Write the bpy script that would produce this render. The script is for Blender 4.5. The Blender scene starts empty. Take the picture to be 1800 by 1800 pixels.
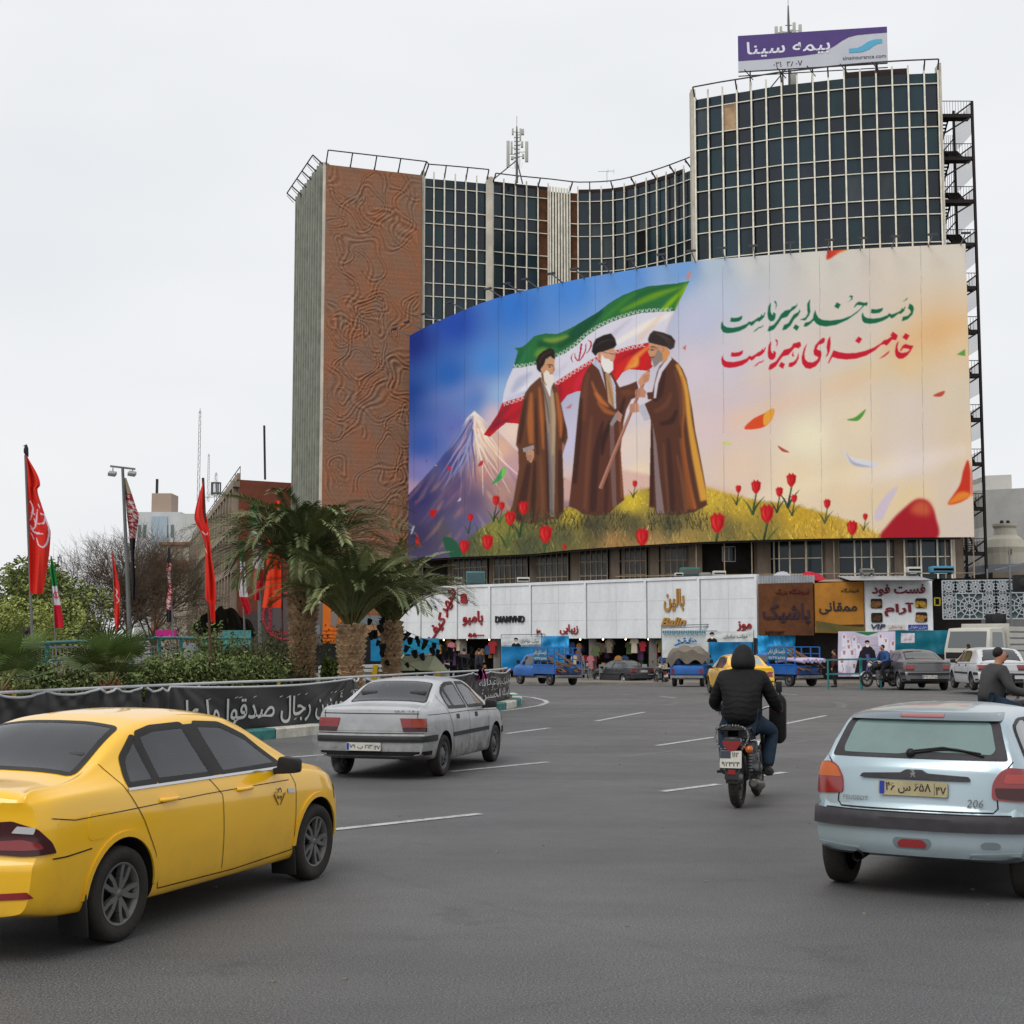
import bpy,bmesh,math,random
import numpy as np
from mathutils import Vector,Matrix
from mathutils.bvhtree import BVHTree
PI=math.pi
sc=bpy.context.scene
COL=sc.collection
F=2500.0
CZ=1.77
PITCH=math.atan(233/F)
cam=bpy.data.cameras.new('camera')
cam.sensor_width=36.0;cam.lens=36.0*F/1800.0
cam.clip_start=0.1;cam.clip_end=4000
cam_o=bpy.data.objects.new('camera',cam);COL.objects.link(cam_o)
cam_o.location=(0,0,CZ);cam_o.rotation_euler=(PI/2+PITCH,0,0)
sc.camera=cam_o
SUN_EL,SUN_AZ=math.radians(50),math.radians(212)
w=bpy.data.worlds.new('World');sc.world=w;w.use_nodes=True
nt=w.node_tree;nt.nodes.clear()
wo=nt.nodes.new('ShaderNodeOutputWorld');bg=nt.nodes.new('ShaderNodeBackground');bg.inputs['Strength'].default_value=0.107
sky=nt.nodes.new('ShaderNodeTexSky');sky.sky_type='NISHITA';sky.sun_disc=False
sky.sun_elevation=SUN_EL;sky.sun_rotation=SUN_AZ;sky.air_density=1.0;sky.dust_density=4.0
tc=nt.nodes.new('ShaderNodeTexCoord');nz=nt.nodes.new('ShaderNodeTexNoise');nz.inputs['Scale'].default_value=2.2;nz.inputs['Detail'].default_value=3
mp=nt.nodes.new('ShaderNodeMapping');mp.inputs['Scale'].default_value=(1,1,3.0)
cr=nt.nodes.new('ShaderNodeValToRGB')
cr.color_ramp.elements[0].position=.3;cr.color_ramp.elements[0].color=(7.75,7.95,8.2,1)
cr.color_ramp.elements[1].position=.72;cr.color_ramp.elements[1].color=(8.75,8.85,9.0,1)
mx=nt.nodes.new('ShaderNodeMixRGB');mx.inputs[0].default_value=.95
nt.links.new(tc.outputs['Generated'],mp.inputs[0]);nt.links.new(mp.outputs[0],nz.inputs['Vector'])
nt.links.new(nz.outputs['Fac'],cr.inputs[0]);nt.links.new(sky.outputs[0],mx.inputs[1]);nt.links.new(cr.outputs[0],mx.inputs[2])
nt.links.new(mx.outputs[0],bg.inputs[0]);nt.links.new(bg.outputs[0],wo.inputs[0])
sl=bpy.data.lights.new('sun','SUN');sl.energy=1.35;sl.angle=math.radians(32);sl.color=(1,.97,.93)
so=bpy.data.objects.new('sun',sl);COL.objects.link(so)
_d=Vector((math.sin(SUN_AZ)*math.cos(SUN_EL),math.cos(SUN_AZ)*math.cos(SUN_EL),math.sin(SUN_EL)))
so.rotation_euler=_d.to_track_quat('Z','Y').to_euler();so.location=_d*50
sc.view_settings.view_transform='Standard';sc.view_settings.look='None'
sc.view_settings.exposure=0.0;sc.view_settings.gamma=1.0
sc.cycles.max_bounces=6;sc.cycles.diffuse_bounces=3;sc.cycles.glossy_bounces=3
sc.cycles.transparent_max_bounces=12;sc.cycles.use_denoising=True
sc.cycles.caustics_reflective=False;sc.cycles.caustics_refractive=False
_cp,_sp=math.cos(PITCH),math.sin(PITCH)
def ray(px,py):
 a,b=(px-900)/F,-(py-900)/F
 return Vector((a,_cp-b*_sp,_sp+b*_cp))
def at(px,py,D):
 r=ray(px,py);t=D/r.y
 return Vector((r.x*t,D,CZ+r.z*t))
def atz(px,py,z):
 r=ray(px,py);t=(z-CZ)/r.z
 return Vector((r.x*t,r.y*t,z))
def gz(y):
 if y<40:return 0.0
 if y<80:return-(y-40)**2*.0003
 if y<110:t=y-80;return-.48-.024*t+.0004*t*t
 return-.84
def gnd(px,py):
 z=0.0
 for _ in range(12):
  p=atz(px,py,z);z=gz(p.y)
 return Vector((p.x,p.y,z))
def onground(px,D,dz=0.0):
 x=(px-900)/F*D*1.0
 r=ray(px,1150);x=r.x/r.y*D
 return Vector((x,D,gz(D)+dz))
MATS={}
def srgb(r,g,b):
 f=lambda c:(c/255)/12.92 if c/255<=.04045 else((c/255+.055)/1.055)**2.4
 return(f(r),f(g),f(b))
def mat(name,col,rough=.6,metal=0.0,spec=.22,noise=None,bump=None,coat=0.0,alpha=1.0,dirt=None,col2=None,emit=0,trans=0.0):
 if name in MATS:return MATS[name]
 m=bpy.data.materials.new(name);m.use_nodes=True
 n=m.node_tree;b=n.nodes['Principled BSDF']
 b.inputs['Base Color'].default_value=(*col,1);b.inputs['Roughness'].default_value=rough
 b.inputs['Metallic'].default_value=metal;b.inputs['Specular IOR Level'].default_value=spec
 b.inputs['Coat Weight'].default_value=coat;b.inputs['Coat Roughness'].default_value=.06
 b.inputs['Alpha'].default_value=alpha;b.inputs['Transmission Weight'].default_value=trans
 if emit:b.inputs['Emission Color'].default_value=(*col,1);b.inputs['Emission Strength'].default_value=emit
 t=None
 if noise or bump or dirt:t=n.nodes.new('ShaderNodeTexCoord')
 last=None
 if noise:
  q=n.nodes.new('ShaderNodeTexNoise');q.inputs['Scale'].default_value=noise[0];q.inputs['Detail'].default_value=6;q.inputs['Roughness'].default_value=.65
  mpn=n.nodes.new('ShaderNodeMapping')
  if len(noise)>2:mpn.inputs['Scale'].default_value=noise[2]
  n.links.new(t.outputs['Object'],mpn.inputs[0]);n.links.new(mpn.outputs[0],q.inputs['Vector'])
  r=n.nodes.new('ShaderNodeValToRGB');a=noise[1]
  c2=col2 if col2 else tuple(min(1,c*(1+a))for c in col)
  c1=col if col2 else tuple(c*(1-a)for c in col)
  r.color_ramp.elements[0].position=.3;r.color_ramp.elements[0].color=(*c1,1)
  r.color_ramp.elements[1].position=.7;r.color_ramp.elements[1].color=(*c2,1)
  n.links.new(q.outputs['Fac'],r.inputs[0]);n.links.new(r.outputs[0],b.inputs['Base Color']);last=r.outputs[0]
 if dirt:
  sx=n.nodes.new('ShaderNodeSeparateXYZ');n.links.new(t.outputs['Object'],sx.inputs[0])
  q=n.nodes.new('ShaderNodeTexNoise');q.inputs['Scale'].default_value=3.5;q.inputs['Detail'].default_value=8;q.inputs['Roughness'].default_value=.7
  n.links.new(t.outputs['Object'],q.inputs['Vector'])
  m1=n.nodes.new('ShaderNodeMapRange');m1.inputs[1].default_value=dirt[1];m1.inputs[2].default_value=dirt[1]*.25;m1.inputs[3].default_value=0;m1.inputs[4].default_value=dirt[2]
  n.links.new(sx.outputs[2],m1.inputs[0])
  m2=n.nodes.new('ShaderNodeMapRange');m2.inputs[1].default_value=.3;m2.inputs[2].default_value=.65;m2.inputs[3].default_value=.35;m2.inputs[4].default_value=1.15
  n.links.new(q.outputs['Fac'],m2.inputs[0])
  mu=n.nodes.new('ShaderNodeMath');mu.operation='MULTIPLY';mu.use_clamp=True
  n.links.new(m1.outputs[0],mu.inputs[0]);n.links.new(m2.outputs[0],mu.inputs[1])
  xm=n.nodes.new('ShaderNodeMixRGB');xm.inputs[1].default_value=(*col,1);xm.inputs[2].default_value=(*dirt[0],1)
  if last:n.links.new(last,xm.inputs[1])
  n.links.new(mu.outputs[0],xm.inputs[0]);n.links.new(xm.outputs[0],b.inputs['Base Color'])
  rm=n.nodes.new('ShaderNodeMapRange');rm.inputs[3].default_value=rough;rm.inputs[4].default_value=.8
  n.links.new(mu.outputs[0],rm.inputs[0]);n.links.new(rm.outputs[0],b.inputs['Roughness'])
  if coat:
   cm=n.nodes.new('ShaderNodeMapRange');cm.inputs[3].default_value=coat;cm.inputs[4].default_value=.05
   n.links.new(mu.outputs[0],cm.inputs[0]);n.links.new(cm.outputs[0],b.inputs['Coat Weight'])
 if bump:
  q=n.nodes.new('ShaderNodeTexNoise');q.inputs['Scale'].default_value=bump[0];q.inputs['Detail'].default_value=5
  n.links.new(t.outputs['Object'],q.inputs['Vector'])
  u=n.nodes.new('ShaderNodeBump');u.inputs['Strength'].default_value=bump[1];u.inputs['Distance'].default_value=bump[2]if len(bump)>2 else.02
  n.links.new(q.outputs['Fac'],u.inputs['Height']);n.links.new(u.outputs[0],b.inputs['Normal'])
 MATS[name]=m
 return m
def attr_mat(name,rough=.7,spec=.3,bump=None):
 if name in MATS:return MATS[name]
 m=bpy.data.materials.new(name);m.use_nodes=True;n=m.node_tree;b=n.nodes['Principled BSDF']
 a=n.nodes.new('ShaderNodeAttribute');a.attribute_name='col'
 n.links.new(a.outputs['Color'],b.inputs['Base Color']);b.inputs['Roughness'].default_value=rough;b.inputs['Specular IOR Level'].default_value=spec
 if bump:
  t=n.nodes.new('ShaderNodeTexCoord');q=n.nodes.new('ShaderNodeTexNoise');q.inputs['Scale'].default_value=bump[0]
  n.links.new(t.outputs['Object'],q.inputs['Vector'])
  u=n.nodes.new('ShaderNodeBump');u.inputs['Strength'].default_value=bump[1];u.inputs['Distance'].default_value=.02
  n.links.new(q.outputs['Fac'],u.inputs['Height']);n.links.new(u.outputs[0],b.inputs['Normal'])
 MATS[name]=m
 return m
def tag(o,label=None,cat=None,group=None,kind=None):
 if label:o['label']=label
 if cat:o['category']=cat
 if group:o['group']=group
 if kind:o['kind']=kind
 return o
def thing(name,loc,label,cat,rz=0.0,group=None):
 o=bpy.data.objects.new(name,None);COL.objects.link(o);o.empty_display_size=.2
 o.location=loc;o.rotation_euler=(0,0,rz)
 return tag(o,label,cat,group)
def copy_tree(o,parent=None):
 c=o.copy();COL.objects.link(c)
 if parent is not None:c.parent=parent
 for ch in list(o.children):copy_tree(ch,c)
 return c
def rotm(rx=0,ry=0,rz=0):
 return Matrix.Rotation(rz,3,'Z')@Matrix.Rotation(ry,3,'Y')@Matrix.Rotation(rx,3,'X')
class MB:
 def __init__(s):s.v=[];s.f=[];s.m=[];s.sm=[];s.mi=0;s.smooth=False;s.xf=None
 def add(s,vs,fs,smooth=None):
  k=len(s.v)
  if s.xf is not None:s.v.extend([tuple(s.xf@Vector(p))for p in vs])
  else:s.v.extend([tuple(p)for p in vs])
  s.f.extend([tuple(i+k for i in f)for f in fs]);s.m.extend([s.mi]*len(fs))
  s.sm.extend([s.smooth if smooth is None else smooth]*len(fs))
  return s
 def box(s,c,d,rz=0,R=None):
  if R is None and rz:R=rotm(rz=rz)
  vs=[]
  for i in(-.5,.5):
   for j in(-.5,.5):
    for k in(-.5,.5):
     p=Vector((i*d[0],j*d[1],k*d[2]))
     vs.append((R@p if R is not None else p)+Vector(c))
  return s.add(vs,[(0,1,3,2),(4,6,7,5),(0,4,5,1),(2,3,7,6),(0,2,6,4),(1,5,7,3)])
 def bbox(s,x0,x1,y0,y1,z0,z1):
  return s.box(((x0+x1)/2,(y0+y1)/2,(z0+z1)/2),(x1-x0,y1-y0,z1-z0))
 def bar(s,p,q,w,h=None,up=(0,0,1)):
  p,q=Vector(p),Vector(q);h=h or w
  d=(q-p);L=d.length
  if L<1e-6:return s
  d.normalize();u=Vector(up)
  if abs(d.dot(u))>.98:u=Vector((1,0,0))
  a=d.cross(u).normalized();b=a.cross(d)
  vs=[e+a*(i*w/2)+b*(j*h/2)for e in(p,q)for i,j in((-1,-1),(1,-1),(1,1),(-1,1))]
  return s.add(vs,[(3,2,1,0),(4,5,6,7),(0,1,5,4),(1,2,6,5),(2,3,7,6),(3,0,4,7)])
 def tube(s,pts,r,n=8,cap=True,smooth=True):
  pts=[Vector(p)for p in pts];N=len(pts)
  rr=r if isinstance(r,(list,tuple))else[r]*N
  vs,fs=[],[];a=None
  for i,p in enumerate(pts):
   d=(pts[min(i+1,N-1)]-pts[max(i-1,0)])
   if d.length<1e-9:d=Vector((0,0,1))
   d.normalize()
   if a is None:
    a=d.cross(Vector((0,0,1))if abs(d.z)<.9 else Vector((1,0,0))).normalized()
   else:
    a=(a-d*a.dot(d))
    if a.length<1e-6:a=d.orthogonal()
    a.normalize()
   b=d.cross(a)
   for k in range(n):
    t=2*PI*k/n
    vs.append(p+(a*math.cos(t)+b*math.sin(t))*rr[i])
  for i in range(N-1):
   for k in range(n):
    fs.append((i*n+k,i*n+(k+1)%n,(i+1)*n+(k+1)%n,(i+1)*n+k))
  s.add(vs,fs,smooth)
  if cap:
   s.add(vs[:n],[tuple(range(n))[::-1]],False);s.add(vs[-n:],[tuple(range(n))],False)
  return s
 def lathe(s,prof,n=24,M=None,smooth=True):
  vs,fs=[],[]
  for r,z in prof:
   for k in range(n):
    t=2*PI*k/n;p=Vector((r*math.cos(t),r*math.sin(t),z))
    vs.append(M@p if M is not None else p)
  for i in range(len(prof)-1):
   for k in range(n):
    fs.append((i*n+k,i*n+(k+1)%n,(i+1)*n+(k+1)%n,(i+1)*n+k))
  return s.add(vs,fs,smooth)
 def prism(s,poly,t,M=None):
  n=len(poly)
  vs=[Vector((x,y,0))for x,y in poly]+[Vector((x,y,t))for x,y in poly]
  if M is not None:vs=[M@v for v in vs]
  fs=[tuple(range(n))[::-1],tuple(range(n,2*n))]+[(i,(i+1)%n,n+(i+1)%n,n+i)for i in range(n)]
  return s.add(vs,fs,False)
 def grid(s,P,closed_u=False,smooth=True):
  nu,nv=len(P),len(P[0]);vs=[p for row in P for p in row];fs=[]
  for i in range(nu-(0 if closed_u else 1)):
   for j in range(nv-1):
    a=i*nv+j;b=((i+1)%nu)*nv+j
    fs.append((a,b,b+1,a+1))
  return s.add(vs,fs,smooth)
 def quad(s,*p):return s.add(p,[tuple(range(len(p)))])
 def mesh(s,name='m'):
  me=bpy.data.meshes.new(name);me.from_pydata(s.v,[],s.f)
  me.polygons.foreach_set('material_index',s.m);me.polygons.foreach_set('use_smooth',s.sm)
  me.update();return me
 def build(s,name,mats,parent=None,off=None,angle=None,weld=False,bevel=0):
  if off is not None:s.v=[tuple(Vector(p)-Vector(off))for p in s.v]
  me=s.mesh(name)
  if weld or bevel:
   bm=bmesh.new();bm.from_mesh(me)
   if weld:bmesh.ops.remove_doubles(bm,verts=bm.verts,dist=1e-4)
   if bevel:
    bmesh.ops.bevel(bm,geom=[e for e in bm.edges if len(e.link_faces)==2 and e.calc_face_angle(0)>.6],offset=bevel,segments=2,affect='EDGES',profile=.5,clamp_overlap=True)
    for f in bm.faces:f.smooth=True
    angle=angle or.6
   bm.to_mesh(me);bm.free()
  if not isinstance(mats,(list,tuple)):mats=[mats]
  for m in mats:me.materials.append(m)
  if angle:
   me.polygons.foreach_set('use_smooth',[True]*len(me.polygons));me.set_sharp_from_angle(angle=angle)
  o=bpy.data.objects.new(name,me);COL.objects.link(o)
  if parent is not None:o.parent=parent
  return o
def pchip(knots):
 x=np.array([k[0]for k in knots],float);y=np.array([k[1]for k in knots],float)
 h=np.diff(x);d=np.diff(y)/h;m=np.zeros_like(y)
 for i in range(1,len(x)-1):
  if d[i-1]*d[i]>0:
   w1,w2=2*h[i]+h[i-1],h[i]+2*h[i-1]
   m[i]=(w1+w2)/(w1/d[i-1]+w2/d[i])
 m[0],m[-1]=d[0],d[-1]
 def f(t):
  t=min(max(t,x[0]),x[-1]);i=min(int(np.searchsorted(x,t,'right'))-1,len(h)-1);i=max(i,0)
  u=(t-x[i])/h[i];H=h[i]
  return float((2*u**3-3*u*u+1)*y[i]+(u**3-2*u*u+u)*H*m[i]+(-2*u**3+3*u*u)*y[i+1]+(u**3-u*u)*H*m[i+1])
 return f
def lerp(a,b,t):return a+(b-a)*t
def spline(pts,n):
 pts=[Vector(p)for p in pts];out=[]
 for i in range(len(pts)-1):
  p0,p1,p2,p3=pts[max(i-1,0)],pts[i],pts[i+1],pts[min(i+2,len(pts)-1)]
  for k in range(n):
   t=k/n
   out.append(.5*((2*p1)+(p2-p0)*t+(2*p0-5*p1+4*p2-p3)*t*t+(3*p1-p0-3*p2+p3)*t**3))
 out.append(pts[-1]);return out
def rpoly(poly,r=.03,n=4):
 out=[];N=len(poly)
 for i in range(N):
  p,a,b=Vector(poly[i]),Vector(poly[i-1]),Vector(poly[(i+1)%N])
  rr=min(r,(a-p).length*.45,(b-p).length*.45)
  q0,q1=p+(a-p).normalized()*rr,p+(b-p).normalized()*rr
  for k in range(n+1):
   t=k/n;out.append(tuple(q0*(1-t)**2+p*2*t*(1-t)+q1*t*t))
 return out
_AR={'ا':(0xFE8D,0xFE8E),'آ':(0xFE81,0xFE82),'د':(0xFEA9,0xFEAA),'ذ':(0xFEAB,0xFEAC),'ر':(0xFEAD,0xFEAE),'ز':(0xFEAF,0xFEB0),'و':(0xFEED,0xFEEE),'ؤ':(0xFE85,0xFE86)}
for _c,_b in(('ب',0xFE8F),('پ',0xFB56),('ت',0xFE95),('ج',0xFE9D),('ح',0xFEA1),('خ',0xFEA5),('س',0xFEB1),('ش',0xFEB5),('ص',0xFEB9),('ع',0xFEC9),('ف',0xFED1),('ق',0xFED5),('ک',0xFB8E),('گ',0xFB92),('ل',0xFEDD),('م',0xFEE1),('ن',0xFEE5),('ه',0xFEE9),('ی',0xFBFC),('ئ',0xFE89),('ط',0xFEC1)):
 _AR[_c]=(_b,_b+1,_b+2,_b+3)
def shape(s):
 out=[];n=len(s)
 for i,c in enumerate(s):
  if c not in _AR:out.append(c);continue
  f=_AR[c]
  pj=i>0 and(s[i-1]=='ـ' or(s[i-1]in _AR and len(_AR[s[i-1]])==4))
  nj=len(f)==4 and i+1<n and(s[i+1]in _AR or s[i+1]=='ـ')
  out.append(chr(f[(1 if pj else 0)+(2 if nj else 0)]))
 if not any(c in _AR for c in s):return s
 res,num=[],[]
 for c in reversed(out):
  if c.isdigit():num.insert(0,c)
  else:res+=num;num=[];res.append(c)
 return ''.join(res+num)
_TC={}
def text_geo(s,extrude=0.0,spacing=1.0,shear=0.0,weight=0.0):
 key=(s,extrude,spacing,shear,weight)
 if key in _TC:return _TC[key]
 cu=bpy.data.curves.new('t','FONT');cu.body=shape(s);cu.size=1.0;cu.extrude=extrude;cu.align_x='CENTER'
 cu.space_character=spacing;cu.shear=shear;cu.offset=weight;cu.resolution_u=2
 o=bpy.data.objects.new('t',cu);COL.objects.link(o)
 dg=bpy.context.evaluated_depsgraph_get();dg.update()
 me=o.evaluated_get(dg).to_mesh()
 v=[tuple(p.co)for p in me.vertices];f=[tuple(p.vertices)for p in me.polygons]
 o.evaluated_get(dg).to_mesh_clear()
 bpy.data.objects.remove(o);bpy.data.curves.remove(cu)
 xs=[p[0]for p in v];cx=(min(xs)+max(xs))/2
 v=[(x-cx,y,z)for x,y,z in v]
 _TC[key]=(v,f);return _TC[key]
def put_text(mb,s,M,width=None,height=None,extrude=0.0,**k):
 v,f=text_geo(s,extrude=extrude/(height or 1)if height else extrude,**k)
 xs=[p[0]for p in v];ys=[p[1]for p in v]
 w0,h0=max(xs)-min(xs),max(ys)-min(ys);cy=(max(ys)+min(ys))/2
 sx=width/w0 if width else height/h0;sy=height/h0 if height else sx
 return mb.add([M@Vector((x*sx,(y-cy)*sy,z*sy))for x,y,z in v],f,False)
def frame(o,x,up=(0,0,1)):
 x=Vector(x).normalized();u=Vector(up);u=(u-x*u.dot(x)).normalized();z=x.cross(u)
 M=Matrix((x,u,z)).transposed().to_4x4();M.translation=Vector(o);return M
def asphalt():
 m=bpy.data.materials.new('asphalt');m.use_nodes=True;n=m.node_tree;b=n.nodes['Principled BSDF']
 t=n.nodes.new('ShaderNodeTexCoord')
 def noise(sc_,det,rough=.6,st=None):
  q=n.nodes.new('ShaderNodeTexNoise');q.inputs['Scale'].default_value=sc_;q.inputs['Detail'].default_value=det;q.inputs['Roughness'].default_value=rough
  if st:
   k=n.nodes.new('ShaderNodeMapping');k.inputs['Scale'].default_value=st;k.inputs['Rotation'].default_value=(0,0,.35)
   n.links.new(t.outputs['Object'],k.inputs[0]);n.links.new(k.outputs[0],q.inputs['Vector'])
  else:n.links.new(t.outputs['Object'],q.inputs['Vector'])
  return q
 def ramp(src,p0,c0,p1,c1):
  r=n.nodes.new('ShaderNodeValToRGB');r.color_ramp.elements[0].position=p0;r.color_ramp.elements[1].position=p1
  r.color_ramp.elements[0].color=(c0,c0,c0,1);r.color_ramp.elements[1].color=(c1,c1,c1,1)
  n.links.new(src.outputs[0],r.inputs[0]);return r
 def mul(a,bb):
  x=n.nodes.new('ShaderNodeMixRGB');x.blend_type='MULTIPLY';x.inputs[0].default_value=1
  n.links.new(a.outputs[0],x.inputs[1]);n.links.new(bb.outputs[0],x.inputs[2]);return x
 grain=ramp(noise(75,2,.7),.3,.28,.72,1.85)
 speck=ramp(noise(110,1),.6,1.0,.74,2.8)
 patch=ramp(noise(.18,5),.35,.82,.68,1.16)
 lane=ramp(noise(.5,4,.6,(.16,1.4,1)),.35,.86,.7,1.12)
 stain=ramp(noise(.9,8,.75),.27,.62,.42,1.0)
 base=n.nodes.new('ShaderNodeRGB');base.outputs[0].default_value=(.096,.0945,.095,1)
 c=mul(mul(mul(mul(mul(base,grain),speck),patch),lane),stain)
 v=n.nodes.new('ShaderNodeTexVoronoi');v.feature='DISTANCE_TO_EDGE';v.inputs['Scale'].default_value=.11
 wn=noise(.8,4);mxv=n.nodes.new('ShaderNodeMixRGB');mxv.inputs[0].default_value=.16
 n.links.new(t.outputs['Object'],mxv.inputs[1]);n.links.new(wn.outputs['Color'],mxv.inputs[2]);n.links.new(mxv.outputs[0],v.inputs['Vector'])
 cr_=n.nodes.new('ShaderNodeValToRGB');cr_.color_ramp.elements[0].position=0;cr_.color_ramp.elements[0].color=(.9,.9,.9,1)
 cr_.color_ramp.elements[1].position=.0016;cr_.color_ramp.elements[1].color=(1,1,1,1);n.links.new(v.outputs['Distance'],cr_.inputs[0])
 c=mul(c,cr_)
 n.links.new(c.outputs[0],b.inputs['Base Color'])
 rr=ramp(noise(1.2,4),.3,.5,.7,.68);n.links.new(rr.outputs[0],b.inputs['Roughness'])
 u=n.nodes.new('ShaderNodeBump');u.inputs['Strength'].default_value=.55;u.inputs['Distance'].default_value=.006
 n.links.new(noise(120,3,.7).outputs['Fac'],u.inputs['Height']);n.links.new(u.outputs[0],b.inputs['Normal'])
 b.inputs['Specular IOR Level'].default_value=.35
 return m
ys=[-60,-20,0,20,40]+[40+2*i for i in range(1,36)]+[130,180,300,600,1500]
g=MB();xs=[-1500,-300,-120,-60,-30,0,30,60,120,300,1500]
g.grid([[(x,y,gz(y))for y in ys]for x in xs][::-1])
tag(g.build('road',asphalt()),kind='structure')
def worn_paint(name,col,wear):
 m=mat(name,col,.7,noise=(6,.25));n=m.node_tree;b=n.nodes['Principled BSDF']
 q=n.nodes.new('ShaderNodeTexNoise');q.inputs['Scale'].default_value=14;q.inputs['Detail'].default_value=6;q.inputs['Roughness'].default_value=.75
 t=n.nodes.new('ShaderNodeTexCoord');n.links.new(t.outputs['Object'],q.inputs['Vector'])
 r=n.nodes.new('ShaderNodeValToRGB');r.color_ramp.elements[0].position=wear;r.color_ramp.elements[1].position=wear+.14
 n.links.new(q.outputs['Fac'],r.inputs[0]);n.links.new(r.outputs[0],b.inputs['Alpha']);return m
PAINT=worn_paint('white_road_paint',(.44,.44,.43),.33);PAINT2=worn_paint('faded_road_paint',(.3,.3,.295),.47)
mk,mf=MB(),MB()
def dash(mb,pts,w=.13):
 P=[gnd(*p)for p in pts]
 if len(P)==2:n_=max(2,int((P[1]-P[0]).length/2));P=[P[0].lerp(P[1],i/n_)for i in range(n_+1)]
 L,R=[],[]
 for i,p in enumerate(P):
  d=(P[min(i+1,len(P)-1)]-P[max(i-1,0)]);nrm=Vector((-d.y,d.x,0)).normalized()*w/2
  for lst,q in((L,p+nrm),(R,p-nrm)):lst.append((q.x,q.y,gz(q.y)+.006))
 mb.grid([R,L],smooth=False)
for a,b_ in[((1163,1392),(1263,1379)),((1337,1364),(1380,1358)),((1155,1311),(1257,1296)),((1378,1273),(1452,1258)),((1047,1268),(1133,1252)),((890,1290),(965,1280)),((790,1357),(963,1340)),((585,1459),(845,1431)),((490,1333),(575,1327)),((1160,1224),(1187,1227)),((1092,1221),(1117,1222)),((1367,1219),(1402,1222)),((700,1222),(760,1216))]:dash(mk,[a,b_])
dash(mf,[(1172,1242),(1194,1234)],.25);dash(mf,[(1440,1225),(1456,1227)],.3)
dash(mf,[(1467,1235),(1481,1238),(1478,1245)],.3)
dash(mk,[gp for gp in[(914,1224),(935,1226),(957,1231),(962,1235),(950,1240),(920,1245),(882,1250)]],.16)
for a,b_ in[((1095,1331),(1190,1320)),((1380,1308),(1440,1300))]:dash(mf,[a,b_],.12)
tag(mk.build('lane_marking',PAINT),kind='structure');tag(mf.build('faded_lane_marking',PAINT2),kind='structure')
rd=random.Random(5);lt=MB()
for i in range(90):
 y=rd.uniform(5.5,30);x=rd.uniform(-.36,.36)*y;s=rd.uniform(.006,.02)
 lt.box((x,y,s*.3),(s*1.6,s,s*.6),rd.uniform(0,3))
tag(lt.build('road_grit',mat('grit',(.2,.18,.14),.9,noise=(9,.5))),kind='stuff')
KP=[gnd(-330,1408),gnd(-60,1364),gnd(200,1330),gnd(430,1304),gnd(570,1290),gnd(700,1272),gnd(800,1258),gnd(868,1250),gnd(900,1245),gnd(917,1238),gnd(912,1231),gnd(885,1224),gnd(800,1213),gnd(600,1201),gnd(380,1196),gnd(0,1192),gnd(-500,1190)]
KS=spline(KP,14)
def resample(P,step):
 out=[P[0]];acc=0
 for i in range(len(P)-1):
  a,b_=P[i],P[i+1];L=(b_-a).length;d=step-acc
  while d<L:out.append(a.lerp(b_,d/L));d+=step
  acc=L-(d-step)
 return out
K2=resample(KS,.27)
def offset_path(P,o):
 out=[]
 for i,p in enumerate(P):
  d=P[min(i+1,len(P)-1)]-P[max(i-1,0)];d.z=0;d.normalize()
  q=p+Vector((-d.y,d.x,0))*o;out.append(Vector((q.x,q.y,gz(q.y))))
 return out
kg,kw=mat('kerb_teal_paint',srgb(62,118,112),.75,noise=(5,.35),bump=(30,.3)),mat('kerb_white_paint',srgb(190,186,174),.8,noise=(4,.28),bump=(30,.3))
kb=MB();kin=offset_path(K2,.3)
for i in range(len(K2)-1):
 blk=i//6;kb.mi=blk%2
 if i%6==5:
  e=.93
 else:e=1.0
 a,c=K2[i],K2[i].lerp(K2[i+1],e);ai,ci=kin[i],kin[i].lerp(kin[i+1],e)
 up=Vector((0,0,.2));ch=.03
 A1=a.lerp(ai,.12);C1=c.lerp(ci,.12)
 kb.quad(a,c,c+Vector((0,0,.17)),a+Vector((0,0,.17)));kb.quad(a+Vector((0,0,.17)),c+Vector((0,0,.17)),C1+up,A1+up);kb.quad(A1+up,C1+up,ci+up,ai+up)
 if e<1:kb.quad(c,ci,ci+up,c+Vector((0,0,.17)))
tag(kb.build('kerb',[kg,kw]),kind='structure')
soil=MB();pl=offset_path(K2,.28)[::4]
cx_=[Vector((p.x,p.y,gz(p.y)+.17))for p in pl]
bm=bmesh.new();vs=[bm.verts.new(p)for p in cx_];bm.faces.new(vs);bmesh.ops.triangulate(bm,faces=bm.faces[:])
me=bpy.data.meshes.new('island_soil');bm.to_mesh(me);bm.free()
me.materials.append(mat('soil',(.10,.082,.055),.95,noise=(2.5,.5),bump=(8,.8,.05)))
o=bpy.data.objects.new('island_soil',me);COL.objects.link(o);tag(o,kind='structure')
sw=MB();sw.smooth=False
swp=[(-75,112),(-40,104),(-10,88),(4,79),(18,73.5),(40,66),(90,55)]
for i in range(len(swp)-1):
 (x0,y0),(x1,y1)=swp[i],swp[i+1]
 n_=6
 for k in range(n_):
  a,b_=(lerp(x0,x1,k/n_),lerp(y0,y1,k/n_)),(lerp(x0,x1,(k+1)/n_),lerp(y0,y1,(k+1)/n_))
  z0,z1=gz(a[1]),gz(b_[1])
  sw.quad((a[0],a[1],z0-.05),(b_[0],b_[1],z1-.05),(b_[0],b_[1],z1+.15),(a[0],a[1],z0+.15))
  for dy0,dy1 in((0,6),(6,14),(14,40)):
   sw.quad((a[0],a[1]+dy0,z0+.15),(b_[0],b_[1]+dy0,z1+.15),(b_[0],b_[1]+dy1,z1+.15),(a[0],a[1]+dy1,z0+.15))
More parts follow.
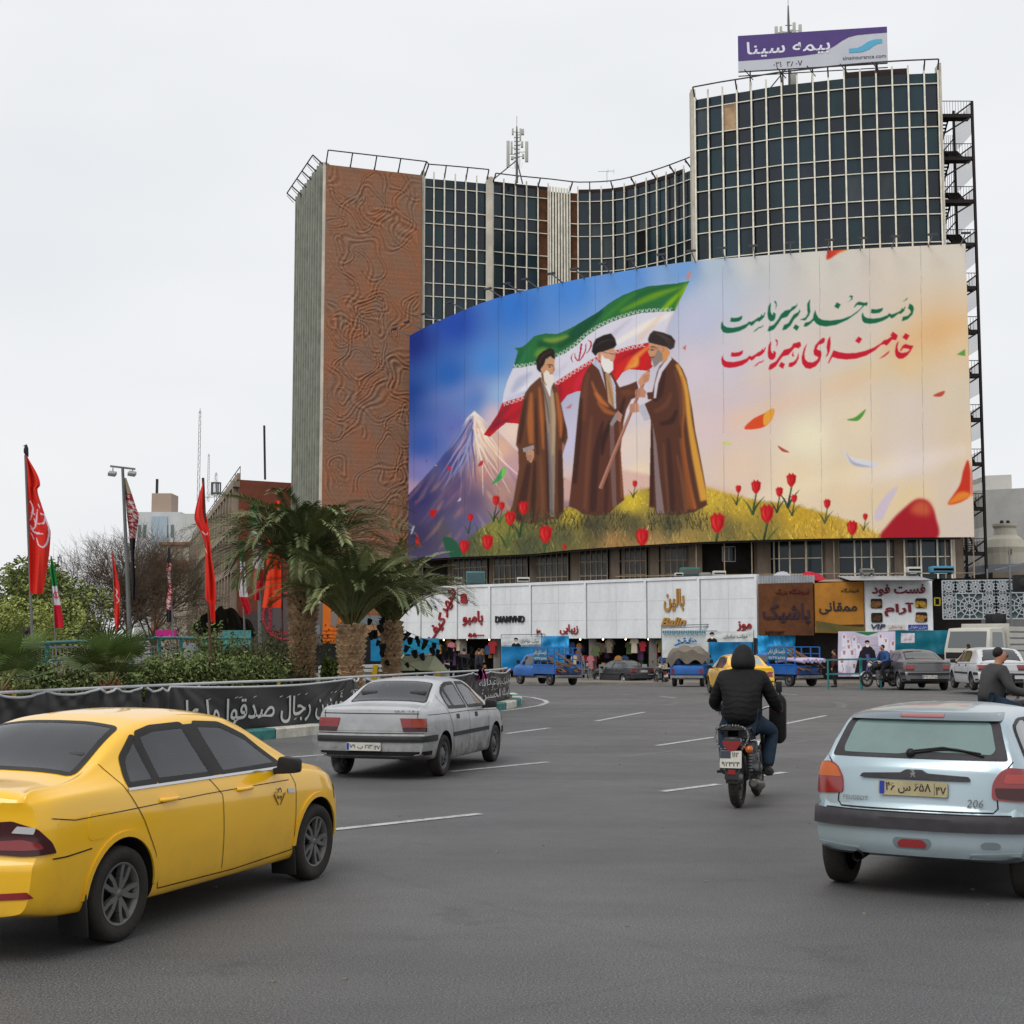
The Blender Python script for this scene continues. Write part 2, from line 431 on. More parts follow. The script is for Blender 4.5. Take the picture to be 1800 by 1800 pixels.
tag(sw.build('pavement',mat('paving',srgb(128,122,114),.85,noise=(1.2,.25),bump=(10,.3))),kind='structure')
class Canvas:
 def __init__(s,x0,y0,x1,y1,S):
  s.x0,s.y0,s.S=x0,y0,S;s.W,s.H=int((x1-x0)*S),int((y1-y0)*S)
  s.a=np.zeros((s.H,s.W,3),np.float32)
 def rbf(s,pts,mask=None,p=2.6):
  k=8;hh,ww=s.H//k+2,s.W//k+2
  Y,X=np.mgrid[0:hh,0:ww].astype(np.float32);X=X*k/s.S+s.x0;Y=Y*k/s.S+s.y0
  num=np.zeros((hh,ww,3),np.float32);den=np.zeros((hh,ww,1),np.float32)
  for x,y,r,g_,b_ in pts:
   wgt=(1.0/(((X-x)**2+(Y-y)**2)+60)**(p/2))[...,None]
   num+=wgt*np.array([r,g_,b_],np.float32)/255;den+=wgt
  f=num/den
  yi=np.arange(s.H)/k;xi=np.arange(s.W)/k;y0=yi.astype(int);x0=xi.astype(int);fy=(yi-y0)[:,None,None];fx=(xi-x0)[None,:,None]
  f=(f[y0][:,x0]*(1-fx)+f[y0][:,x0+1]*fx)*(1-fy)+(f[y0+1][:,x0]*(1-fx)+f[y0+1][:,x0+1]*fx)*fy
  if mask is None:s.a=f.astype(np.float32)
  else:
   m,(i0,i1,j0,j1)=mask
   s.a[i0:i1,j0:j1]=s.a[i0:i1,j0:j1]*(1-m[...,None])+f[i0:i1,j0:j1]*m[...,None]
 def mask(s,pts,feather=0.0):
  P=np.array([(p[0],p[1])for p in pts],np.float32);P[:,0]=(P[:,0]-s.x0)*s.S;P[:,1]=(P[:,1]-s.y0)*s.S
  pad=int(feather*s.S*2)+2
  j0,j1=max(int(P[:,0].min())-pad,0),min(int(P[:,0].max())+pad+1,s.W);i0,i1=max(int(P[:,1].min())-pad,0),min(int(P[:,1].max())+pad+1,s.H)
  if j1<=j0 or i1<=i0:return None
  Y=(np.arange(i0,i1)+.5)[:,None];X=(np.arange(j0,j1)+.5)[None,:]
  m=np.zeros((i1-i0,j1-j0),bool);n=len(P)
  for k in range(n):
   xa,ya=P[k];xb,yb=P[(k+1)%n]
   if ya==yb:continue
   lo,hi=min(ya,yb),max(ya,yb);r0,r1=np.searchsorted(Y[:,0],[lo,hi],'right')
   if r1<=r0:continue
   xc=(xb-xa)*(Y[r0:r1]-ya)/(yb-ya)+xa
   m[r0:r1]^=X<xc
  m=m.astype(np.float32)
  if feather>0:
   r=max(1,int(feather*s.S))
   for _ in range(2):
    for ax in(0,1):
     c=np.cumsum(np.pad(m,[(r+1,r)if q==ax else(0,0)for q in(0,1)]),axis=ax)
     m=((c[2*r+1:]-c[:-2*r-1])if ax==0 else(c[:,2*r+1:]-c[:,:-2*r-1]))/(2*r+1)
  return m,(i0,i1,j0,j1)
 def poly(s,pts,c,feather=0.0,alpha=1.0,clip=None):
  q=s.mask(pts,feather)
  if q is None:return
  m,(i0,i1,j0,j1)=q;m=m*alpha
  if clip is not None:m=m*clip[i0:i1,j0:j1]
  s.a[i0:i1,j0:j1]=s.a[i0:i1,j0:j1]*(1-m[...,None])+np.array(c,np.float32)/255*m[...,None]
 def full(s,pts):
  q=s.mask(pts);z=np.zeros((s.H,s.W),np.float32)
  if q:m,(i0,i1,j0,j1)=q;z[i0:i1,j0:j1]=m
  return z
 def stroke(s,pts,w,c,feather=0.0,alpha=1.0,clip=None,smooth=True):
  P=spline([(p[0],p[1],0)for p in pts],5)if smooth and len(pts)>2 else[Vector((p[0],p[1],0))for p in pts]
  n=len(P);L,R=[],[]
  for i,p in enumerate(P):
   d=P[min(i+1,n-1)]-P[max(i-1,0)]
   if d.length<1e-6:continue
   d.normalize();t=i/(n-1)
   ww=w if not isinstance(w,(list,tuple))else float(np.interp(t,np.linspace(0,1,len(w)),w))
   L.append((p.x-d.y*ww/2,p.y+d.x*ww/2));R.append((p.x+d.y*ww/2,p.y-d.x*ww/2))
  s.poly(L+R[::-1],c,feather,alpha,clip)
BX0,BX1,BY0,BY1=714,1706,420,994
def paint_billboard():
 c=Canvas(BX0,BY0,BX1,BY1,2);rd=random.Random(3)
 c.rbf([(725,600,30,52,140),(800,570,38,78,178),(900,540,55,122,212),(1000,505,75,140,222),(1100,485,95,150,222),(1200,470,120,165,220),(1260,465,185,200,216),(1320,460,212,212,208),(1450,470,220,214,202),(1600,450,225,214,198),(1690,440,226,216,200),(725,700,28,70,155),(790,660,42,100,185),(860,640,75,140,216),(880,690,150,185,225),(740,780,60,95,180),(800,750,100,115,190),(830,700,90,130,200),(870,730,215,190,205),(900,760,245,215,195),(735,830,130,130,195),(725,860,190,160,190),(1000,780,205,200,225),(1000,850,225,200,190),(1100,800,235,215,205),(1100,700,225,215,225),(1120,840,250,225,190),(1230,560,198,200,224),(1230,650,222,208,218),(1260,520,195,204,222),(1250,750,228,205,205),(1280,640,215,205,215),(1330,600,222,212,208),(1400,620,225,212,200),(1500,560,222,208,196),(1600,640,232,205,165),(1650,580,232,196,150),(1690,600,235,205,165),(1550,650,225,212,190),(1300,740,235,205,190),(1350,690,230,205,185),(1420,770,248,238,205),(1500,740,240,220,190),(1600,720,228,212,198),(1690,700,228,210,185),(1300,820,238,210,185),(1400,840,245,222,185),(1500,850,240,215,175),(1600,800,232,215,205),(1690,800,232,208,175),(1600,880,240,215,170),(1690,920,222,205,190),(1690,860,230,210,190)])
 for(x,y,l,h,col,a)in((1630,590,90,26,(236,182,120),.5),(1560,645,120,16,(238,200,140),.5),(1420,700,150,18,(240,200,170),.4),(1610,815,130,14,(245,232,226),.7),(1450,845,160,9,(252,238,205),.6),(1300,700,80,20,(214,200,214),.5),(860,760,60,14,(250,220,205),.6),(800,690,80,18,(150,150,205),.35),(1150,760,80,16,(250,225,200),.4)):
  c.poly([(x+l*math.cos(t)-h*.9*math.sin(t)*.3,y+h*math.sin(t)-l*.28*math.cos(t))for t in[k*.3142 for k in range(20)]],col,12,a)
 mp_=[(716,872),(745,840),(770,812),(790,785),(808,757),(820,735),(834,722),(845,732),(862,748),(885,768),(905,790),(925,802),(1010,850),(1010,994),(712,994)]
 c.rbf([(740,870,48,52,112),(790,810,65,76,142),(815,765,100,115,180),(834,728,250,235,225),(850,770,232,200,185),(880,790,235,188,160),(900,820,205,160,165),(850,830,190,135,130),(800,860,110,85,122),(760,900,70,62,112),(830,880,105,88,120),(880,870,190,145,130),(800,920,95,90,130),(840,930,105,100,152),(740,940,66,60,98),(890,900,165,132,130),(780,930,90,85,95)],c.mask(mp_,.6))
 mm=c.full(mp_)
 for k in range(80):
  t=rd.uniform(-.55,.75);l=rd.uniform(30,110);x0=834+t*14+rd.uniform(-3,3);y0=724+abs(t)*18+rd.uniform(0,40)
  pts=[(x0,y0)];a=t
  for q in range(4):a+=rd.uniform(-.35,.35);pts.append((pts[-1][0]+a*l/4*.8,pts[-1][1]+l/4))
  lit=t>-.05
  col=rd.choice([(252,240,228),(250,226,205),(240,190,150)])if lit else rd.choice([(150,160,205),(70,80,140),(180,150,180)])
  c.stroke(pts,[2.6,2.2,.6],col,.6,rd.uniform(.5,.95),mm)
 for k in range(46):
  x0,y0=rd.uniform(735,900),rd.uniform(820,940);l=rd.uniform(20,50);sgn=1 if x0>835 else-1
  c.stroke([(x0,y0),(x0+sgn*l*.3,y0+l*.5),(x0+sgn*l*.75,y0+l)],[1,6,1],rd.choice([(215,150,120),(75,70,120),(150,110,130),(90,80,110)]if x0<835 else[(238,185,140),(130,105,140),(215,165,145)]),2,.45,mm)
 c.poly([(985,842),(1040,828),(1095,826),(1140,834),(1180,850),(1180,880),(985,880)],(222,178,168),3,.8)
 c.poly([(1200,852),(1250,853),(1300,866),(1330,890),(1200,890)],(232,190,160),4,.8)
 gt=[(1212,494),(1190,498),(1161,501),(1139,503),(1117,510),(1094,519),(1072,532),(1050,549),(1028,562),(1010,573),(992,582),(979,587),(957,586),(939,591),(926,604),(917,610),(905,612)]
 gb=[(902,647),(917,646),(943,641),(974,629),(992,622),(1014,607),(1032,590),(1050,578),(1072,567),(1094,559),(1128,550),(1161,548),(1186,547)]
 wb=[(883,708),(921,696),(949,684),(977,671),(1006,652),(1043,630),(1081,616),(1112,607),(1141,602),(1165,598)]
 green=gt+[(910,618),(907,629)]+gb;white=gb+[(1172,584),(1165,598)]+wb[::-1][1:]+[(886,689),(892,669)]
 red=[(850,764),(863,745),(874,729)]+wb[:-1]+[(1147,645),(1139,652),(1106,649),(1094,655),(1083,671),(1060,684),(1014,688),(997,695),(988,707),(960,735),(912,745),(890,743),(874,756),(861,768)]
 c.poly(white,(222,218,230));c.poly(red,(196,32,42));c.poly(green,(44,112,62))
 fw,fr,fg=c.full(white),c.full(red),c.full(green)
 for pts,w_,col,a in(([(1208,500),(1150,520),(1090,548)],[3,12,4],(120,165,30),.8),([(1205,505),(1180,530),(1165,546)],[2,9,8],(150,190,20),.9),([(1209,498),(1195,530),(1188,546)],[3,6,5],(170,205,10),.9),([(1200,500),(1140,512),(1080,540)],[2,8,6],(30,95,50),.7),([(1060,545),(1020,580),(980,610)],[4,22,8],(16,70,50),.75),([(1000,590),(975,600),(955,597)],[5,14,4],(150,170,60),.75),([(1010,592),(975,606),(945,604)],[4,7,12],(25,80,48),.8),([(960,612),(950,620),(940,625)],[4,16,6],(125,165,55),.7),([(930,610),(922,628),(908,642)],[4,9,3],(40,125,80),.6),([(1120,515),(1090,535),(1060,562)],[3,9,4],(70,140,45),.7),([(918,612),(914,625),(905,640)],[3,5,3],(22,80,62),.7)):
  c.stroke(pts,w_,col,2.5,a,fg)
 for pts,w_,col,a in(([(1185,550),(1140,570),(1080,605)],[3,14,6],(250,240,225),.8),([(1165,552),(1130,590),(1120,602)],[3,10,3],(235,200,175),.7),([(1110,560),(1075,590),(1050,615)],[3,9,5],(190,180,205),.6),([(935,655),(915,670),(900,690)],[4,16,6],(180,185,212),.8),([(930,690),(910,692),(890,702)],[2,9,4],(170,172,205),.7),([(960,660),(920,685),(890,700)],[2,6,2],(240,242,250),.8),([(1000,635),(980,655),(950,668)],[3,10,3],(200,195,218),.6),([(1185,548),(1178,570),(1170,588)],[3,5,3],(190,165,165),.7)):
  c.stroke(pts,w_,col,2.5,a,fw)
 for pts,w_,col,a in(([(1145,606),(1115,630),(1098,655)],[3,12,5],(245,140,60),.9),([(1130,610),(1100,630),(1080,655)],[3,9,5],(150,20,35),.7),([(1110,625),(1090,645),(1082,668)],[4,14,4],(225,45,40),.8),([(1120,628),(1118,640),(1105,647)],[3,10,3],(250,180,70),.9),([(1140,620),(1132,638),(1128,650)],[3,12,6],(215,30,28),.8),([(1040,640),(1020,665),(1010,688)],[4,12,6],(220,40,70),.7),([(985,670),(985,690),(985,705)],[3,9,3],(150,25,45),.6),([(900,705),(880,730),(858,760)],[4,12,3],(140,35,50),.8),([(925,710),(905,730),(880,742)],[3,12,4],(165,30,45),.7),([(865,757),(875,745),(895,738)],[2,6,2],(110,30,60),.7)):
  c.stroke(pts,w_,col,2.2,a,fr)
 def fringe(path,side):
  P=resample(spline([(x,y,0)for x,y in path],8),1.0)
  for i in range(2,len(P)-8,8):
   d=(P[i+4]-P[i]).normalized();n_=Vector((-d.y,d.x,0))*side
   for k,(h0,h1)in enumerate(((1.2,6.2),(1.2,4.4),(1.2,5.4))):
    q=P[i]+d*(k*1.9);c.stroke([tuple((q+n_*h0)[:2]),tuple((q+n_*h1)[:2])],.9,(238,240,235),0,.85,smooth=False)
   c.stroke([tuple((P[i]+n_*1.4)[:2]),tuple((P[i+4]+n_*1.4)[:2])],.9,(238,240,235),0,.85,smooth=False)
   c.stroke([tuple((P[i+4]+n_*5.6)[:2]),tuple((P[i+7]+n_*5.6)[:2])],.9,(238,240,235),0,.85,smooth=False)
 fringe(gb,-1);fringe(wb[:-1],1)
 for pts,w_ in(([(1022,604),(1020,620),(1017,634)],[3.6,3,2.6]),([(1030,603),(1029,616),(1024,627),(1018,635)],[1,2.4,2.4,1]),([(1033,598),(1039,602),(1037,613),(1030,622)],[1,3.2,2.4,.6]),([(1011,620),(1011,628),(1016,635)],[.6,2.2,2]),([(1008,620),(1004,629),(1007,637)],[.6,2.2,.8])):
  c.stroke(pts,w_,(178,28,50))
 hill=[(795,985),(812,960),(835,935),(870,912),(905,892),(960,900),(1000,892),(1060,885),(1100,872),(1135,858),(1240,856),(1280,868),(1330,880),(1390,886),(1450,902),(1510,922),(1565,948),(1570,994),(795,994)]
 c.rbf([(820,960,88,92,62),(870,930,132,130,62),(905,905,140,135,60),(930,960,80,84,58),(1000,905,190,165,55),(990,940,92,92,62),(1050,925,76,74,56),(1110,885,222,190,60),(1110,920,88,84,58),(1080,955,170,130,80),(1180,925,86,84,58),(1200,950,170,140,78),(1250,880,212,178,62),(1300,890,205,170,58),(1280,930,120,108,62),(1350,930,150,130,60),(1400,905,205,165,52),(1450,930,200,160,58),(1520,940,215,175,80),(1250,950,150,130,70),(1150,965,190,150,95)],c.mask(hill,2))
 hm=np.clip(c.full([(p[0],p[1]-6)for p in hill])+.0,0,1)
 for k in range(2600):
  x=rd.uniform(800,1565);top=np.interp(x,[p[0]for p in hill[:-2]],[p[1]for p in hill[:-2]])
  y=rd.uniform(top,990);l=rd.uniform(5,15)*(1.3 if y>930 else.8);ln=rd.uniform(-.7,.8)
  i,j=int((min(y,990)-BY0)*2),int((x-BX0)*2);b_=c.a[min(i,c.H-1),min(j,c.W-1)]*255;f=rd.uniform(.62,1.38)
  c.poly([(x-.9,y),(x+.9,y),(x+ln*l,y-l)],[min(255,q*f)for q in b_],0,.8)
 def leaf(x,y,dx,dy,w_=2.4,col=(62,84,50)):c.stroke([(x,y),(x+dx*.35,y+dy*.5),(x+dx,y+dy)],[w_,w_*.9,.3],col)
 def robe(pts,base):
  c.poly(pts,base,.4);return c.full(pts)
 def folds(m,lst):
  for pts,w_,col,a in lst:c.stroke(pts,w_,col,1.8,a,m)
 BR=(92,56,42);DK=(52,32,30);OR=(188,108,56);LT=(140,88,60)
 m=robe([(949,663),(942,669),(932,678),(923,691),(919,707),(914,732),(910,756),(907,782),(911,789),(912,824),(901,888),(897,898),(911,919),(943,921),(966,912),(981,913),(991,900),(991,867),(989,797),(998,770),(997,756),(991,732),(987,713),(982,691),(978,678),(972,672)],(104,64,44))
 folds(m,[([(934,690),(932,740),(934,780)],[4,12,8],OR,.8),([(948,680),(952,730),(955,790)],[3,7,3],OR,.85),([(978,690),(984,730),(986,770)],[4,8,4],(200,112,58),.8),([(924,700),(918,745),(913,780)],[3,8,5],DK,.6),([(942,700),(943,760),(945,800)],[2,5,3],DK,.7),([(930,815),(920,870),(912,915)],[8,14,16],(66,38,36),.8),([(950,800),(953,860),(955,918)],[4,6,4],LT,.5),([(940,810),(938,870),(935,918)],[4,9,6],DK,.7),([(984,790),(985,850),(986,905)],[4,10,8],DK,.65),([(960,740),(962,800),(964,900)],[3,5,4],DK,.8),([(994,740),(990,770),(986,775)],[3,7,3],DK,.5)])
 c.poly([(950,663),(956,690),(960,740),(965,803),(967,908),(974,908),(976,803),(977,727),(973,690),(968,676)],(150,132,118),.5)
 c.stroke([(970,690),(973,740),(972,800)],[4,6,3],(205,172,125),1.5,.8);c.stroke([(962,760),(967,830),(970,905)],[3,5,5],(105,100,108),1.5,.8);c.stroke([(953,672),(962,715),(966,745)],[1.5,2,1],(98,82,72),.6)
 c.poly([(956,672),(967,699),(969,680)],(232,228,226))
 c.poly([(950,650),(953,668),(960,678),(966,670),(960,655)],(130,88,66));c.poly([(952,647),(958,635),(967,627),(975,631),(974.5,642),(976,650),(973,655),(967,660),(959,659),(952,655)],(206,152,114),.3)
 c.poly([(955,657),(957,671),(962,679),(969,681),(973,673),(973.5,660),(968,657),(961,650)],(236,226,214),.4)
 c.stroke([(962,642),(967,641),(973,643)],[1.2,1.6,1],(60,40,32),.3);c.poly([(964,644),(968,643.5),(968,646),(964,646)],(70,45,38));c.stroke([(972,645),(974,651),(971,653)],1,(150,95,70),.3);c.stroke([(966,657),(972,656.5)],1,(130,80,66),.2,smooth=False)
 c.poly([(942,635),(947,624),(955,617),(967,612),(974,615),(976,627),(975,632),(968,626),(960,630),(956,641),(951,648),(950,655),(944,649)],(44,30,28),.3);c.stroke([(947,640),(955,625),(970,617)],[1,2,1],(84,60,50),.6,.7)
 c.poly([(924,793),(938,790),(939,803),(934,814),(926,808)],(196,146,118));c.poly([(919,788),(938,782),(939,789),(920,795)],(160,152,152));c.poly([(989,776),(993,784),(990,797),(988,796)],(160,112,92))
 for q in range(3):c.stroke([(928+q*3,800),(928.5+q*2.6,810)],.8,(140,92,74),.2,smooth=False)
 m=robe([(1040,640),(1032,649),(1025,663),(1021,685),(1018,706),(1013,757),(1007,824),(1000,890),(1015,896),(1024,904),(1049,907),(1072,901),(1083,890),(1097,879),(1093,824),(1091,790),(1096,742),(1101,720),(1110,702),(1117,699),(1122,681),(1119,670),(1108,675),(1089,681),(1082,668),(1075,655),(1060,645)],(96,56,44))
 folds(m,[([(1040,670),(1048,690),(1058,700)],[2,5,2],OR,.9),([(1045,690),(1056,704),(1070,715)],[3,9,3],(205,118,60),.85),([(1050,706),(1065,722),(1082,728)],[3,9,4],OR,.7),([(1034,655),(1028,690),(1026,740)],[4,10,8],(120,70,50),.7),([(1022,700),(1018,760),(1010,850)],[4,9,8],DK,.6),([(1040,730),(1034,800),(1028,895)],[3,8,6],LT,.4),([(1060,740),(1048,800),(1042,900)],[4,12,12],(60,36,34),.75),([(1075,740),(1062,770),(1058,800)],[8,10,4],DK,.8),([(1090,740),(1092,800),(1093,875)],[3,5,4],(170,100,60),.6),([(1066,830),(1066,870),(1064,900)],[6,8,6],(70,40,38),.8),([(1090,690),(1104,690),(1114,690)],[5,12,6],(120,70,48),.7),([(1098,700),(1092,720),(1090,738)],[4,8,5],DK,.7)])
 c.poly([(1064,656),(1067,685),(1069,707),(1082,720),(1081,693),(1075,671),(1069,654)],(192,148,106),.4);c.stroke([(1067,660),(1073,690),(1078,715)],[1,3,2],(150,112,82),1);c.poly([(1072,745),(1079,742),(1082,824),(1084,890),(1077,893),(1073,824)],(122,92,86),.4)
 for pl_ in([(1040,638),(1046,629),(1055,638),(1060,657),(1065,686),(1061,672),(1053,650)],[(1071,656),(1078,668),(1082,678),(1083,718),(1080,718),(1078,686)]):
  c.poly(pl_,(212,212,222),.3);mk_=c.full(pl_)
  for q in range(-40,60,4):c.stroke([(1040+q,620),(1080+q,725)],.7,(120,135,175),0,.6,mk_,smooth=False);c.stroke([(1095+q,620),(1035+q,725)],.7,(120,135,175),0,.6,mk_,smooth=False)
 c.poly([(1050,618),(1061,615),(1079,609),(1082,620),(1080,632),(1076,640),(1060,640),(1051,630)],(216,160,130),.3)
 c.poly([(1058,622),(1063,630),(1070,631),(1078,637),(1078,650),(1071,657),(1062,653),(1056,640)],(238,232,228),.4);c.stroke([(1052,622),(1054,626),(1053,630)],1.6,(175,110,90),.3)
 c.stroke([(1058,618),(1070,621),(1081,622)],.9,(90,80,84));c.stroke([(1072,620),(1076,624),(1080,621)],.8,(110,96,96));c.stroke([(1071,617.5),(1075,616.5),(1079,618)],1,(150,130,120));c.stroke([(1080,622),(1082,629),(1078,630)],1,(180,120,95),.2);c.stroke([(1072,634),(1077,633)],1,(160,90,80),smooth=False)
 c.poly([(1040,618),(1042,606),(1047,596),(1061,589),(1074,586),(1081,595),(1084,606),(1080,611),(1063,617),(1051,620),(1047,626)],(40,32,32),.3);c.stroke([(1046,610),(1060,600),(1080,597)],[1,2.5,1],(78,66,62),.8,.6)
 c.stroke([(1141,650),(1098,752),(1055,859)],[5.5,5.5,7],(158,104,88));c.stroke([(1139.5,652),(1096.5,752),(1053.5,858)],1.6,(205,150,125),.4)
 c.poly([(1121,671),(1129,659),(1139,651),(1143,660),(1140,670),(1133,675),(1125,679)],(208,150,116),.3)
 for q in range(3):c.stroke([(1131,662+q*4),(1141,660+q*4)],.9,(150,96,74),.2,smooth=False)
 c.poly([(1086,721),(1094,729),(1091,742),(1085,739)],(190,130,108));c.poly([(1083,725),(1087,723),(1086,736),(1076,750),(1072,745)],(150,140,142))
 m=robe([(1179,627),(1192,638),(1200,649),(1207,666),(1212,692),(1217,720),(1222,757),(1227,782),(1235,824),(1240,852),(1243,888),(1228,896),(1222,900),(1192,906),(1154,904),(1150,892),(1141,892),(1143,803),(1144,740),(1142,732),(1133,710),(1147,702),(1139,702),(1137,690),(1147,689),(1151,671),(1155,654),(1160,643),(1171,633)],(90,54,42))
 folds(m,[([(1190,640),(1205,680),(1212,740),(1222,800),(1238,880)],[6,8,9,12,14],(226,164,66),.95),([(1198,660),(1202,720),(1200,760),(1208,830),(1222,895)],[3,4,3,5,6],(196,112,48),.8),([(1196,770),(1206,830),(1214,895)],[4,10,12],(150,84,46),.8),([(1186,650),(1196,690),(1196,750)],[4,8,4],(120,74,52),.7),([(1168,650),(1160,690),(1150,705)],[6,12,6],DK,.6),([(1180,690),(1170,712),(1150,724)],[4,10,6],(116,70,50),.7),([(1190,720),(1180,740),(1160,745)],[4,10,6],DK,.7),([(1175,770),(1178,830),(1182,900)],[5,10,12],(66,40,36),.8),([(1166,780),(1172,850),(1176,900)],[2,4,3],(130,88,66),.6),([(1190,800),(1200,850),(1206,900)],[3,6,6],LT,.6),([(1146,750),(1146,820),(1146,888)],[3,5,5],DK,.7)])
 c.poly([(1179,625),(1167,638),(1158,650),(1151,675),(1149,700),(1153,700),(1157,674),(1164,654),(1181,631)],(218,210,220),.3);c.poly([(1147,742),(1150,820),(1154,903),(1168,903),(1160,840),(1154,780)],(138,116,116),.4)
 c.poly([(1140,603),(1156,602),(1172,608),(1178,621),(1167,638),(1153,633),(1145,630),(1140,622),(1138.5,617),(1141,613)],(206,150,114),.3);c.poly([(1166,612),(1178,618),(1172,634),(1163,628)],(222,150,84),.8,.8)
 c.poly([(1156,613),(1164,621),(1165,632),(1157,640),(1150,646),(1145,640),(1144,629),(1149,628),(1153,622)],(146,130,122),.5);c.poly([(1146,632),(1150,645),(1145,640)],(205,200,198),.6)
 c.stroke([(1143,610.5),(1148,609.5),(1153,611)],[1,1.6,1],(50,34,28),.2);c.stroke([(1140,614),(1147,616),(1158,610)],.8,(80,70,72));c.poly([(1144,613),(1149,613),(1148,615),(1144,615)],(56,38,34));c.stroke([(1143,629),(1150,627)],1.6,(66,48,42),.2,smooth=False);c.stroke([(1164,609),(1167,614),(1164,619)],1.8,(196,126,92),.2)
 c.poly([(1139,596),(1142,588),(1149,581),(1164,584),(1180,590),(1187,599),(1185,611),(1178,615),(1172,610),(1157,606),(1140,602)],(54,44,42),.3)
 for q in range(4):c.stroke([(1146+q*5,583+q),(1166+q*5,594+q*2),(1177+q*2,612)],[.6,1.1,.6],(98,82,72),.3,.7)
 c.poly([(1123,713),(1132,710),(1142,732),(1142,737),(1133,740),(1125,724)],(192,190,202),.3);c.poly([(1108,710),(1122,708),(1124,724),(1111,726),(1106,720)],(206,148,118),.3);c.poly([(1117,685),(1130,681),(1136,689),(1134,699),(1118,698),(1116,692)],(196,138,110),.3)
 for q in range(4):c.stroke([(1107,712+q*3.6),(1115,711+q*3.6)],.8,(140,88,70),.2,smooth=False);c.stroke([(1117,685+q*3.4),(1125,684+q*3.4)],.8,(136,86,68),.2,smooth=False)
 c.poly([(1213,475),(1216,480),(1211,492),(1206,492),(1207,484)],(196,146,142),.2)
 for k in range(520):
  x=rd.choice([rd.uniform(895,1000),rd.uniform(1000,1105),rd.uniform(1140,1245)]);y=rd.uniform(905,935);l=rd.uniform(6,22);ln=rd.uniform(-.5,.6)
  c.poly([(x-.9,y),(x+.9,y),(x+ln*l,y-l)],rd.choice([(54,54,42),(72,74,52),(98,92,56),(60,46,40)]),0,.8)
 for(x,y,s_)in((872,879,18),(882,889,15),(827,909,14),(897,910,26),(920,892,25),(816,960,24),(857,952,28),(959,938,32),(1129,943,32),(992,961,10),(1116,850,12),(1261,918,36),(1298,859,14),(1329,855,24),(1348,902,33),(1391,843,24),(1370,864,18),(1396,876,15),(1454,885,17),(1498,927,26),(1521,908,12)):
  h=s_/2;w_=s_*.36;base_y=y+h+s_*1.6
  c.stroke([(x,y+h*.8),(x-s_*.1,y+h+s_*.7),(x-s_*.25,base_y)],max(1,s_*.08),(70,96,50),.2)
  for dx,dy in((.9,-1.4),(-.7,-1.2),(.35,-1.7)):leaf(x-s_*.25,base_y,dx*s_,dy*s_,s_*.16,rd.choice([(60,84,52),(84,104,56),(48,66,48)]))
  c.poly([(x-w_,y-h*.5),(x-w_*.8,y+h*.5),(x-w_*.3,y+h),(x+w_*.3,y+h),(x+w_*.85,y+h*.4),(x+w_,y-h*.6),(x+w_*.55,y-h*.75),(x+w_*.3,y-h),(x,y-h*.7),(x-w_*.4,y-h),(x-w_*.6,y-h*.7)],(198,26,32),.3)
  c.stroke([(x-w_*.4,y-h*.6),(x-w_*.55,y),(x-w_*.1,y+h*.8)],[.5,s_*.12,.5],(236,74,62),.4,.8);c.stroke([(x+w_*.5,y-h*.5),(x+w_*.7,y),(x+w_*.3,y+h*.7)],[.5,s_*.1,.5],(140,14,26),.4,.8);c.stroke([(x,y-h*.5),(x+w_*.15,y),(x,y+h*.5)],[.5,s_*.1,.5],(222,50,46),.3,.8)
 def soft(l):return[tuple(p[:2])for p in spline([(x,y,0)for x,y in l[-1:]+l+l[:2]],5)[5:-5]]if len(l)>3 else l
 X=lambda l:[(1200+a/3,400+b_/3)for a,b_ in l]
 for pts,col,fe in((X([(325,1062),(370,1010),(430,980),(480,955),(470,1010),(420,1055)]),(226,80,40),.4),(X([(430,985),(480,955),(470,1010),(430,1045)]),(240,170,60),.8),(X([(865,1013),(910,1000),(965,958),(945,1000),(915,1020)]),(88,158,62),.4),(X([(842,1130),(870,1200),(960,1225),(1025,1245),(1000,1268),(900,1250),(860,1210)]),(226,224,230),.6),(X([(860,1180),(900,1235),(1000,1262),(900,1252)]),(180,178,200),1),(X([(1320,888),(1350,870),(1383,862),(1365,890)]),(200,78,62),.4),(X([(500,1150),(530,1165),(562,1185),(525,1180)]),(186,82,66),.4),(X([(1135,1370),(1080,1400),(1020,1490),(1015,1540),(1050,1540),(1090,1460)]),(216,200,214),1),(X([(1055,1645),(1090,1560),(1180,1470),(1240,1432),(1300,1450),(1335,1530),(1330,1645)]),(172,28,42),2),(X([(1200,1500),(1240,1440),(1300,1455),(1300,1520)]),(206,92,60),5),(X([(1400,1460),(1460,1360),(1480,1280),(1508,1230),(1516,1410)]),(206,56,36),1),(X([(1400,1460),(1450,1400),(1500,1395),(1516,1420)]),(236,138,50),2),(X([(760,170),(780,110),(885,108),(830,130)]),(214,66,48),1),(X([(800,135),(885,108),(840,130)]),(238,160,60),1),(X([(1445,670),(1490,640),(1490,678)]),(96,160,72),.6),(X([(200,1135),(235,1130),(262,1142),(230,1148)]),(216,216,130),.6)):
  c.poly(soft(pts),col,fe)
 Y=lambda l:[(710+a/6,680+b_/6)for a,b_ in l]
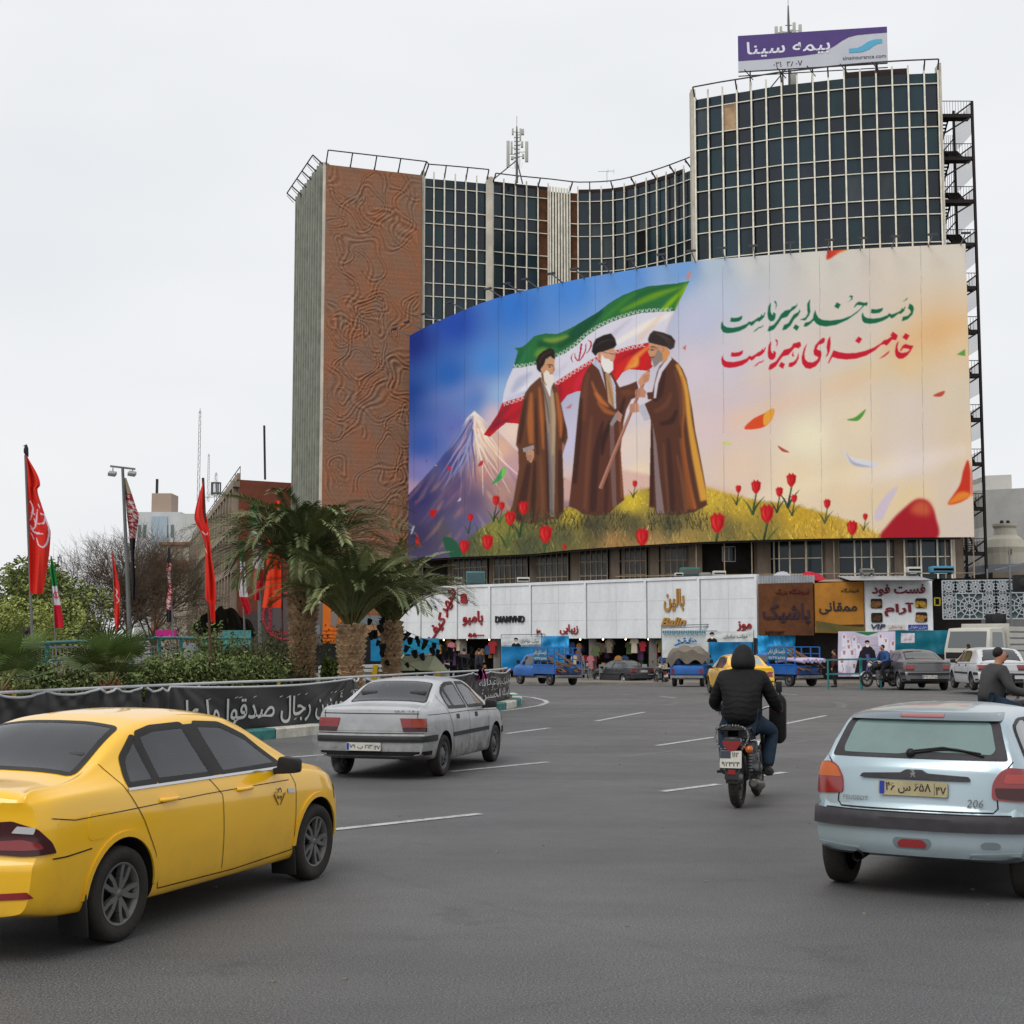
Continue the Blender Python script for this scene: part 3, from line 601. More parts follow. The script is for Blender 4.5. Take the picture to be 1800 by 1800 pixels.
 for pts,col in((Y([(925,1030),(980,950),(1050,850),(1075,880),(1030,970)]),(64,160,88)),(Y([(1030,910),(1050,850),(1076,880),(1040,960)]),(120,206,96)),(Y([(780,830),(810,785),(835,780),(830,820),(800,838)]),(196,52,56)),(Y([(450,840),(490,840),(490,870),(465,880)]),(196,44,60)),(Y([(270,1310),(345,1300),(330,1350),(300,1380)]),(196,26,30)),(Y([(120,1670),(135,1540),(185,1680)]),(206,44,42)),(Y([(560,1215),(600,1165),(600,1195)]),(226,222,236)),(Y([(70,1555),(95,1470),(112,1470),(85,1550)]),(206,200,226)),(Y([(325,825),(350,820),(340,838)]),(220,214,232)),(Y([(225,795),(245,765),(240,795)]),(150,44,84)),(Y([(490,440),(508,425),(500,445)]),(120,60,110)),(Y([(410,1590),(540,1620),(610,1780),(480,1785)]),(40,92,68)),(Y([(105,1210),(140,1195),(130,1230)]),(150,60,90))):
  c.poly(soft(pts),col,.5)
 c.poly([(1447,551+130),(1001,690)][:0]or[(993,718),(1006,709),(1003,718)],(200,120,140),.8)
 c.poly([(1200,612),(1206,606),(1205,616)],(214,104,76),.3)
 A=lambda l:[(1260+a/10,505+b_/10)for a,b_ in l]
 G1=[[(95,595),(75,640),(72,720),(110,790),(180,808),(280,800),(400,770),(500,720),(565,660),(570,640),(600,680),(640,660),(680,610),(720,590),(740,605),(790,570),(830,530),(855,440),(840,445),(820,490),(800,505),(790,465),(775,500),(750,530),(735,525),(660,580),(600,610),(565,600),(530,640),(400,690),(280,712),(180,705),(120,670)],[(250,530),(300,540),(380,530),(450,495),(440,560),(390,600),(300,612),(235,605)],[(640,790),(690,765),(740,720),(770,715),(815,685),(820,660),(790,690),(740,700),(700,730)],[(950,265),(905,340),(890,470),(905,560),(950,600),(1000,590),(1030,540),(1035,470),(1010,440),(985,450),(990,490),(960,470),(945,420)],[(1020,230),(1050,260),(1055,320),(1030,390),(1040,300),(1010,255)],[(1420,270),(1395,320),(1330,340),(1290,390),(1200,410),(1130,470),(1080,560),(1000,660),(920,690),(890,770),(930,775),(1010,735),(1080,640),(1140,550),(1240,515),(1300,430),(1370,380),(1410,330)],[(1455,385),(1440,430),(1350,480),(1300,560),(1260,630),(1180,665),(1150,755),(1220,740),(1300,670),(1360,560),(1430,500),(1470,420)],[(1380,650),(1450,690),(1410,765),(1340,715)],[(1640,205),(1590,290),(1590,400),(1600,460),(1560,530),(1450,575),(1560,580),(1620,500),(1645,430),(1635,330)],[(1730,395),(1700,480),(1690,550),(1640,600),(1550,625),(1525,690),(1580,690),(1650,640),(1705,580),(1750,640),(1810,672),(1920,690),(2100,660),(2300,570),(2480,440),(2600,320),(2640,325),(2655,265),(2580,270),(2500,250),(2450,280),(2405,360),(2430,350),(2470,310),(2570,320),(2500,400),(2360,500),(2200,560),(2000,585),(1860,575),(1790,540),(1750,470)],[(2110,265),(2180,300),(2135,380),(2065,340)],[(2320,180),(2350,140),(2390,150),(2385,210),(2280,280),(2350,225),(2370,180),(2340,170)],[(2565,440),(2545,500),(2555,580),(2590,625),(2680,642),(2800,630),(2920,590),(3010,540),(3035,510),(3070,550),(3110,530),(3160,490),(3200,460),(3230,470),(3290,420),(3320,340),(3300,345),(3280,390),(3260,360),(3240,400),(3200,430),(3130,460),(3070,480),(3035,455),(3000,490),(2880,535),(2750,552),(2640,540),(2590,510)],[(2720,380),(2800,390),(2870,375),(2925,360),(2910,410),(2860,450),(2760,462),(2705,450)],[(3255,260),(3340,220),(3360,170),(3320,215)],[(3390,285),(3450,320),(3465,380),(3440,480),(3360,560),(3250,600),(3270,520),(3360,500),(3410,440),(3400,400),(3360,370)]]
 R1=[[(100,1200),(80,1260),(90,1350),(130,1400),(220,1418),(330,1405),(450,1370),(540,1310),(575,1260),(610,1290),(650,1265),(700,1215),(740,1215),(800,1180),(840,1130),(865,1050),(845,1060),(820,1110),(800,1075),(780,1115),(740,1135),(660,1190),(610,1220),(575,1200),(530,1250),(420,1290),(290,1315),(170,1305),(120,1270)],[(260,1140),(310,1150),(390,1140),(465,1105),(450,1170),(400,1210),(310,1222),(245,1215)],[(650,1400),(700,1375),(750,1330),(785,1325),(825,1295),(830,1270),(800,1300),(750,1310),(710,1340)],[(955,945),(910,1020),(895,1150),(905,1240),(950,1278),(1000,1270),(1035,1220),(1040,1150),(1020,1120),(990,1125),(995,1165),(965,1150),(950,1100)],[(1040,905),(1070,940),(1070,1000),(1045,1060),(1055,975),(1030,930)],[(1475,965),(1440,960),(1400,975),(1340,990),(1320,1040),(1290,1070),(1180,1100),(1110,1200),(1040,1300),(930,1360),(905,1450),(960,1445),(1040,1390),(1110,1280),(1160,1215),(1260,1190),(1320,1120),(1370,1060),(1440,1075),(1480,1030)],[(1130,1310),(1200,1350),(1160,1435),(1090,1385)],[(1350,1120),(1320,1180),(1330,1225),(1365,1200),(1345,1180)],[(1440,1145),(1400,1260),(1350,1310),(1270,1330),(1260,1400),(1320,1400),(1390,1350),(1440,1250)],[(1590,985),(1530,1080),(1490,1230),(1500,1340),(1560,1420),(1640,1435),(1740,1390),(1810,1300),(1842,1190),(1830,1115),(1790,1105),(1755,1085),(1790,1010),(1840,1000),(1890,970),(1905,900),(1870,885),(1800,940),(1730,1020),(1700,1120),(1710,1190),(1760,1215),(1790,1230),(1760,1280),(1690,1320),(1600,1315),(1550,1260),(1540,1170),(1560,1080)],[(1995,855),(1950,930),(1930,1050),(1945,1150),(1910,1230),(1950,1200),(1985,1130),(2000,1000)],[(2050,1110),(2000,1220),(1950,1340),(1975,1330),(2030,1225),(2130,1255),(2280,1270),(2450,1255),(2630,1200),(2780,1110),(2880,1020),(2930,1000),(2990,1025),(3030,980),(3080,920),(3150,930),(3185,850),(3140,810),(3090,780),(3050,850),(3080,860),(3050,880),(2990,920),(2940,930),(2890,980),(2760,1060),(2600,1120),(2440,1155),(2280,1160),(2150,1140),(2080,1115)],[(2490,865),(2555,905),(2505,990),(2430,945)],[(2845,1265),(2950,1215),(3020,1160),(3040,1110),(2990,1150)],[(3315,805),(3390,845),(3340,930),(3260,885)],[(3200,935),(3155,1000),(3130,1120),(3145,1210),(3200,1258),(3270,1255),(3350,1200),(3410,1120),(3460,1025),(3390,1020),(3320,995),(3270,1020),(3220,1110),(3230,1130),(3280,1070),(3360,1080),(3400,1095),(3340,1140),(3250,1155),(3195,1130),(3175,1060)]]
 for grp,col,glow in((G1,(26,104,70),(214,232,222)),(R1,(204,28,50),(250,214,206))):
  for l in grp:c.poly(A(l),glow,1.2,.55)
  for l in grp:c.poly(A(l),col,.25)
 for x in(729,768,817,876,926,983,1046,1118,1192,1270,1352,1440,1528,1618):
  c.stroke([(x,BY0),(x+(x-900)*.01,BY1)],.9,(40,40,60),0,.22,smooth=False)
 rng=np.random.default_rng(1);c.a*=(1+rng.normal(0,.012,(c.H,c.W,1))).astype(np.float32)
 return np.clip(c.a,0,1)
BB=[(720,590,986,115.0),(742,578,984,113.4),(790,556,980,110.6),(860,528,977,107.2),(930,509,974,104.6),(1000,494,967,102.4),(1100,476,960,100.2),(1220,459,953,98.6),(1330,450,949,97.4),(1450,441,946.5,96.5),(1580,434,945,95.9),(1697,428.5,944,95.5)]
f_top,f_bot,f_D=(pchip([(b_[0],b_[i])for b_ in BB])for i in(1,2,3))
def project(x,y,z):
 z=z-CZ;dep=y*_cp+z*_sp;up=-y*_sp+z*_cp
 return 900+F*x/dep,900-F*up/dep
def sample(img,px,py):
 X=np.clip((px-BX0)*2-.5,0,img.shape[1]-1.01);Y=np.clip((py-BY0)*2-.5,0,img.shape[0]-1.01)
 x0,y0=X.astype(int),Y.astype(int);fx,fy=(X-x0)[...,None],(Y-y0)[...,None]
 return(img[y0,x0]*(1-fx)+img[y0,x0+1]*fx)*(1-fy)+(img[y0+1,x0]*(1-fx)+img[y0+1,x0+1]*fx)*fy
def to_lin(a):return np.where(a<=.04045,a/12.92,((a+.055)/1.055)**2.4)
def color_attr(me,col):
 at_=me.color_attributes.new('col','FLOAT_COLOR','POINT')
 c4=np.ones((len(me.vertices),4),np.float32);c4[:,:3]=col.reshape(-1,3);at_.data.foreach_set('color',c4.ravel())
def grid_mesh(V):
 nu,nv=V.shape[:2];me=bpy.data.meshes.new('sheet');me.vertices.add(nu*nv);me.vertices.foreach_set('co',V.astype(np.float32).ravel())
 i=np.arange(nu-1)[:,None]*nv+np.arange(nv-1)[None,:]
 f=np.stack([i,i+nv,i+nv+1,i+1],-1).reshape(-1,4)
 me.loops.add(f.size);me.loops.foreach_set('vertex_index',f.ravel().astype(np.int32));me.polygons.add(len(f))
 me.polygons.foreach_set('loop_start',(np.arange(len(f))*4).astype(np.int32));me.update(calc_edges=True);me.validate()
 me.polygons.foreach_set('use_smooth',[True]*len(f));return me
BN,BM_=840,440
cols=np.linspace(720,1697,BN);P0=[at(x,f_top(x),f_D(x))for x in cols];P1z=[at(x,f_bot(x),f_D(x)).z for x in cols]
V=np.zeros((BN,BM_,3));tt=np.linspace(0,1,BM_)
for i in range(BN):
 V[i,:,0]=P0[i].x;V[i,:,1]=P0[i].y;V[i,:,2]=P0[i].z+(P1z[i]-P0[i].z)*tt
V[:,:,1]+=.025*np.sin(np.arange(BN)*.11)[:,None]*np.sin(tt*9)[None,:]
pp=np.array(project(V[...,0],V[...,1],V[...,2]))
img=to_lin(paint_billboard())
bcol=sample(img,pp[0],pp[1])*1.04
bb_base=(float(V[BN//2,0,0]),float(V[BN//2,0,1]),0)
bill=thing('billboard',bb_base,'huge curved printed billboard with three robed men and a flag before the dark tower','billboard')
me=grid_mesh(V-np.array(bb_base));color_attr(me,bcol);me.materials.append(attr_mat('printed_vinyl',.75,.2))
o=bpy.data.objects.new('printed_sheet',me);COL.objects.link(o);o.parent=bill
steel=mat('dark_steel',(.03,.026,.026),.6,noise=(2,.4));grey_steel=mat('grey_steel',(.25,.25,.25),.5,.3,noise=(3,.2))
def bnorm(i):
 d=P0[min(i+4,BN-1)]-P0[max(i-4,0)];d.z=0;d.normalize();return Vector((d.y,-d.x,0))
fr=MB()
for k in range(0,BN-20,20):
 j=min(k+20,BN-1);n0,n1=bnorm(k),bnorm(j)
 for za,zb in((P0[k].z,P0[j].z),(P1z[k],P1z[j]),((P0[k].z*.5+P1z[k]*.5),(P0[j].z*.5+P1z[j]*.5))):
  fr.bar(Vector((P0[k].x,P0[k].y,za-.06))-n0*.25,Vector((P0[j].x,P0[j].y,zb-.06))-n1*.25,.18,.14)
 fr.bar(Vector((P0[k].x,P0[k].y,P0[k].z))-n0*.3,Vector((P0[k].x,P0[k].y,P1z[k]))-n0*.3,.12,.12)
 if k%40==0:
  for z in(P0[k].z-1,P1z[k]+1):fr.bar(Vector((P0[k].x,P0[k].y,z))-n0*.3,Vector((P0[k].x,P0[k].y,z))-n0*2.0,.08)
fr.build('frame',steel,bill,off=bb_base)
lamp_m=mat('lamp_housing',(.06,.06,.06),.5);lampg=mat('lamp_glass',(.5,.5,.48),.2)
for px,(ox,oy)in((722,(-16,-5)),(744,(-34,-7)),(773,(-18,-14)),(818,(-38,-11)),(882,(-30,-11)),(915,(-34,-11)),(947,(-31,-15)),(990,(-28,-8)),(1028,(-23,-13)),(1075,(-20,-12)),(1120,(-18,-12)),(1171,(-17,-13)),(1222,(-15,-13)),(1275,(-14,-11)),(1327,(-13,-14)),(1390,(-8,-14)),(1455,(-4,-15)),(1512,(-1,-16)),(1568,(2,-18)),(1632,(4,-18)),(1690,(6,-14))):
 i=int((px-720)/977*(BN-1));n_=bnorm(i);a=P0[i]+Vector((0,0,-.1));e=a+n_*1.55+Vector((0,0,.42))
 m_=MB();m_.bar(a-n_*.3,e,.06);m_.bar(a+n_*.0+Vector((0,0,-.0)),a+n_*.7+Vector((0,0,.19)),.035)
 arm=m_.build('lamp_arm',grey_steel,bill,off=bb_base)
 h=MB();t_=Vector((n_.y,-n_.x,0));h.bar(e-t_*.32,e+t_*.32,.2,.12);h.build('floodlight',lamp_m,arm,off=bb_base)
Zr=at(742,308,117).z;Zt=at(1647,127,97).z
concrete=mat('weathered_concrete',srgb(150,142,128),.85,noise=(.7,.3),bump=(6,.3,.03))
mull=mat('pale_mullion',srgb(232,226,208),.6,noise=(1.5,.22))
gls=[mat('curtain_glass_%s'%n_,c_,.14,0,.42,noise=(.35,.6,(1,1,.25)))for n_,c_ in(('slate',(.010,.021,.030)),('blue',(.009,.028,.040)),('violet',(.013,.020,.031)),('teal',(.008,.029,.036)),('pale',(.035,.048,.056)),('black',(.005,.008,.010)))]
board=mat('rusty_board',srgb(96,62,42),.85,noise=(1.2,.4));hole=mat('opening_plaster',srgb(176,148,116),.9,noise=(2,.3))
bldg=thing('office_building',(at(1000,336,118).x,118,0),'dark glass office building with scalloped curved facade and one tall brick relief wall','building')
BL=tuple(bldg.location)
def zlines(ztop):
 z=[ztop];z.append(ztop-.8)
 while z[-1]>6.5:
  z.append(z[-1]-2.0);z.append(z[-1]-1.14)
 return z
n_win=[0];stuff_pane=MB();panes=[]
pr=random.Random(8)
def curtain(cols,ztop,visible,depth_in=.14,zmin=6.0,special={}):
 mm_=MB();zs=[z for z in zlines(ztop)if z>zmin]+[zmin]
 for i in range(len(cols)-1):
  a,b_=cols[i],cols[i+1];d=(b_-a).normalized();n_=Vector((d.y,-d.x,0))
  ai,bi=a-n_*depth_in,b_-n_*depth_in
  for k in range(len(zs)-1):
   tilt=pr.uniform(-.012,.012);tl2=pr.uniform(-.012,.012)
   q=[Vector((ai.x,ai.y,zs[k+1]))+n_*tilt,Vector((bi.x,bi.y,zs[k+1]))+n_*tl2,Vector((bi.x,bi.y,zs[k]))-n_*tilt,Vector((ai.x,ai.y,zs[k]))-n_*tl2]
   mt=special.get((i,k))or special.get((i,None))or(pr.choice(gls[:4])if pr.random()<.9 else pr.choice(gls[4:]))
   panes.append((q,mt,visible(a,zs[k])))
  for k in range(1,len(zs)-1):
   z=zs[k];mm_.bar(Vector((a.x,a.y,z))+n_*.0,Vector((b_.x,b_.y,z))+n_*.0,.06,.065)
 for i,a in enumerate(cols):
  d=(cols[min(i+1,len(cols)-1)]-cols[max(i-1,0)]).normalized();n_=Vector((d.y,-d.x,0))
  mm_.bar(a+n_*.09+Vector((0,0,zmin)),a+n_*.09+Vector((0,0,ztop+.55)),.078,.11,up=d)
 return mm_
def plan(pts,z):return[Vector((p.x,p.y,0))for p in(atz(x,y,z)for x,y in pts)]
TX=[1222,1245,1270.4,1295.5,1321,1347,1373.8,1401,1429,1456,1483.5,1511.5,1539.5,1567.8,1595.8,1623.8,1648]
t_y=pchip([(1222,174.5),(1271,165.6),(1320,158),(1373,149),(1402,146),(1429,143),(1484,137),(1540,132.5),(1598,129),(1648,127)])
tower_plan=plan([(x,t_y(x))for x in TX],Zt)
W1=[746,762.5,781,800,818.6,837.5,855];W2=[866,885,905.5,925,945,963];LV=[967,972,977,982,987,992,997];W3=[1001,1015.5,1036.7,1057,1078,1098,1118,1137,1155.5,1172,1188,1203,1216,1227]
w_y=pchip([(746,312.5),(800,317),(854,322),(905,328),(963,333.5),(1000,338),(1018,339),(1060,338),(1098,333.5),(1138,323.5),(1173,313),(1200,303.5),(1216,297.5),(1230,292)])
wing={k:plan([(x,w_y(x))for x in v],Zr)for k,v in(('a',W1),('b',W2),('l',LV),('c',W3))}
vis_t=lambda p,z:z>27.5
mm1=curtain(tower_plan,Zt,vis_t,special={(2,1):hole,(7,1):gls[0]})
vis_w=lambda p,z:z>24.5
mm2=curtain(wing['a'],Zr,vis_w);mm3=curtain(wing['b'],Zr,vis_w,special={(4,None):board});mm4=curtain(wing['c'],Zr,vis_w,special={(0,None):board,(6,3):mat('black_opening',(.008,.008,.008),.9)})
for mb_,nm in((mm1,'mullion_grid'),(mm2,'mullion_grid'),(mm3,'mullion_grid'),(mm4,'mullion_grid')):mb_.build(nm,mull,bldg,off=BL)
lv=MB()
for p in wing['l']:lv.bar(p+Vector((0,-.05,6)),p+Vector((0,-.05,Zr+.3)),.1,.16,up=(1,0,0))
lv.build('louvre_fins',mull,bldg,off=BL)
lb=MB();a,b_=wing['b'][-1],wing['c'][0];lb.quad(Vector((a.x,a.y+.4,6)),Vector((b_.x,b_.y+.4,6)),Vector((b_.x,b_.y+.4,Zr)),Vector((a.x,a.y+.4,Zr)))
lb.build('louvre_back',mat('brown_panel',(.035,.022,.018),.8,noise=(.8,.4)),bldg,off=BL)
psm=mat('pale_stone',srgb(196,188,174),.75,noise=(.9,.2));pil=MB()
for(x0,x1,zt_,dz)in((855.5,866,Zr,.5),(741,745.6,Zr,.5)):
 a,b_=plan([(x0,w_y(x0))],Zr)[0],plan([(x1,w_y(x1))],Zr)[0]
 pil.box(((a.x+b_.x)/2,(a.y+b_.y)/2-.1,(zt_+dz+6)/2),((b_-a).length,.5,zt_+dz-6));pil.build('pilaster',psm,bldg,off=BL);pil=MB()
a=plan([(1218,175.5)],Zt)[0];pil.box((a.x,a.y+.3,(Zt+6.8)/2),(.33,.9,Zt+.7-6));pil.build('pilaster',psm,bldg,off=BL);pil=MB()
b_=tower_plan[-1];pil.box((b_.x+.16,b_.y+.4,(Zt+6.7)/2),(.16,1.0,Zt+.6-6))
pil.build('pilaster',psm,bldg,off=BL)
panes_v=[p for p in panes if p[2]];area=lambda q:(q[1]-q[0]).length*(q[2]-q[1]).length/q[0].y**2
panes_v.sort(key=lambda p:-area(p[0]));top=panes_v[:100];rest=panes_v[100:]+[p for p in panes if not p[2]]
for q,mt,_ in top:
 m_=MB();m_.quad(*q);m_.build('window',mt,bldg,off=BL)
st=MB();mats_=gls+[board,hole,MATS['black_opening']]
for q,mt,_ in rest:st.mi=mats_.index(mt);st.quad(*q)
o=st.build('window_panes',mats_,bldg,off=BL);o['kind']='stuff'
bk=plan([(573,289),(741.5,308)],Zr);A0,A1=bk;LW=(A1-A0).length;du=(A1-A0).normalized();nn=Vector((du.y,-du.x,0))
NU,NV=230,560;zb_=4.0;U,Zg=np.meshgrid(np.linspace(0,LW,NU),np.linspace(Zr,zb_,NV),indexing='ij')
rng=np.random.default_rng(4);Hh=np.zeros_like(U)
def ridge(d,w_,per):return np.exp(-(d/w_)**2)*np.cos(d*2*PI/per)
wx=U+.25*np.sin(Zg*.9+U*.4)+.25*np.sin(Zg*2.3+1.1*U);wz=Zg+.25*np.sin(U*.8+.3*Zg)+.3*np.sin(U*2.0-Zg)
for k in range(40):
 cx,cz=rng.uniform(.3,LW-.3),rng.uniform(6,Zr-.5);r=rng.uniform(.3,1.9);an=rng.uniform(0,PI);asp=rng.uniform(.45,.95);spi=rng.uniform(-.25,.25)
 X_,Z_=wx-cx,wz-cz;c_,s_=math.cos(an),math.sin(an);p_,q_=X_*c_+Z_*s_,(-X_*s_+Z_*c_)/asp
 rad=np.hypot(p_,q_);th=np.arctan2(q_,p_);Hh+=.75*ridge(rad-r-spi*th,.36,.40)
for k in range(26):
 cx,cz=rng.uniform(0,LW),rng.uniform(5,Zr);cv=rng.uniform(-.35,.35);L_=rng.uniform(1.5,4);an=rng.uniform(.6,2.5)
 X_,Z_=wx-cx,wz-cz;c_,s_=math.cos(an),math.sin(an);p_,q_=X_*c_+Z_*s_,-X_*s_+Z_*c_
 Hh+=.7*np.exp(-(p_/L_)**4)*ridge(q_-cv*p_*p_*.6,.45,.42)
for k in range(90):
 cx,cz=rng.uniform(.2,LW-.2),rng.uniform(5,Zr-.3);r=rng.uniform(.1,.8);an=rng.uniform(0,PI);c_,s_=math.cos(an),math.sin(an);X_,Z_=wx-cx,wz-cz;p_,q_=X_*c_+Z_*s_,(-X_*s_+Z_*c_)/rng.uniform(.3,.9);Hh+=.45*ridge(np.hypot(p_,q_)-r,.17,.19)
Hh=np.tanh(Hh*.8)
ed=np.minimum(np.minimum(U,LW-U)/.35,1)*np.minimum((Zr-Zg)/.4,1);Hh*=np.clip(ed,0,1)
Pv=np.zeros((NU,NV,3));dpt=.07*Hh+.02
Pv[...,0]=A0.x+du.x*U+nn.x*dpt;Pv[...,1]=A0.y+du.y*U+nn.y*dpt;Pv[...,2]=Zg
lo=rng.normal(0,1,(12,30));ii=np.linspace(0,10.99,NU);jj=np.linspace(0,28.99,NV);i0,j0=ii.astype(int),jj.astype(int);fi,fj=(ii-i0)[:,None],(jj-j0)[None,:]
fi,fj=fi*fi*(3-2*fi),fj*fj*(3-2*fj)
ln_=(lo[i0][:,j0]*(1-fi)+lo[i0+1][:,j0]*fi)*(1-fj)+(lo[i0][:,j0+1]*(1-fi)+lo[i0+1][:,j0+1]*fi)*fj
base=np.array(srgb(170,121,94));gry=np.array(srgb(146,122,104));red_=np.array(srgb(172,114,82))
t1=np.clip(.5+.42*ln_,0,1)[...,None];cb=gry*(1-t1)+red_*t1;cb=cb*.55+base*.45
groove_shade=np.clip(.5-.5*Hh,0,1)[...,None]**1.6
cb=cb*(1-.45*groove_shade);crs=(np.sin(Zg*2*PI/.16)>.72)[...,None]  # relief hollows darkened in the vertex colour, as painted shade
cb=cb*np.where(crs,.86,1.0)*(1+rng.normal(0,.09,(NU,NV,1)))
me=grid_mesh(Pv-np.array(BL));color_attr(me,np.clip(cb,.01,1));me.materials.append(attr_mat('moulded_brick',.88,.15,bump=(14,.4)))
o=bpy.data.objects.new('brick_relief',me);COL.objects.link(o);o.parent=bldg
sd=plan([(570.5,291.5),(523.6,357)],Zr);S0,S1=sd;sdu=(S1-S0).normalized();sn=Vector((-sdu.y,sdu.x,0))
if sn.x>0:sn=-sn
fin_m=mat('grey_fin',srgb(150,152,140),.75,noise=(1,.25));sp_m=mat('spandrel',srgb(92,94,86),.6,noise=(.6,.35,(1,1,.3)))
fb=MB();fb.quad(Vector((S0.x,S0.y,3))-sn*.5,Vector((S1.x,S1.y,3))-sn*.5,Vector((S1.x,S1.y,Zr))-sn*.5,Vector((S0.x,S0.y,Zr))-sn*.5);fb.build('side_wall',sp_m,bldg,off=BL)
fn=MB();nfin=11
for k in range(nfin+1):
 p=S0.lerp(S1,k/nfin);fn.bar(p-sn*.15+Vector((0,0,3)),p-sn*.15+Vector((0,0,Zr+(.6 if k else.2))),.16,.75 if 0<k else.5,up=sn)
z=Zr-.3
while z>4:fn.bar(S0-sn*.35+Vector((0,0,z)),S1-sn*.35+Vector((0,0,z)),.14,.1);z-=1.05
fn.build('side_fins',fin_m,bldg,off=BL)
cn=MB();p=S0.lerp(A0,.5);cn.box((p.x,p.y+.05,(Zr+3.2)/2),(.34,.4,Zr+.2-3));cn.build('corner_strip',mat('pale_stone',(0,0,0)),bldg,off=BL)
vol=MB()
def shell(front,z,back):
 f2=[Vector((p.x,p.y+.3,0))for p in front];n_=len(f2)
 vol.add([Vector((p.x,p.y,z-.05))for p in f2]+[Vector((p.x*(1+back/p.y),p.y+back,z-.05))for p in f2],[(i,i+1,n_+i+1,n_+i)for i in range(n_-1)])
 B0,B1=(Vector((p.x+max(p.x,0)*back/p.y*1.08 if p is f2[0]else p.x*(1+back/p.y)-.6,p.y+back,0))for p in(f2[0],f2[-1]))
 for p0,p1 in((f2[0],B0),(B1,f2[-1]),(B0,B1)):
  vol.quad(Vector((p0.x,p0.y,0)),Vector((p1.x,p1.y,0)),Vector((p1.x,p1.y,z-.05)),Vector((p0.x,p0.y,z-.05)))
 for i in range(n_-1):vol.quad(f2[i],f2[i+1],f2[i+1]+Vector((0,0,z-.05)),f2[i]+Vector((0,0,z-.05)))
shell(tower_plan,Zt,24);shell([A0,A1]+wing['a']+wing['b']+wing['c'],Zr,16)
vol.build('core_wall',mat('dark_core',(.03,.03,.032),.8,noise=(.5,.3)),bldg,off=BL)
rl=MB();rm_=mat('rail_steel',(.05,.045,.045),.6)
def rail(pts,z,out,up_,step=2):
 Q=[]
 for i,p in enumerate(pts):
  d=(pts[min(i+1,len(pts)-1)]-pts[max(i-1,0)]).normalized();n_=Vector((d.y,-d.x,0));q=Vector((p.x,p.y,z+up_))+n_*out;Q.append(q)
  if i%step==0 or i==len(pts)-1:rl.bar(Vector((p.x,p.y,z)),q,.09);rl.bar(Vector((p.x,p.y,z))-n_*.4,q+Vector((0,0,-.2)),.04)
 for i in range(len(Q)-1):rl.bar(Q[i],Q[i+1],.08)
 rl.build('parapet_rail',rm_,bldg,off=BL);rl.__init__()
rail([A0.lerp(A1,k/4)for k in range(5)]+wing['a'][::2],Zr,.8,.95,1)
rail(wing['b']+wing['c'],Zr,.8,.7,2)
rail([S0.lerp(S1,k/5)for k in range(6)],Zr,-1.0,.8,1)
rail(tower_plan[:10],Zt,.5,.75,3);rail(tower_plan[9:],Zt,.5,.75,3)
tp=MB()
for P_,z,i0_,i1_,h in((tower_plan,Zt,10,14,.45),(wing['c'],Zr,1,11,.35),(wing['b'],Zr,0,5,.3)):
 for i in range(i0_,i1_):tp.bar(Vector((P_[i].x,P_[i].y+.25,z+h/2)),Vector((P_[i+1].x,P_[i+1].y+.25,z+h/2)),.2,h)
 tp.build('parapet',mat('dark_parapet',(.035,.022,.022),.8),bldg,off=BL);tp.__init__()
pod=[P0[int(t*(BN-1))]-bnorm(int(t*(BN-1)))*1.6 for t in np.linspace(0,1,41)];pod=[Vector((p.x,p.y,0))for p in pod]
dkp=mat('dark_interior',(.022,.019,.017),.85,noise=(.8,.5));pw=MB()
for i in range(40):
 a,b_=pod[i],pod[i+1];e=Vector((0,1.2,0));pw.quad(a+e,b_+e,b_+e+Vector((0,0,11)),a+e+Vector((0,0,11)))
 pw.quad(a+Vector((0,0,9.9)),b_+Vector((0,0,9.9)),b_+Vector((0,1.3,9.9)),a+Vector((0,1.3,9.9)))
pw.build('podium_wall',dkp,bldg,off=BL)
brnf=mat('beige_frame',srgb(158,140,116),.75,noise=(2,.3));pglass=mat('podium_glass',(.03,.03,.03),.22,0,.5,noise=(.5,.6))
ccol=MB()
for i in list(range(2,20,3))+[20,25,30,35,39]:
 p=pod[i];ccol.box((p.x,p.y+.25,5.2),(.95 if i>18 else.6,.9,9.6),.1)
 if i<20:ccol.box((p.x+.62,p.y+.2,5.2),(.22,.7,9.6))
ccol.build('podium_column',mat('dirty_concrete',srgb(112,100,88),.9,noise=(.8,.4,(1,1,.3)),bump=(4,.4,.03)),bldg,off=BL)
for(i0_,i1_)in[(3,5),(6,8),(9,11),(12,14),(15,17),(18,20)]:
 a,b_=pod[i0_]+Vector((-.6,.5,0)),pod[i1_]+Vector((-.5 if i1_<20 else-.3,.5,0));a=a.lerp(b_,-.18)
 wm=MB();wm.mi=1;wm.quad(a+Vector((0,.05,5.8)),b_+Vector((0,.05,5.8)),b_+Vector((0,.05,9.3)),a+Vector((0,.05,9.3)));wm.mi=0
 nc=6
 for k in range(nc+1):q=a.lerp(b_,k/nc);wm.bar(q+Vector((0,0,5.8)),q+Vector((0,0,9.3)),.07)
 for z in(5.85,6.75,7.75,8.75):wm.bar(a+Vector((0,0,z)),b_+Vector((0,0,z)),.07)
 wm.build('podium_window',[brnf,pglass],bldg,off=BL)
wht=mat('white_metal_frame',srgb(186,184,178),.6)
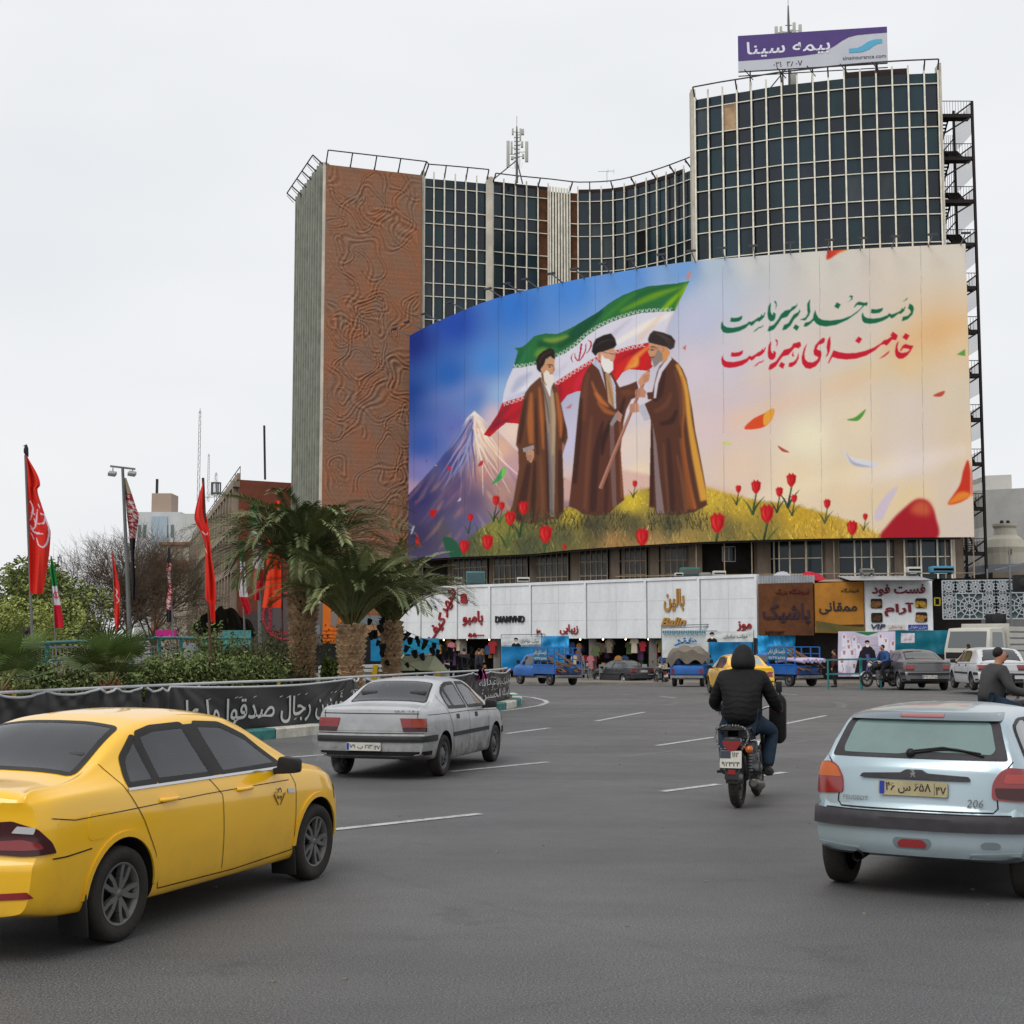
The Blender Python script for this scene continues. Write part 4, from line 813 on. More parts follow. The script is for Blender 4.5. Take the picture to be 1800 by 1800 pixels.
for(x0,x1,y0,y1)in((1270,1304,961,987),(1414,1496,960,986),(1553,1612,957,985)):
 D=f_D(x0)+2.6;a,b_=at(x0,y1,D),at(x1,y1,D);zt_=at(x0,y0,D).z;wm=MB();wm.mi=1
 wm.quad(a+Vector((0,.03,0)),b_+Vector((0,.03,0)),Vector((b_.x,b_.y+.03,zt_)),Vector((a.x,a.y+.03,zt_)));wm.mi=0
 for k in range(4):q=a.lerp(b_,k/3);wm.bar(q,Vector((q.x,q.y,zt_)),.06)
 wm.bar(a,b_,.06);wm.bar(Vector((a.x,a.y,zt_)),Vector((b_.x,b_.y,zt_)),.06);wm.build('podium_window',[wht,mat('blue_grey_glass',(.05,.075,.085),.15)],bldg,off=BL)
br=MB()
for k in range(14,40):br.bar(pod[k]+Vector((0,-.9,6.6)),pod[k+1]+Vector((0,-.9,6.6)),.05)
for k in range(20,41,2):br.bar(pod[k]+Vector((0,-.9,5.6)),pod[k]+Vector((0,-.9,9.4)),.07)
br.build('podium_rail',brnf,bldg,off=BL)
fe_m=mat('black_brown_steel',(.022,.016,.015),.65,noise=(2,.3))
fx0,fx1=at(1650,200,99).x,at(1709,200,99).x;fy0,fy1=99.0,103.2;fzt=at(1709,178,99).z
fe=thing('fire_escape',(fx0,fy0,gz(99)),'dark steel zigzag fire escape stair clinging to the side of the glass tower','fire escape');fo=tuple(fe.location)
fm=MB()
for x,y in((fx0+.05,fy0),(fx1,fy0),(fx1,fy1),(fx0+.05,fy1),(fx0+1.0,fy1)):fm.bar((x,y,-1),(x,y,fzt+(.0 if y==fy0 else.9)),.17 if x==fx1 else.13)
fm.build('frame',fe_m,fe,off=fo)
lev=fzt-1.0;k=0
while lev>3:
 L_=MB();L_.box(((fx0+fx1)/2,fy0+.55,lev),(fx1-fx0,1.1,.16));L_.bar((fx0,fy0,lev-.1),(fx1,fy0,lev-.1),.1,.2)
 L_.bar((fx0+1.2,fy0,lev),(fx1,fy0,lev+.9),.1)
 L_.build('landing',fe_m,fe,off=fo)
 R_=MB()
 for j in range(13):
  x=lerp(fx0,fx1,j/12);R_.bar((x,fy0-.03,lev),(x,fy0-.03,lev+1.0),.022)
 for j in range(20):y=lerp(fy0,fy1,j/19);R_.bar((fx1+.03,y,lev-1.3),(fx1+.03,y,lev+.95),.022)
 R_.bar((fx0,fy0-.03,lev+1.0),(fx1,fy0-.03,lev+1.0),.045);R_.build('railing',fe_m,fe,off=fo)
 L_=MB();L_.bar((fx0,fy0,lev-1.6),(fx1,fy0,lev-.1),.1);L_.build('brace',fe_m,fe,off=fo);L_=MB();L_.bar((fx0,fy1,lev-3),(fx1,fy1,lev-.2),.09)
 for j in range(15):x=lerp(fx0+.3,fx1,j/14);L_.bar((x,fy1,lev-3.1),(x,fy1,lev+.05),.03)
 L_.build('lattice_screen',fe_m,fe,off=fo);S_=MB();z0,z1=lev-3.15,lev
 for(ya,yb,za,zb,xc)in((fy0+1.1,fy1-.9,z1,(z0+z1)/2,fx0+.55),(fy1-.9,fy0+1.1,(z0+z1)/2,z0,fx1-.6)):
  for sx in(-.45,.45):S_.bar((xc+sx,ya,za),(xc+sx,yb,zb),.05,.22)
  for j in range(9):t=(j+.5)/9;S_.box((xc,lerp(ya,yb,t),lerp(za,zb,t)+.05),(.9,.27,.04))
 S_.box(((fx0+fx1)/2,fy1-.4,(z0+z1)/2),(fx1-fx0,.9,.14));S_.build('stair_flight',fe_m,fe,off=fo)
 lev-=3.15;k+=1
sgD=99.0;c4=[at(1297.5,72,sgD+1.6),at(1559,38,sgD),at(1560.5,101.5,sgD),at(1298,134,sgD+1.6)]
sg=thing('rooftop_sign',(c4[3].x,c4[3].y,Zt),'purple and grey insurance hoarding standing on the roof of the glass tower','sign');so_=tuple(sg.location)
zt_,zb2=(c4[0].z+c4[1].z)/2,(c4[2].z+c4[3].z)/2;pA,pB=Vector((c4[3].x,c4[3].y,0)),Vector((c4[2].x,c4[2].y,0));ex=(pB-pA).normalized();en=Vector((ex.y,-ex.x,0))
Wd,Hd=(pB-pA).length,zt_-zb2
def SP(u,v,o_=0.0):return pA+ex*(u*Wd)+Vector((0,0,zb2+v*Hd))+en*o_
s1=MB();s1.add([SP(0,0,-.25),SP(1,0,-.25),SP(1,1,-.25),SP(0,1,-.25),SP(0,0),SP(1,0),SP(1,1),SP(0,1)],[(4,5,6,7),(1,0,3,2),(0,4,7,3),(5,1,2,6),(7,6,2,3),(0,1,5,4)])
s1.build('panel',mat('sign_grey',srgb(196,198,206),.6,noise=(.5,.06)),sg,off=so_)
pu=[(0,.29),(.2,.3),(.42,.33),(.52,.36),(.585,.42),(.65,.55),(.70,.68),(.745,.77),(.80,.815),(.9,.83),(1,.835),(1,1),(0,1)]
m_=MB();m_.add([SP(u,v,.02)for u,v in pu],[tuple(range(len(pu)))]);m_.build('purple_field',mat('sign_purple',srgb(84,66,124),.55,noise=(1,.08)),sg,off=so_)
m_=MB();M0=frame(SP(.33,.60,.04),ex);put_text(m_,'بیمه سینا',frame(SP(.34,.585,.03),ex),width=.56*Wd,height=.44*Hd,weight=.012);m_.build('lettering',mat('sign_white',srgb(226,226,234),.5),sg,off=so_)
m_=MB();put_text(m_,'۰۲۱  ۲۸۰۷',frame(SP(.335,.13,.03),ex),height=.155*Hd);put_text(m_,'sinainsurance.com',frame(SP(.845,.19,.03),ex),width=.285*Wd);m_.build('small_lettering',mat('sign_ink',srgb(48,46,62),.6),sg,off=so_)
sw_=[(.745,.33),(.83,.335),(.88,.40),(.905,.48),(.94,.545),(.965,.55),(.965,.665),(.915,.665),(.87,.61),(.83,.50),(.80,.455),(.745,.45)]
m_=MB();m_.add([SP(u,v,.03)for u,v in sw_],[tuple(range(len(sw_)))]);m_.build('emblem',mat('sign_cyan',srgb(92,172,206),.5),sg,off=so_)
m_=MB()
for u in(.08,.3,.5,.72,.93):
 m_.bar(SP(u,0,-.12),SP(u,0,-.12)+Vector((0,0,-1.6)),.09);m_.bar(SP(u,.1,-.2),SP(u,0,-2.2)+Vector((0,0,-1.9)),.07);m_.bar(SP(u-.04,0,.3),SP(u+.02,-.25,-.1),.05)
m_.bar(SP(0,-.12,-.1),SP(1,-.12,-.1),.06);m_.build('support_frame',steel,sg,off=so_)
def mast(px,yt,yb,D,label,panels,zbase):
 p=at(px,yb,D);t=thing('antenna_mast',(p.x,p.y,zbase),label,'antenna mast');zt2=at(px,yt,D).z-zbase
 m_=MB();m_.tube([(0,0,0),(0,0,zt2*.85),(0,0,zt2)],[.11,.09,.05],8)
 for k in range(6):m_.bar((-.25,0,zt2*(.45+k*.07)),(.25,0,zt2*(.45+k*.07)),.05)
 for a in(-1,1):m_.bar((0,0,zt2*.4),(a*1.5-1,.3,0),.08)
 m_.tube([(0,0,zt2),(0,0,zt2+.9)],.02,5);m_.build('pole',mat('mast_grey',(.12,.12,.12),.5),t)
 pm=mat('antenna_white',srgb(176,178,168),.5)
 for(dx,z0,z1,w_,d_)in panels:
  q=MB();q.box((dx,-.1,(z0+z1)/2*zt2),(w_,d_,(z1-z0)*zt2));q.bar((dx,-.1,(z0+z1)/2*zt2),(0,0,(z0+z1)/2*zt2),.06);q.bar((dx*.6,0,z0*zt2),(dx*.4,0,.25*zt2),.02);q.build('antenna_panel',pm,t,bevel=.02)
 return t
mast(908.5,222,326,119,'grey telecom mast with upright panel antennas on the lower roof',[(-.75,.27,.73,.28,.2),(.85,.36,.72,.28,.2),(-.45,.5,.72,.18,.2),(.45,.62,.72,.2,.3),(-.35,.84,.95,.16,.2),(.5,.84,.94,.25,.25),(.3,.74,.95,.14,.2),(.55,.42,.5,.2,.25),(-.4,.4,.46,.22,.25)],Zr)
mast(1388,10,148,103,'tall telecom mast rising behind the rooftop hoarding',[(-.95,.66,.78,.22,.2),(-.6,.68,.78,.16,.2),(.4,.68,.82,.2,.2),(.85,.68,.80,.22,.2),(.3,.1,.3,.5,.4)],Zt)
p=at(1067,322,119);t=thing('aerial',(p.x,p.y,Zr),'thin old television aerial on the roof between mast and tower','aerial');m_=MB();m_.bar((0,0,0),(0,0,1.05),.03);m_.bar((-.75,0,1.0),(.6,0,1.05),.025);m_.bar((.6,0,.8),(.6,0,1.2),.02);m_.bar((.1,0,.9),(.1,0,1.2),.02);m_.build('rod',steel,t)
FA,FB=at(690,1080,99.6),at(1332,1066,80.0)
def fpx(px):
 r=ray(px,1100);r=r/r.y;d=FB-FA
 t=(FA.x-r.x*FA.y)/(r.x*d.y-d.x);return FA.y+d.y*t
fdir=Vector((FB.x-FA.x,FB.y-FA.y,0)).normalized();fnr=Vector((fdir.y,-fdir.x,0))
white_p=mat('white_cladding',srgb(228,231,234),.5,noise=(.9,.13,(1,1,.2)),dirt=(srgb(150,146,138),9,.2));seam_m=mat('panel_seam',srgb(186,188,192),.7)
red_l,gold_l,dk_l=mat('red_letters',srgb(150,44,48),.45),mat('gold_letters',srgb(176,134,70),.4,.2),mat('black_letters',srgb(44,44,46),.5);rim_l=mat('letter_rim',srgb(214,214,214),.5)
ZT_,ZB_=5.55,2.15
edges=[690,740,804,862.5,934,1031,1137,1231,1332]
labels=['white clad fascia board half hidden behind the palm crowns','white fascia board with slanting red calligraphy','white fascia board with red rounded logo and red letters','white fascia board with dark Latin capital letters','white fascia board with small red word low down','blank white fascia board with faint fixing marks','white fascia board with gold calligraphy and gold Latin script','white fascia board with short red word at its lower corner']
def fm(px,y,o_=.06):
 D=fpx(px);p=at(px,y,D)+fnr*o_;return frame(p,fdir)
def letters(mb,s,px,y,w_px=None,h_px=None,rot=0,ex=.05,**k):
 D=fpx(px);sc_=D/F
 M=fm(px,y)@Matrix.Rotation(rot,4,'Z')
 return put_text(mb,s,M,width=w_px*sc_*1.03 if w_px else None,height=h_px*sc_ if h_px else None,extrude=ex,**k)
for i,lab in enumerate(labels):
 a,b_=at(edges[i],1100,fpx(edges[i])),at(edges[i+1],1100,fpx(edges[i+1]));L=(b_-a).length;c_=(a+b_)/2
 t=thing('sign_board',(c_.x,c_.y,ZB_),lab,'sign board',group=None);so_=tuple(t.location)
 M=frame((a.x,a.y,0),fdir);m_=MB();m_.xf=M
 m_.bbox(.06,L-.06,ZB_,ZT_,-.25,0);m_.xf=None
 m_.v=[tuple(p)for p in m_.v];m_.build('panel',white_p,t,off=so_)
 m_=MB();m_.xf=M
 m_.bbox(L-.16,L+.0,ZB_-.02,ZT_+.16,-.2,.07);m_.bbox(0,L-.17,ZT_,ZT_+.17,-.2,.07)
 if i==0:m_.bbox(-.1,0,ZB_-.02,ZT_+.16,-.2,.07)
 m_.build('trim',white_p,t,off=so_)
 m_=MB();m_.xf=M
 for z in(ZB_+1.1,ZB_+2.2):m_.bbox(.06,L-.17,z,z+.02,-.02,.006)
 m_.bbox(L*.5,L*.5+.02,ZB_,ZT_,-.02,.007);m_.build('seam',seam_m,t,off=so_)
 q,q2=MB(),MB()
 if i==1:letters(q,'شهر',790,1058,h_px=27,rot=.95,weight=.02);letters(q,'کیف',768,1104,h_px=27,rot=.8,weight=.02);mt=red_l
 if i==2:letters(q,'بامبو',832,1087,w_px=47,weight=.025);letters(q,'۵۵۰۰۰',838,1116,w_px=36,h_px=7,weight=.02);letters(q,'a',817,1052,h_px=18,weight=.05);mt=red_l
 if i==3:letters(q,'DIAMVND',897.5,1088.5,w_px=66,h_px=12,weight=.01);mt=dk_l
 if i==4:letters(q,'زیبایی',1001,1106.5,w_px=40,weight=.02);letters(q,'۳۰',949,1112,w_px=13,weight=.03);mt=red_l
 if i==6:letters(q,'بالین',1186,1055,w_px=42,h_px=40,weight=.03);letters(q,'Balin',1185,1093,w_px=51,h_px=15,shear=.35,weight=.03);mt=gold_l
 if i==7:letters(q,'موز',1309,1101,w_px=29,weight=.03);mt=red_l
 if q.v:
  q2.v=[tuple(Vector(p)-fnr*.03)for p in q.v]
  q.build('lettering',mt,t,off=so_)
shop=thing('shop_row',(0,86,gz(86)),'row of open shopfronts crowded with goods under the white fascia boards','shop');so_=tuple(shop.location)
dir_l,n_l=fdir,fnr
m_=MB();a,b_=FA-fnr*.3,FB-fnr*.3;dp=Vector((0,22,0))
m_.quad(Vector((a.x,a.y,5.45)),Vector((b_.x,b_.y,5.45)),Vector((b_.x,b_.y,5.45))+dp,Vector((a.x,a.y,5.45))+dp)
e=at(1800,1100,74);m_.quad(Vector((b_.x,b_.y+.6,5.4)),Vector((e.x+3,e.y+3,5.4)),Vector((e.x+3,e.y,5.4))+dp,Vector((b_.x,b_.y,5.4))+dp);m_.build('roof',mat('roof_felt',(.12,.11,.1),.9,noise=(1,.3)),shop,off=so_)
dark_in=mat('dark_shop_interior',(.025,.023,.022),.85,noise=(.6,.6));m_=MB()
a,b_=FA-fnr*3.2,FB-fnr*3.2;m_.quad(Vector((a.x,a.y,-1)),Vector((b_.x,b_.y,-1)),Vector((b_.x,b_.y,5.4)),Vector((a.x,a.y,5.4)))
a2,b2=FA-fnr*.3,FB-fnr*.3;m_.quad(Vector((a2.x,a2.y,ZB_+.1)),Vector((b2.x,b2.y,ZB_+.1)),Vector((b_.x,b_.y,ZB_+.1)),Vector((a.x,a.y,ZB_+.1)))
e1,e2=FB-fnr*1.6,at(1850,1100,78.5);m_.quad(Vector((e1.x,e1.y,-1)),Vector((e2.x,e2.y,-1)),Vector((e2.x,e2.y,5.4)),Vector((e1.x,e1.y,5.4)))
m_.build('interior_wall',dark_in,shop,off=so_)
for i,x in enumerate(edges):
 p=at(x,1150,fpx(x))-fnr*.6;m_=MB();m_.bbox(p.x-.22,p.x+.22,p.y-.25,p.y+.25,-1,ZB_+.2);m_.build('pillar',mat('shop_pillar',srgb(120,116,110),.8,noise=(1,.3)),shop,off=so_)
sr=random.Random(12);goods_c=[mat('goods_%s'%n_,srgb(*c_),.7)for n_,c_ in(('red',(150,40,46)),('rose',(176,110,120)),('ochre',(170,120,60)),('green',(80,96,60)),('blue',(60,80,120)),('cream',(190,178,156)),('charcoal',(44,42,44)),('violet',(96,66,110)))]
for k in range(150):
 px=sr.uniform(700,1328);D=fpx(px)+sr.uniform(.2,2.2);c_=at(px,1150,D);z=sr.uniform(.0,ZB_-.2)if sr.random()<.7 else sr.uniform(1.3,ZB_-.1)
 kind='hanging_garment' if z>.7 else 'display_stand';m_=MB()
 if z>.7:
  h,w_=sr.uniform(.5,.95),sr.uniform(.3,.55);z=max(z,.9)
  m_.prism([(-w_*.5,-h),(w_*.5,-h),(w_*.42,-.3),(w_*.75,-.35),(w_*.62,-.1),(w_*.18,0),(-w_*.18,0),(-w_*.62,-.1),(-w_*.75,-.35),(-w_*.42,-.3)],.1,frame((c_.x,c_.y,z+.2),fdir))
 else:
  w_=sr.uniform(.4,1.0);h=sr.uniform(.4,1.1);g0=gz(c_.y)+.15;m_.bbox(c_.x-w_/2,c_.x+w_/2,c_.y-.25,c_.y+.25,g0+h-.07,g0+h)
  for sx in(-1,1):m_.bbox(c_.x+sx*(w_/2-.04)-.02,c_.x+sx*(w_/2-.04)+.02,c_.y-.2,c_.y+.2,g0,g0+h-.07)
  for q in range(3):bx=sr.uniform(-.4,.4)*w_;m_.bbox(c_.x+bx-.1,c_.x+bx+.1,c_.y-.15,c_.y+.15,g0+h,g0+h+sr.uniform(.1,.35))
 m_.build(kind,sr.choice(goods_c),shop,off=so_)
lm=mat('shop_bulb',(1,.8,.55),.5,emit=5)
for k in range(16):px=700+k*40;c_=at(px,1150,fpx(px)+.9);m_=MB();m_.lathe([(0,-.07),(.06,0),(0,.07)],8,Matrix.Translation((c_.x,c_.y,ZB_-.06)));m_.build('bulb',lm,shop,off=so_)
def board_at(name,x0,y0t,y0b,D0,x1,y1t,y1b,D1,label,m,thick=.3):
 pa,pb=at(x0,1066,D0),at(x1,1066,D1);zt0,zb0=at(x0,y0t,D0).z,at(x0,y0b,D0).z;zt1,zb1=at(x1,y1t,D1).z,at(x1,y1b,D1).z
 t=thing(name,((pa.x+pb.x)/2,(pa.y+pb.y)/2,(zb0+zb1)/2),label,'sign board');o_=tuple(t.location)
 bk_=Vector((0,thick,0));q=[Vector((pa.x,pa.y,zb0)),Vector((pb.x,pb.y,zb1)),Vector((pb.x,pb.y,zt1)),Vector((pa.x,pa.y,zt0))]
 s_=MB();s_.add(q+[v+bk_ for v in q],[(0,1,2,3),(5,4,7,6),(0,4,5,1),(1,5,6,2),(2,6,7,3),(3,7,4,0)]);s_.build('panel',m,t,off=o_)
 ed_=(pb-pa);ed_.z=0
 def P(u,v,o2=.03):a_=q[0].lerp(q[1],u);b2_=q[3].lerp(q[2],u);n_=Vector((ed_.y,-ed_.x,0)).normalized();return a_.lerp(b2_,v)+n_*o2
 return t,o_,P,ed_,ed_.length,zt0-zb0
def word(t,o_,P,ed_,L,Hh_,s,u,v,w_=None,h_=None,m=None,ex=.02,rot=0,name='lettering',**k):
 q=MB();put_text(q,s,frame(P(u,v),ed_)@Matrix.Rotation(rot,4,'Z'),width=w_*L if w_ else None,height=h_*Hh_ if h_ else None,extrude=ex,**k);return q.build(name,m,t,off=o_)
rust=mat('rusty_sign',srgb(112,68,38),.8,noise=(1.1,.5),col2=srgb(70,44,32))
B=board_at('sign_board',1334.5,1026,1116,79.4,1430,1023.5,1117,78.6,'rusted brown board with faded dark blue lettering beside the white fascia',rust)
word(*B,'پاشیک',.5,.40,.88,.42,mat('faded_blue_letters',srgb(56,40,48),.6),weight=.03);word(*B,'فروشگاه بزرگ',.62,.83,.62,.12,mat('faded_red_letters',srgb(96,28,28),.7));word(*B,'۸۸۹۱۷۵۶۲',.28,.05,.36,.06,mat('dark_digits',srgb(40,30,28),.7))
mus=mat('mustard_sign',srgb(172,116,42),.6,noise=(.8,.25))
B=board_at('sign_board',1433,1025,1112,78.5,1518.5,1022,1114,77.8,'mustard yellow board with black flat lettering and a dark green foot',mus)
word(*B,'ممقانی',.47,.5,.78,.26,mat('black_letters',(0,0,0)),weight=.02);word(*B,'فروشگاه',.72,.83,.36,.1,MATS['black_letters'])
q=MB();q.add([B[2](u,v,.02)for u,v in((.01,.01),(.99,.01),(.99,.13),(.75,.13),(.01,.24))],[(0,1,2,3,4)]);q.build('green_band',mat('olive_band',srgb(96,88,48),.7,noise=(1,.3)),B[0],off=B[1])
q=MB();q.add([B[2](u,v,.025)for u,v in((.45,.16),(.99,.13),(.99,.18))],[(0,1,2)]);q.build('dark_wedge',mat('dark_wedge',srgb(52,46,36),.7),B[0],off=B[1])
B=board_at('sign_board',1521.5,1021,1110,77.6,1639.5,1021,1108,76.8,'white fast food board with maroon lettering and four food pictures',white_p)
mar=mat('maroon_letters',srgb(112,34,46),.5)
word(*B,'فست فود',.5,.81,.8,.24,mar,.05,weight=.03);word(*B,'آرام',.5,.43,.44,.27,mar,.05,weight=.035);word(*B,'VIP',.185,.09,.22,.1,mat('navy_letters',srgb(48,52,84),.5),.04,shear=.2,weight=.02)
for(u0,u1,v0,v1,c_,s_)in((.33,.58,.02,.12,srgb(206,198,190),None),(.63,.92,.02,.12,srgb(46,66,150),'دارای لژ خانوادگی')):
 q=MB();q.add([B[2](u,v,.04)for u,v in((u0,v0),(u1,v0),(u1,v1),(u0,v1))],[(0,1,2,3)]);q.build('small_sign',mat('plate_%d'%int(u0*100),c_,.5),B[0],off=B[1])
 if s_:word(B[0],B[1],lambda u,v:B[2](u,v,.06),B[3],B[4],B[5],s_,(u0+u1)/2,.07,.25,.07,white_p,0)
 else:word(B[0],B[1],lambda u,v:B[2](u,v,.06),B[3],B[4],B[5],'غذا خانگی',.45,.07,.2,.07,mar,0)
for(u,v,c1)in((.165,.55,(120,84,44)),(.165,.27,(74,50,34)),(.83,.55,(176,136,50)),(.83,.27,(160,118,62))):
 t2=frame(B[2](u,v,.03),B[3]);q=MB();w_,h_=.085*B[4],.095*B[5];q.prism(rpoly([(-w_,-h_),(w_,-h_),(w_,h_),(-w_,h_)],.1),.04,t2);ph=q.build('food_picture',mat('photo_dark',srgb(36,28,22),.4),B[0],off=B[1])
 q=MB()
 for k in range(16):q.prism([(math.cos(a)*sr.uniform(.06,.16),math.sin(a)*.09)for a in[j*1.05 for j in range(6)]],.05+k*.001,t2@Matrix.Translation((sr.uniform(-.75,.75)*w_,sr.uniform(-.7,.2)*h_,0)))
 q.build('food',mat('food_%d_%d'%(int(u*10),int(v*10)),srgb(*c1),.6,noise=(9,.7)),ph)
 bpy.data.objects[ph.children[0].name].location=(-Vector(B[1]))
lt_=thing('lattice_screen',at(1728,1088,75.5),'pale grey geometric star lattice screen on the shop front','lattice screen');lo_=tuple(lt_.location)
la,lb2=at(1657,1060,76.4),at(1835,1060,74.8);lz0,lz1=at(1657,1088,76.4).z,at(1657,1021,76.4).z;led=lb2-la;led.z=0;LL=led.length;led.normalize();lnn=Vector((led.y,-led.x,0))
Lp=lambda u,v,o2=0:Vector((la.x,la.y,lz0+v))+led*u+lnn*o2
bk2=MB();bk2.quad(Lp(0,0,-.12),Lp(LL,0,-.12),Lp(LL,lz1-lz0,-.12),Lp(0,lz1-lz0,-.12));bk2.build('backing',mat('teal_grey_backing',srgb(92,112,112),.6),lt_,off=lo_)
lm_=mat('lattice_white',srgb(176,180,184),.6);LH=lz1-lz0
def rosette(u0,v0,s):
 r=MB();c_=(u0+s/2,v0+s/2);w_=s*.05
 for(a,b_)in(((0,0),(s,0)),((s,0),(s,s)),((s,s),(0,s)),((0,s),(0,0))):r.bar(Lp(u0+a[0],v0+a[1]),Lp(u0+b_[0],v0+b_[1]),w_*1.4,.06)
 for k in range(12):
  a=k*PI/6;d=(math.cos(a),math.sin(a));ed2=.5*s/max(abs(d[0]),abs(d[1]))
  r.bar(Lp(c_[0]+d[0]*s*.08,c_[1]+d[1]*s*.08),Lp(c_[0]+d[0]*ed2*.98,c_[1]+d[1]*ed2*.98),w_,.05)
  for rr in(.2,.36):
   a2=a+PI/6;r.bar(Lp(c_[0]+d[0]*s*rr,c_[1]+d[1]*s*rr),Lp(c_[0]+math.cos(a2)*s*rr,c_[1]+math.sin(a2)*s*rr),w_,.05)
 r.build('rosette',lm_,lt_,off=lo_)
ss=LH/3
for col_ in range(int(LL/ss)):
 for row in range(3):
  if col_ in(1,2,5,6)and row in(0,1):
   if col_ in(1,5)and row==0:rosette(col_*ss,0,ss*2)
   continue
  rosette(col_*ss,row*ss,ss)
gw=MB();a,b_=at(1641,1060,80.2),at(1657,1060,76.6);gw.quad(Vector((a.x,a.y,-.6)),Vector((b_.x+8,b_.y+.3,-.6)),Vector((b_.x+8,b_.y+.3,5.3)),Vector((a.x,a.y,5.3)));gwo=gw.build('shop_wall',mat('grey_panel',srgb(118,118,118),.7,noise=(.6,.2)))
tag(gwo,'grey panelled wall beside the fast food board under the lattice','wall')
q=MB();c0,c1=at(1642,1064,76.6),at(1653,1051,76.4)
for(x0,z0,x1,z1)in((c0.x,c0.z,c1.x,c0.z),(c0.x,c1.z,c1.x,c1.z),(c0.x,c0.z,c0.x,c1.z),(c1.x,c0.z,c1.x,c1.z)):q.bar((x0,c0.y-.1,z0),(x1,c0.y-.1,z1),.06)
q.build('window_frame',mat('yellow_frame',srgb(176,160,40),.5),gwo)
co=mat('corrugated_zinc',srgb(158,162,166),.45,.3,noise=(1,.25))
def corr(px0,px1,yb,yt,D0,D1,depth,label,flat=False):
 a,b_=at(px0,yb,D0),at(px1,yb,D1);top=at(px0,yt,D0).z-a.z;q=MB();n_=40
 rows=[[a.lerp(b_,k/n_)+Vector((0,-.05*(k%2),0))for k in range(n_+1)],[a.lerp(b_,k/n_)+Vector((0,depth-.05*(k%2)if flat else-.05*(k%2),top+.03*(k%2)))for k in range(n_+1)]]
 q.grid(rows,smooth=False);tag(q.build('corrugated_sheet',co),label,'roof sheet')
corr(1333,1432,1026,1012,79.5,78.7,0,'upright corrugated zinc strip above the rusted board');corr(1494,1642,1020,1008,76.6,75.6,3,'sloping corrugated zinc awning above the fast food board',True)
def cooler(px,yb,D,w_,h_,d_,label,m,style):
 p=at(px,yb,D);t=thing('air_cooler' if style!=2 else 'water_tank',p,label,'air cooler' if style!=2 else 'tank');q=MB()
 if style==2:q.lathe([(0,0),(w_*.45,.02),(w_*.5,.1),(w_*.5,h_-.12),(w_*.4,h_),(0,h_)],14);q.build('tank',m,t);return t
 q.bbox(-w_/2,w_/2,-d_/2,d_/2,.1,h_);q.build('case',m,t,bevel=.03)
 g2=MB()
 for k in range(7):z=.2+k*(h_-.35)/6;g2.bbox(-w_/2+.06,w_/2-.06,-d_/2-.03,-d_/2+.0,z,z+.04)
 for sx in(-1,1):g2.bbox(sx*w_*.4-.04,sx*w_*.4+.04,-d_/2,d_/2,0,.1)
 g2.build('grille',mat('cooler_grille',(.12,.12,.12),.6),t);return t
teal_c,wht_c,gry_c=mat('teal_enamel',srgb(74,128,134),.5,noise=(2,.2)),mat('off_white_enamel',srgb(196,196,190),.5,noise=(2,.15)),mat('grey_plastic',srgb(128,126,120),.7,noise=(2,.2))
cooler(836,1029,98,1.3,.95,1,'pale teal evaporative cooler on the shop roof by the palms',teal_c,0);cooler(806,1029,98.5,.55,.55,.6,'small white box beside the teal cooler on the roof',wht_c,0)
cooler(920,1026,95,.85,.42,.7,'low white air unit alone on the shop roof',wht_c,0);cooler(1212,1016,86,1.15,.62,.9,'green cooler on the roof above the gold lettering',mat('green_enamel',srgb(64,116,104),.5,noise=(2,.2)),0)
cooler(1193,1016,85,.5,.3,.6,'small pale box in front of the green cooler',wht_c,0);cooler(1240,1016,85,.8,.32,.6,'grey rounded water tank on the white fascia roof',gry_c,2);cooler(1264,1015,84,.75,.38,.6,'white air unit next to the grey water tank',wht_c,0)
cooler(1606,1010,78.5,.75,.42,.5,'white gridded air unit above the fast food board',wht_c,0);cooler(1524,1011,78.5,.7,.36,.5,'grey roof fan unit over the zinc awning',gry_c,0);cooler(1655,1010,78,1.2,.45,.8,'bright blue metal frame box on the roof end',mat('sky_blue_enamel',srgb(72,142,170),.5),0)
def cloth_heap(px,y,D,w_,h_,col,label,seed=1):
 p=at(px,y,D);r=random.Random(seed);q=MB();n_,k_=14,7
 q.grid([[((i/n_-.5)*w_,(j/k_-.5)*.9,max(0,h_*math.sin(PI*i/n_)**.6*math.sin(PI*j/k_)**.6*r.uniform(.65,1.1)))for j in range(k_+1)]for i in range(n_+1)][::-1])
 o2=q.build('tarpaulin_heap',mat('heap_%s'%seed,srgb(*col),.7,bump=(6,.5,.05)));o2.location=p;tag(o2,label,'tarpaulin')
cloth_heap(1425,1021,79.5,1.7,.5,(176,36,54),'crumpled red tarpaulin heap on the shop roof',2);cloth_heap(1375,1014,80,1.1,.3,(176,176,180),'pale tarpaulin heap lying on the corrugated strip',3);cloth_heap(1465,1023,78.9,1.8,.16,(150,128,108),'faded beige cloth on the roof edge over the mustard board',4)
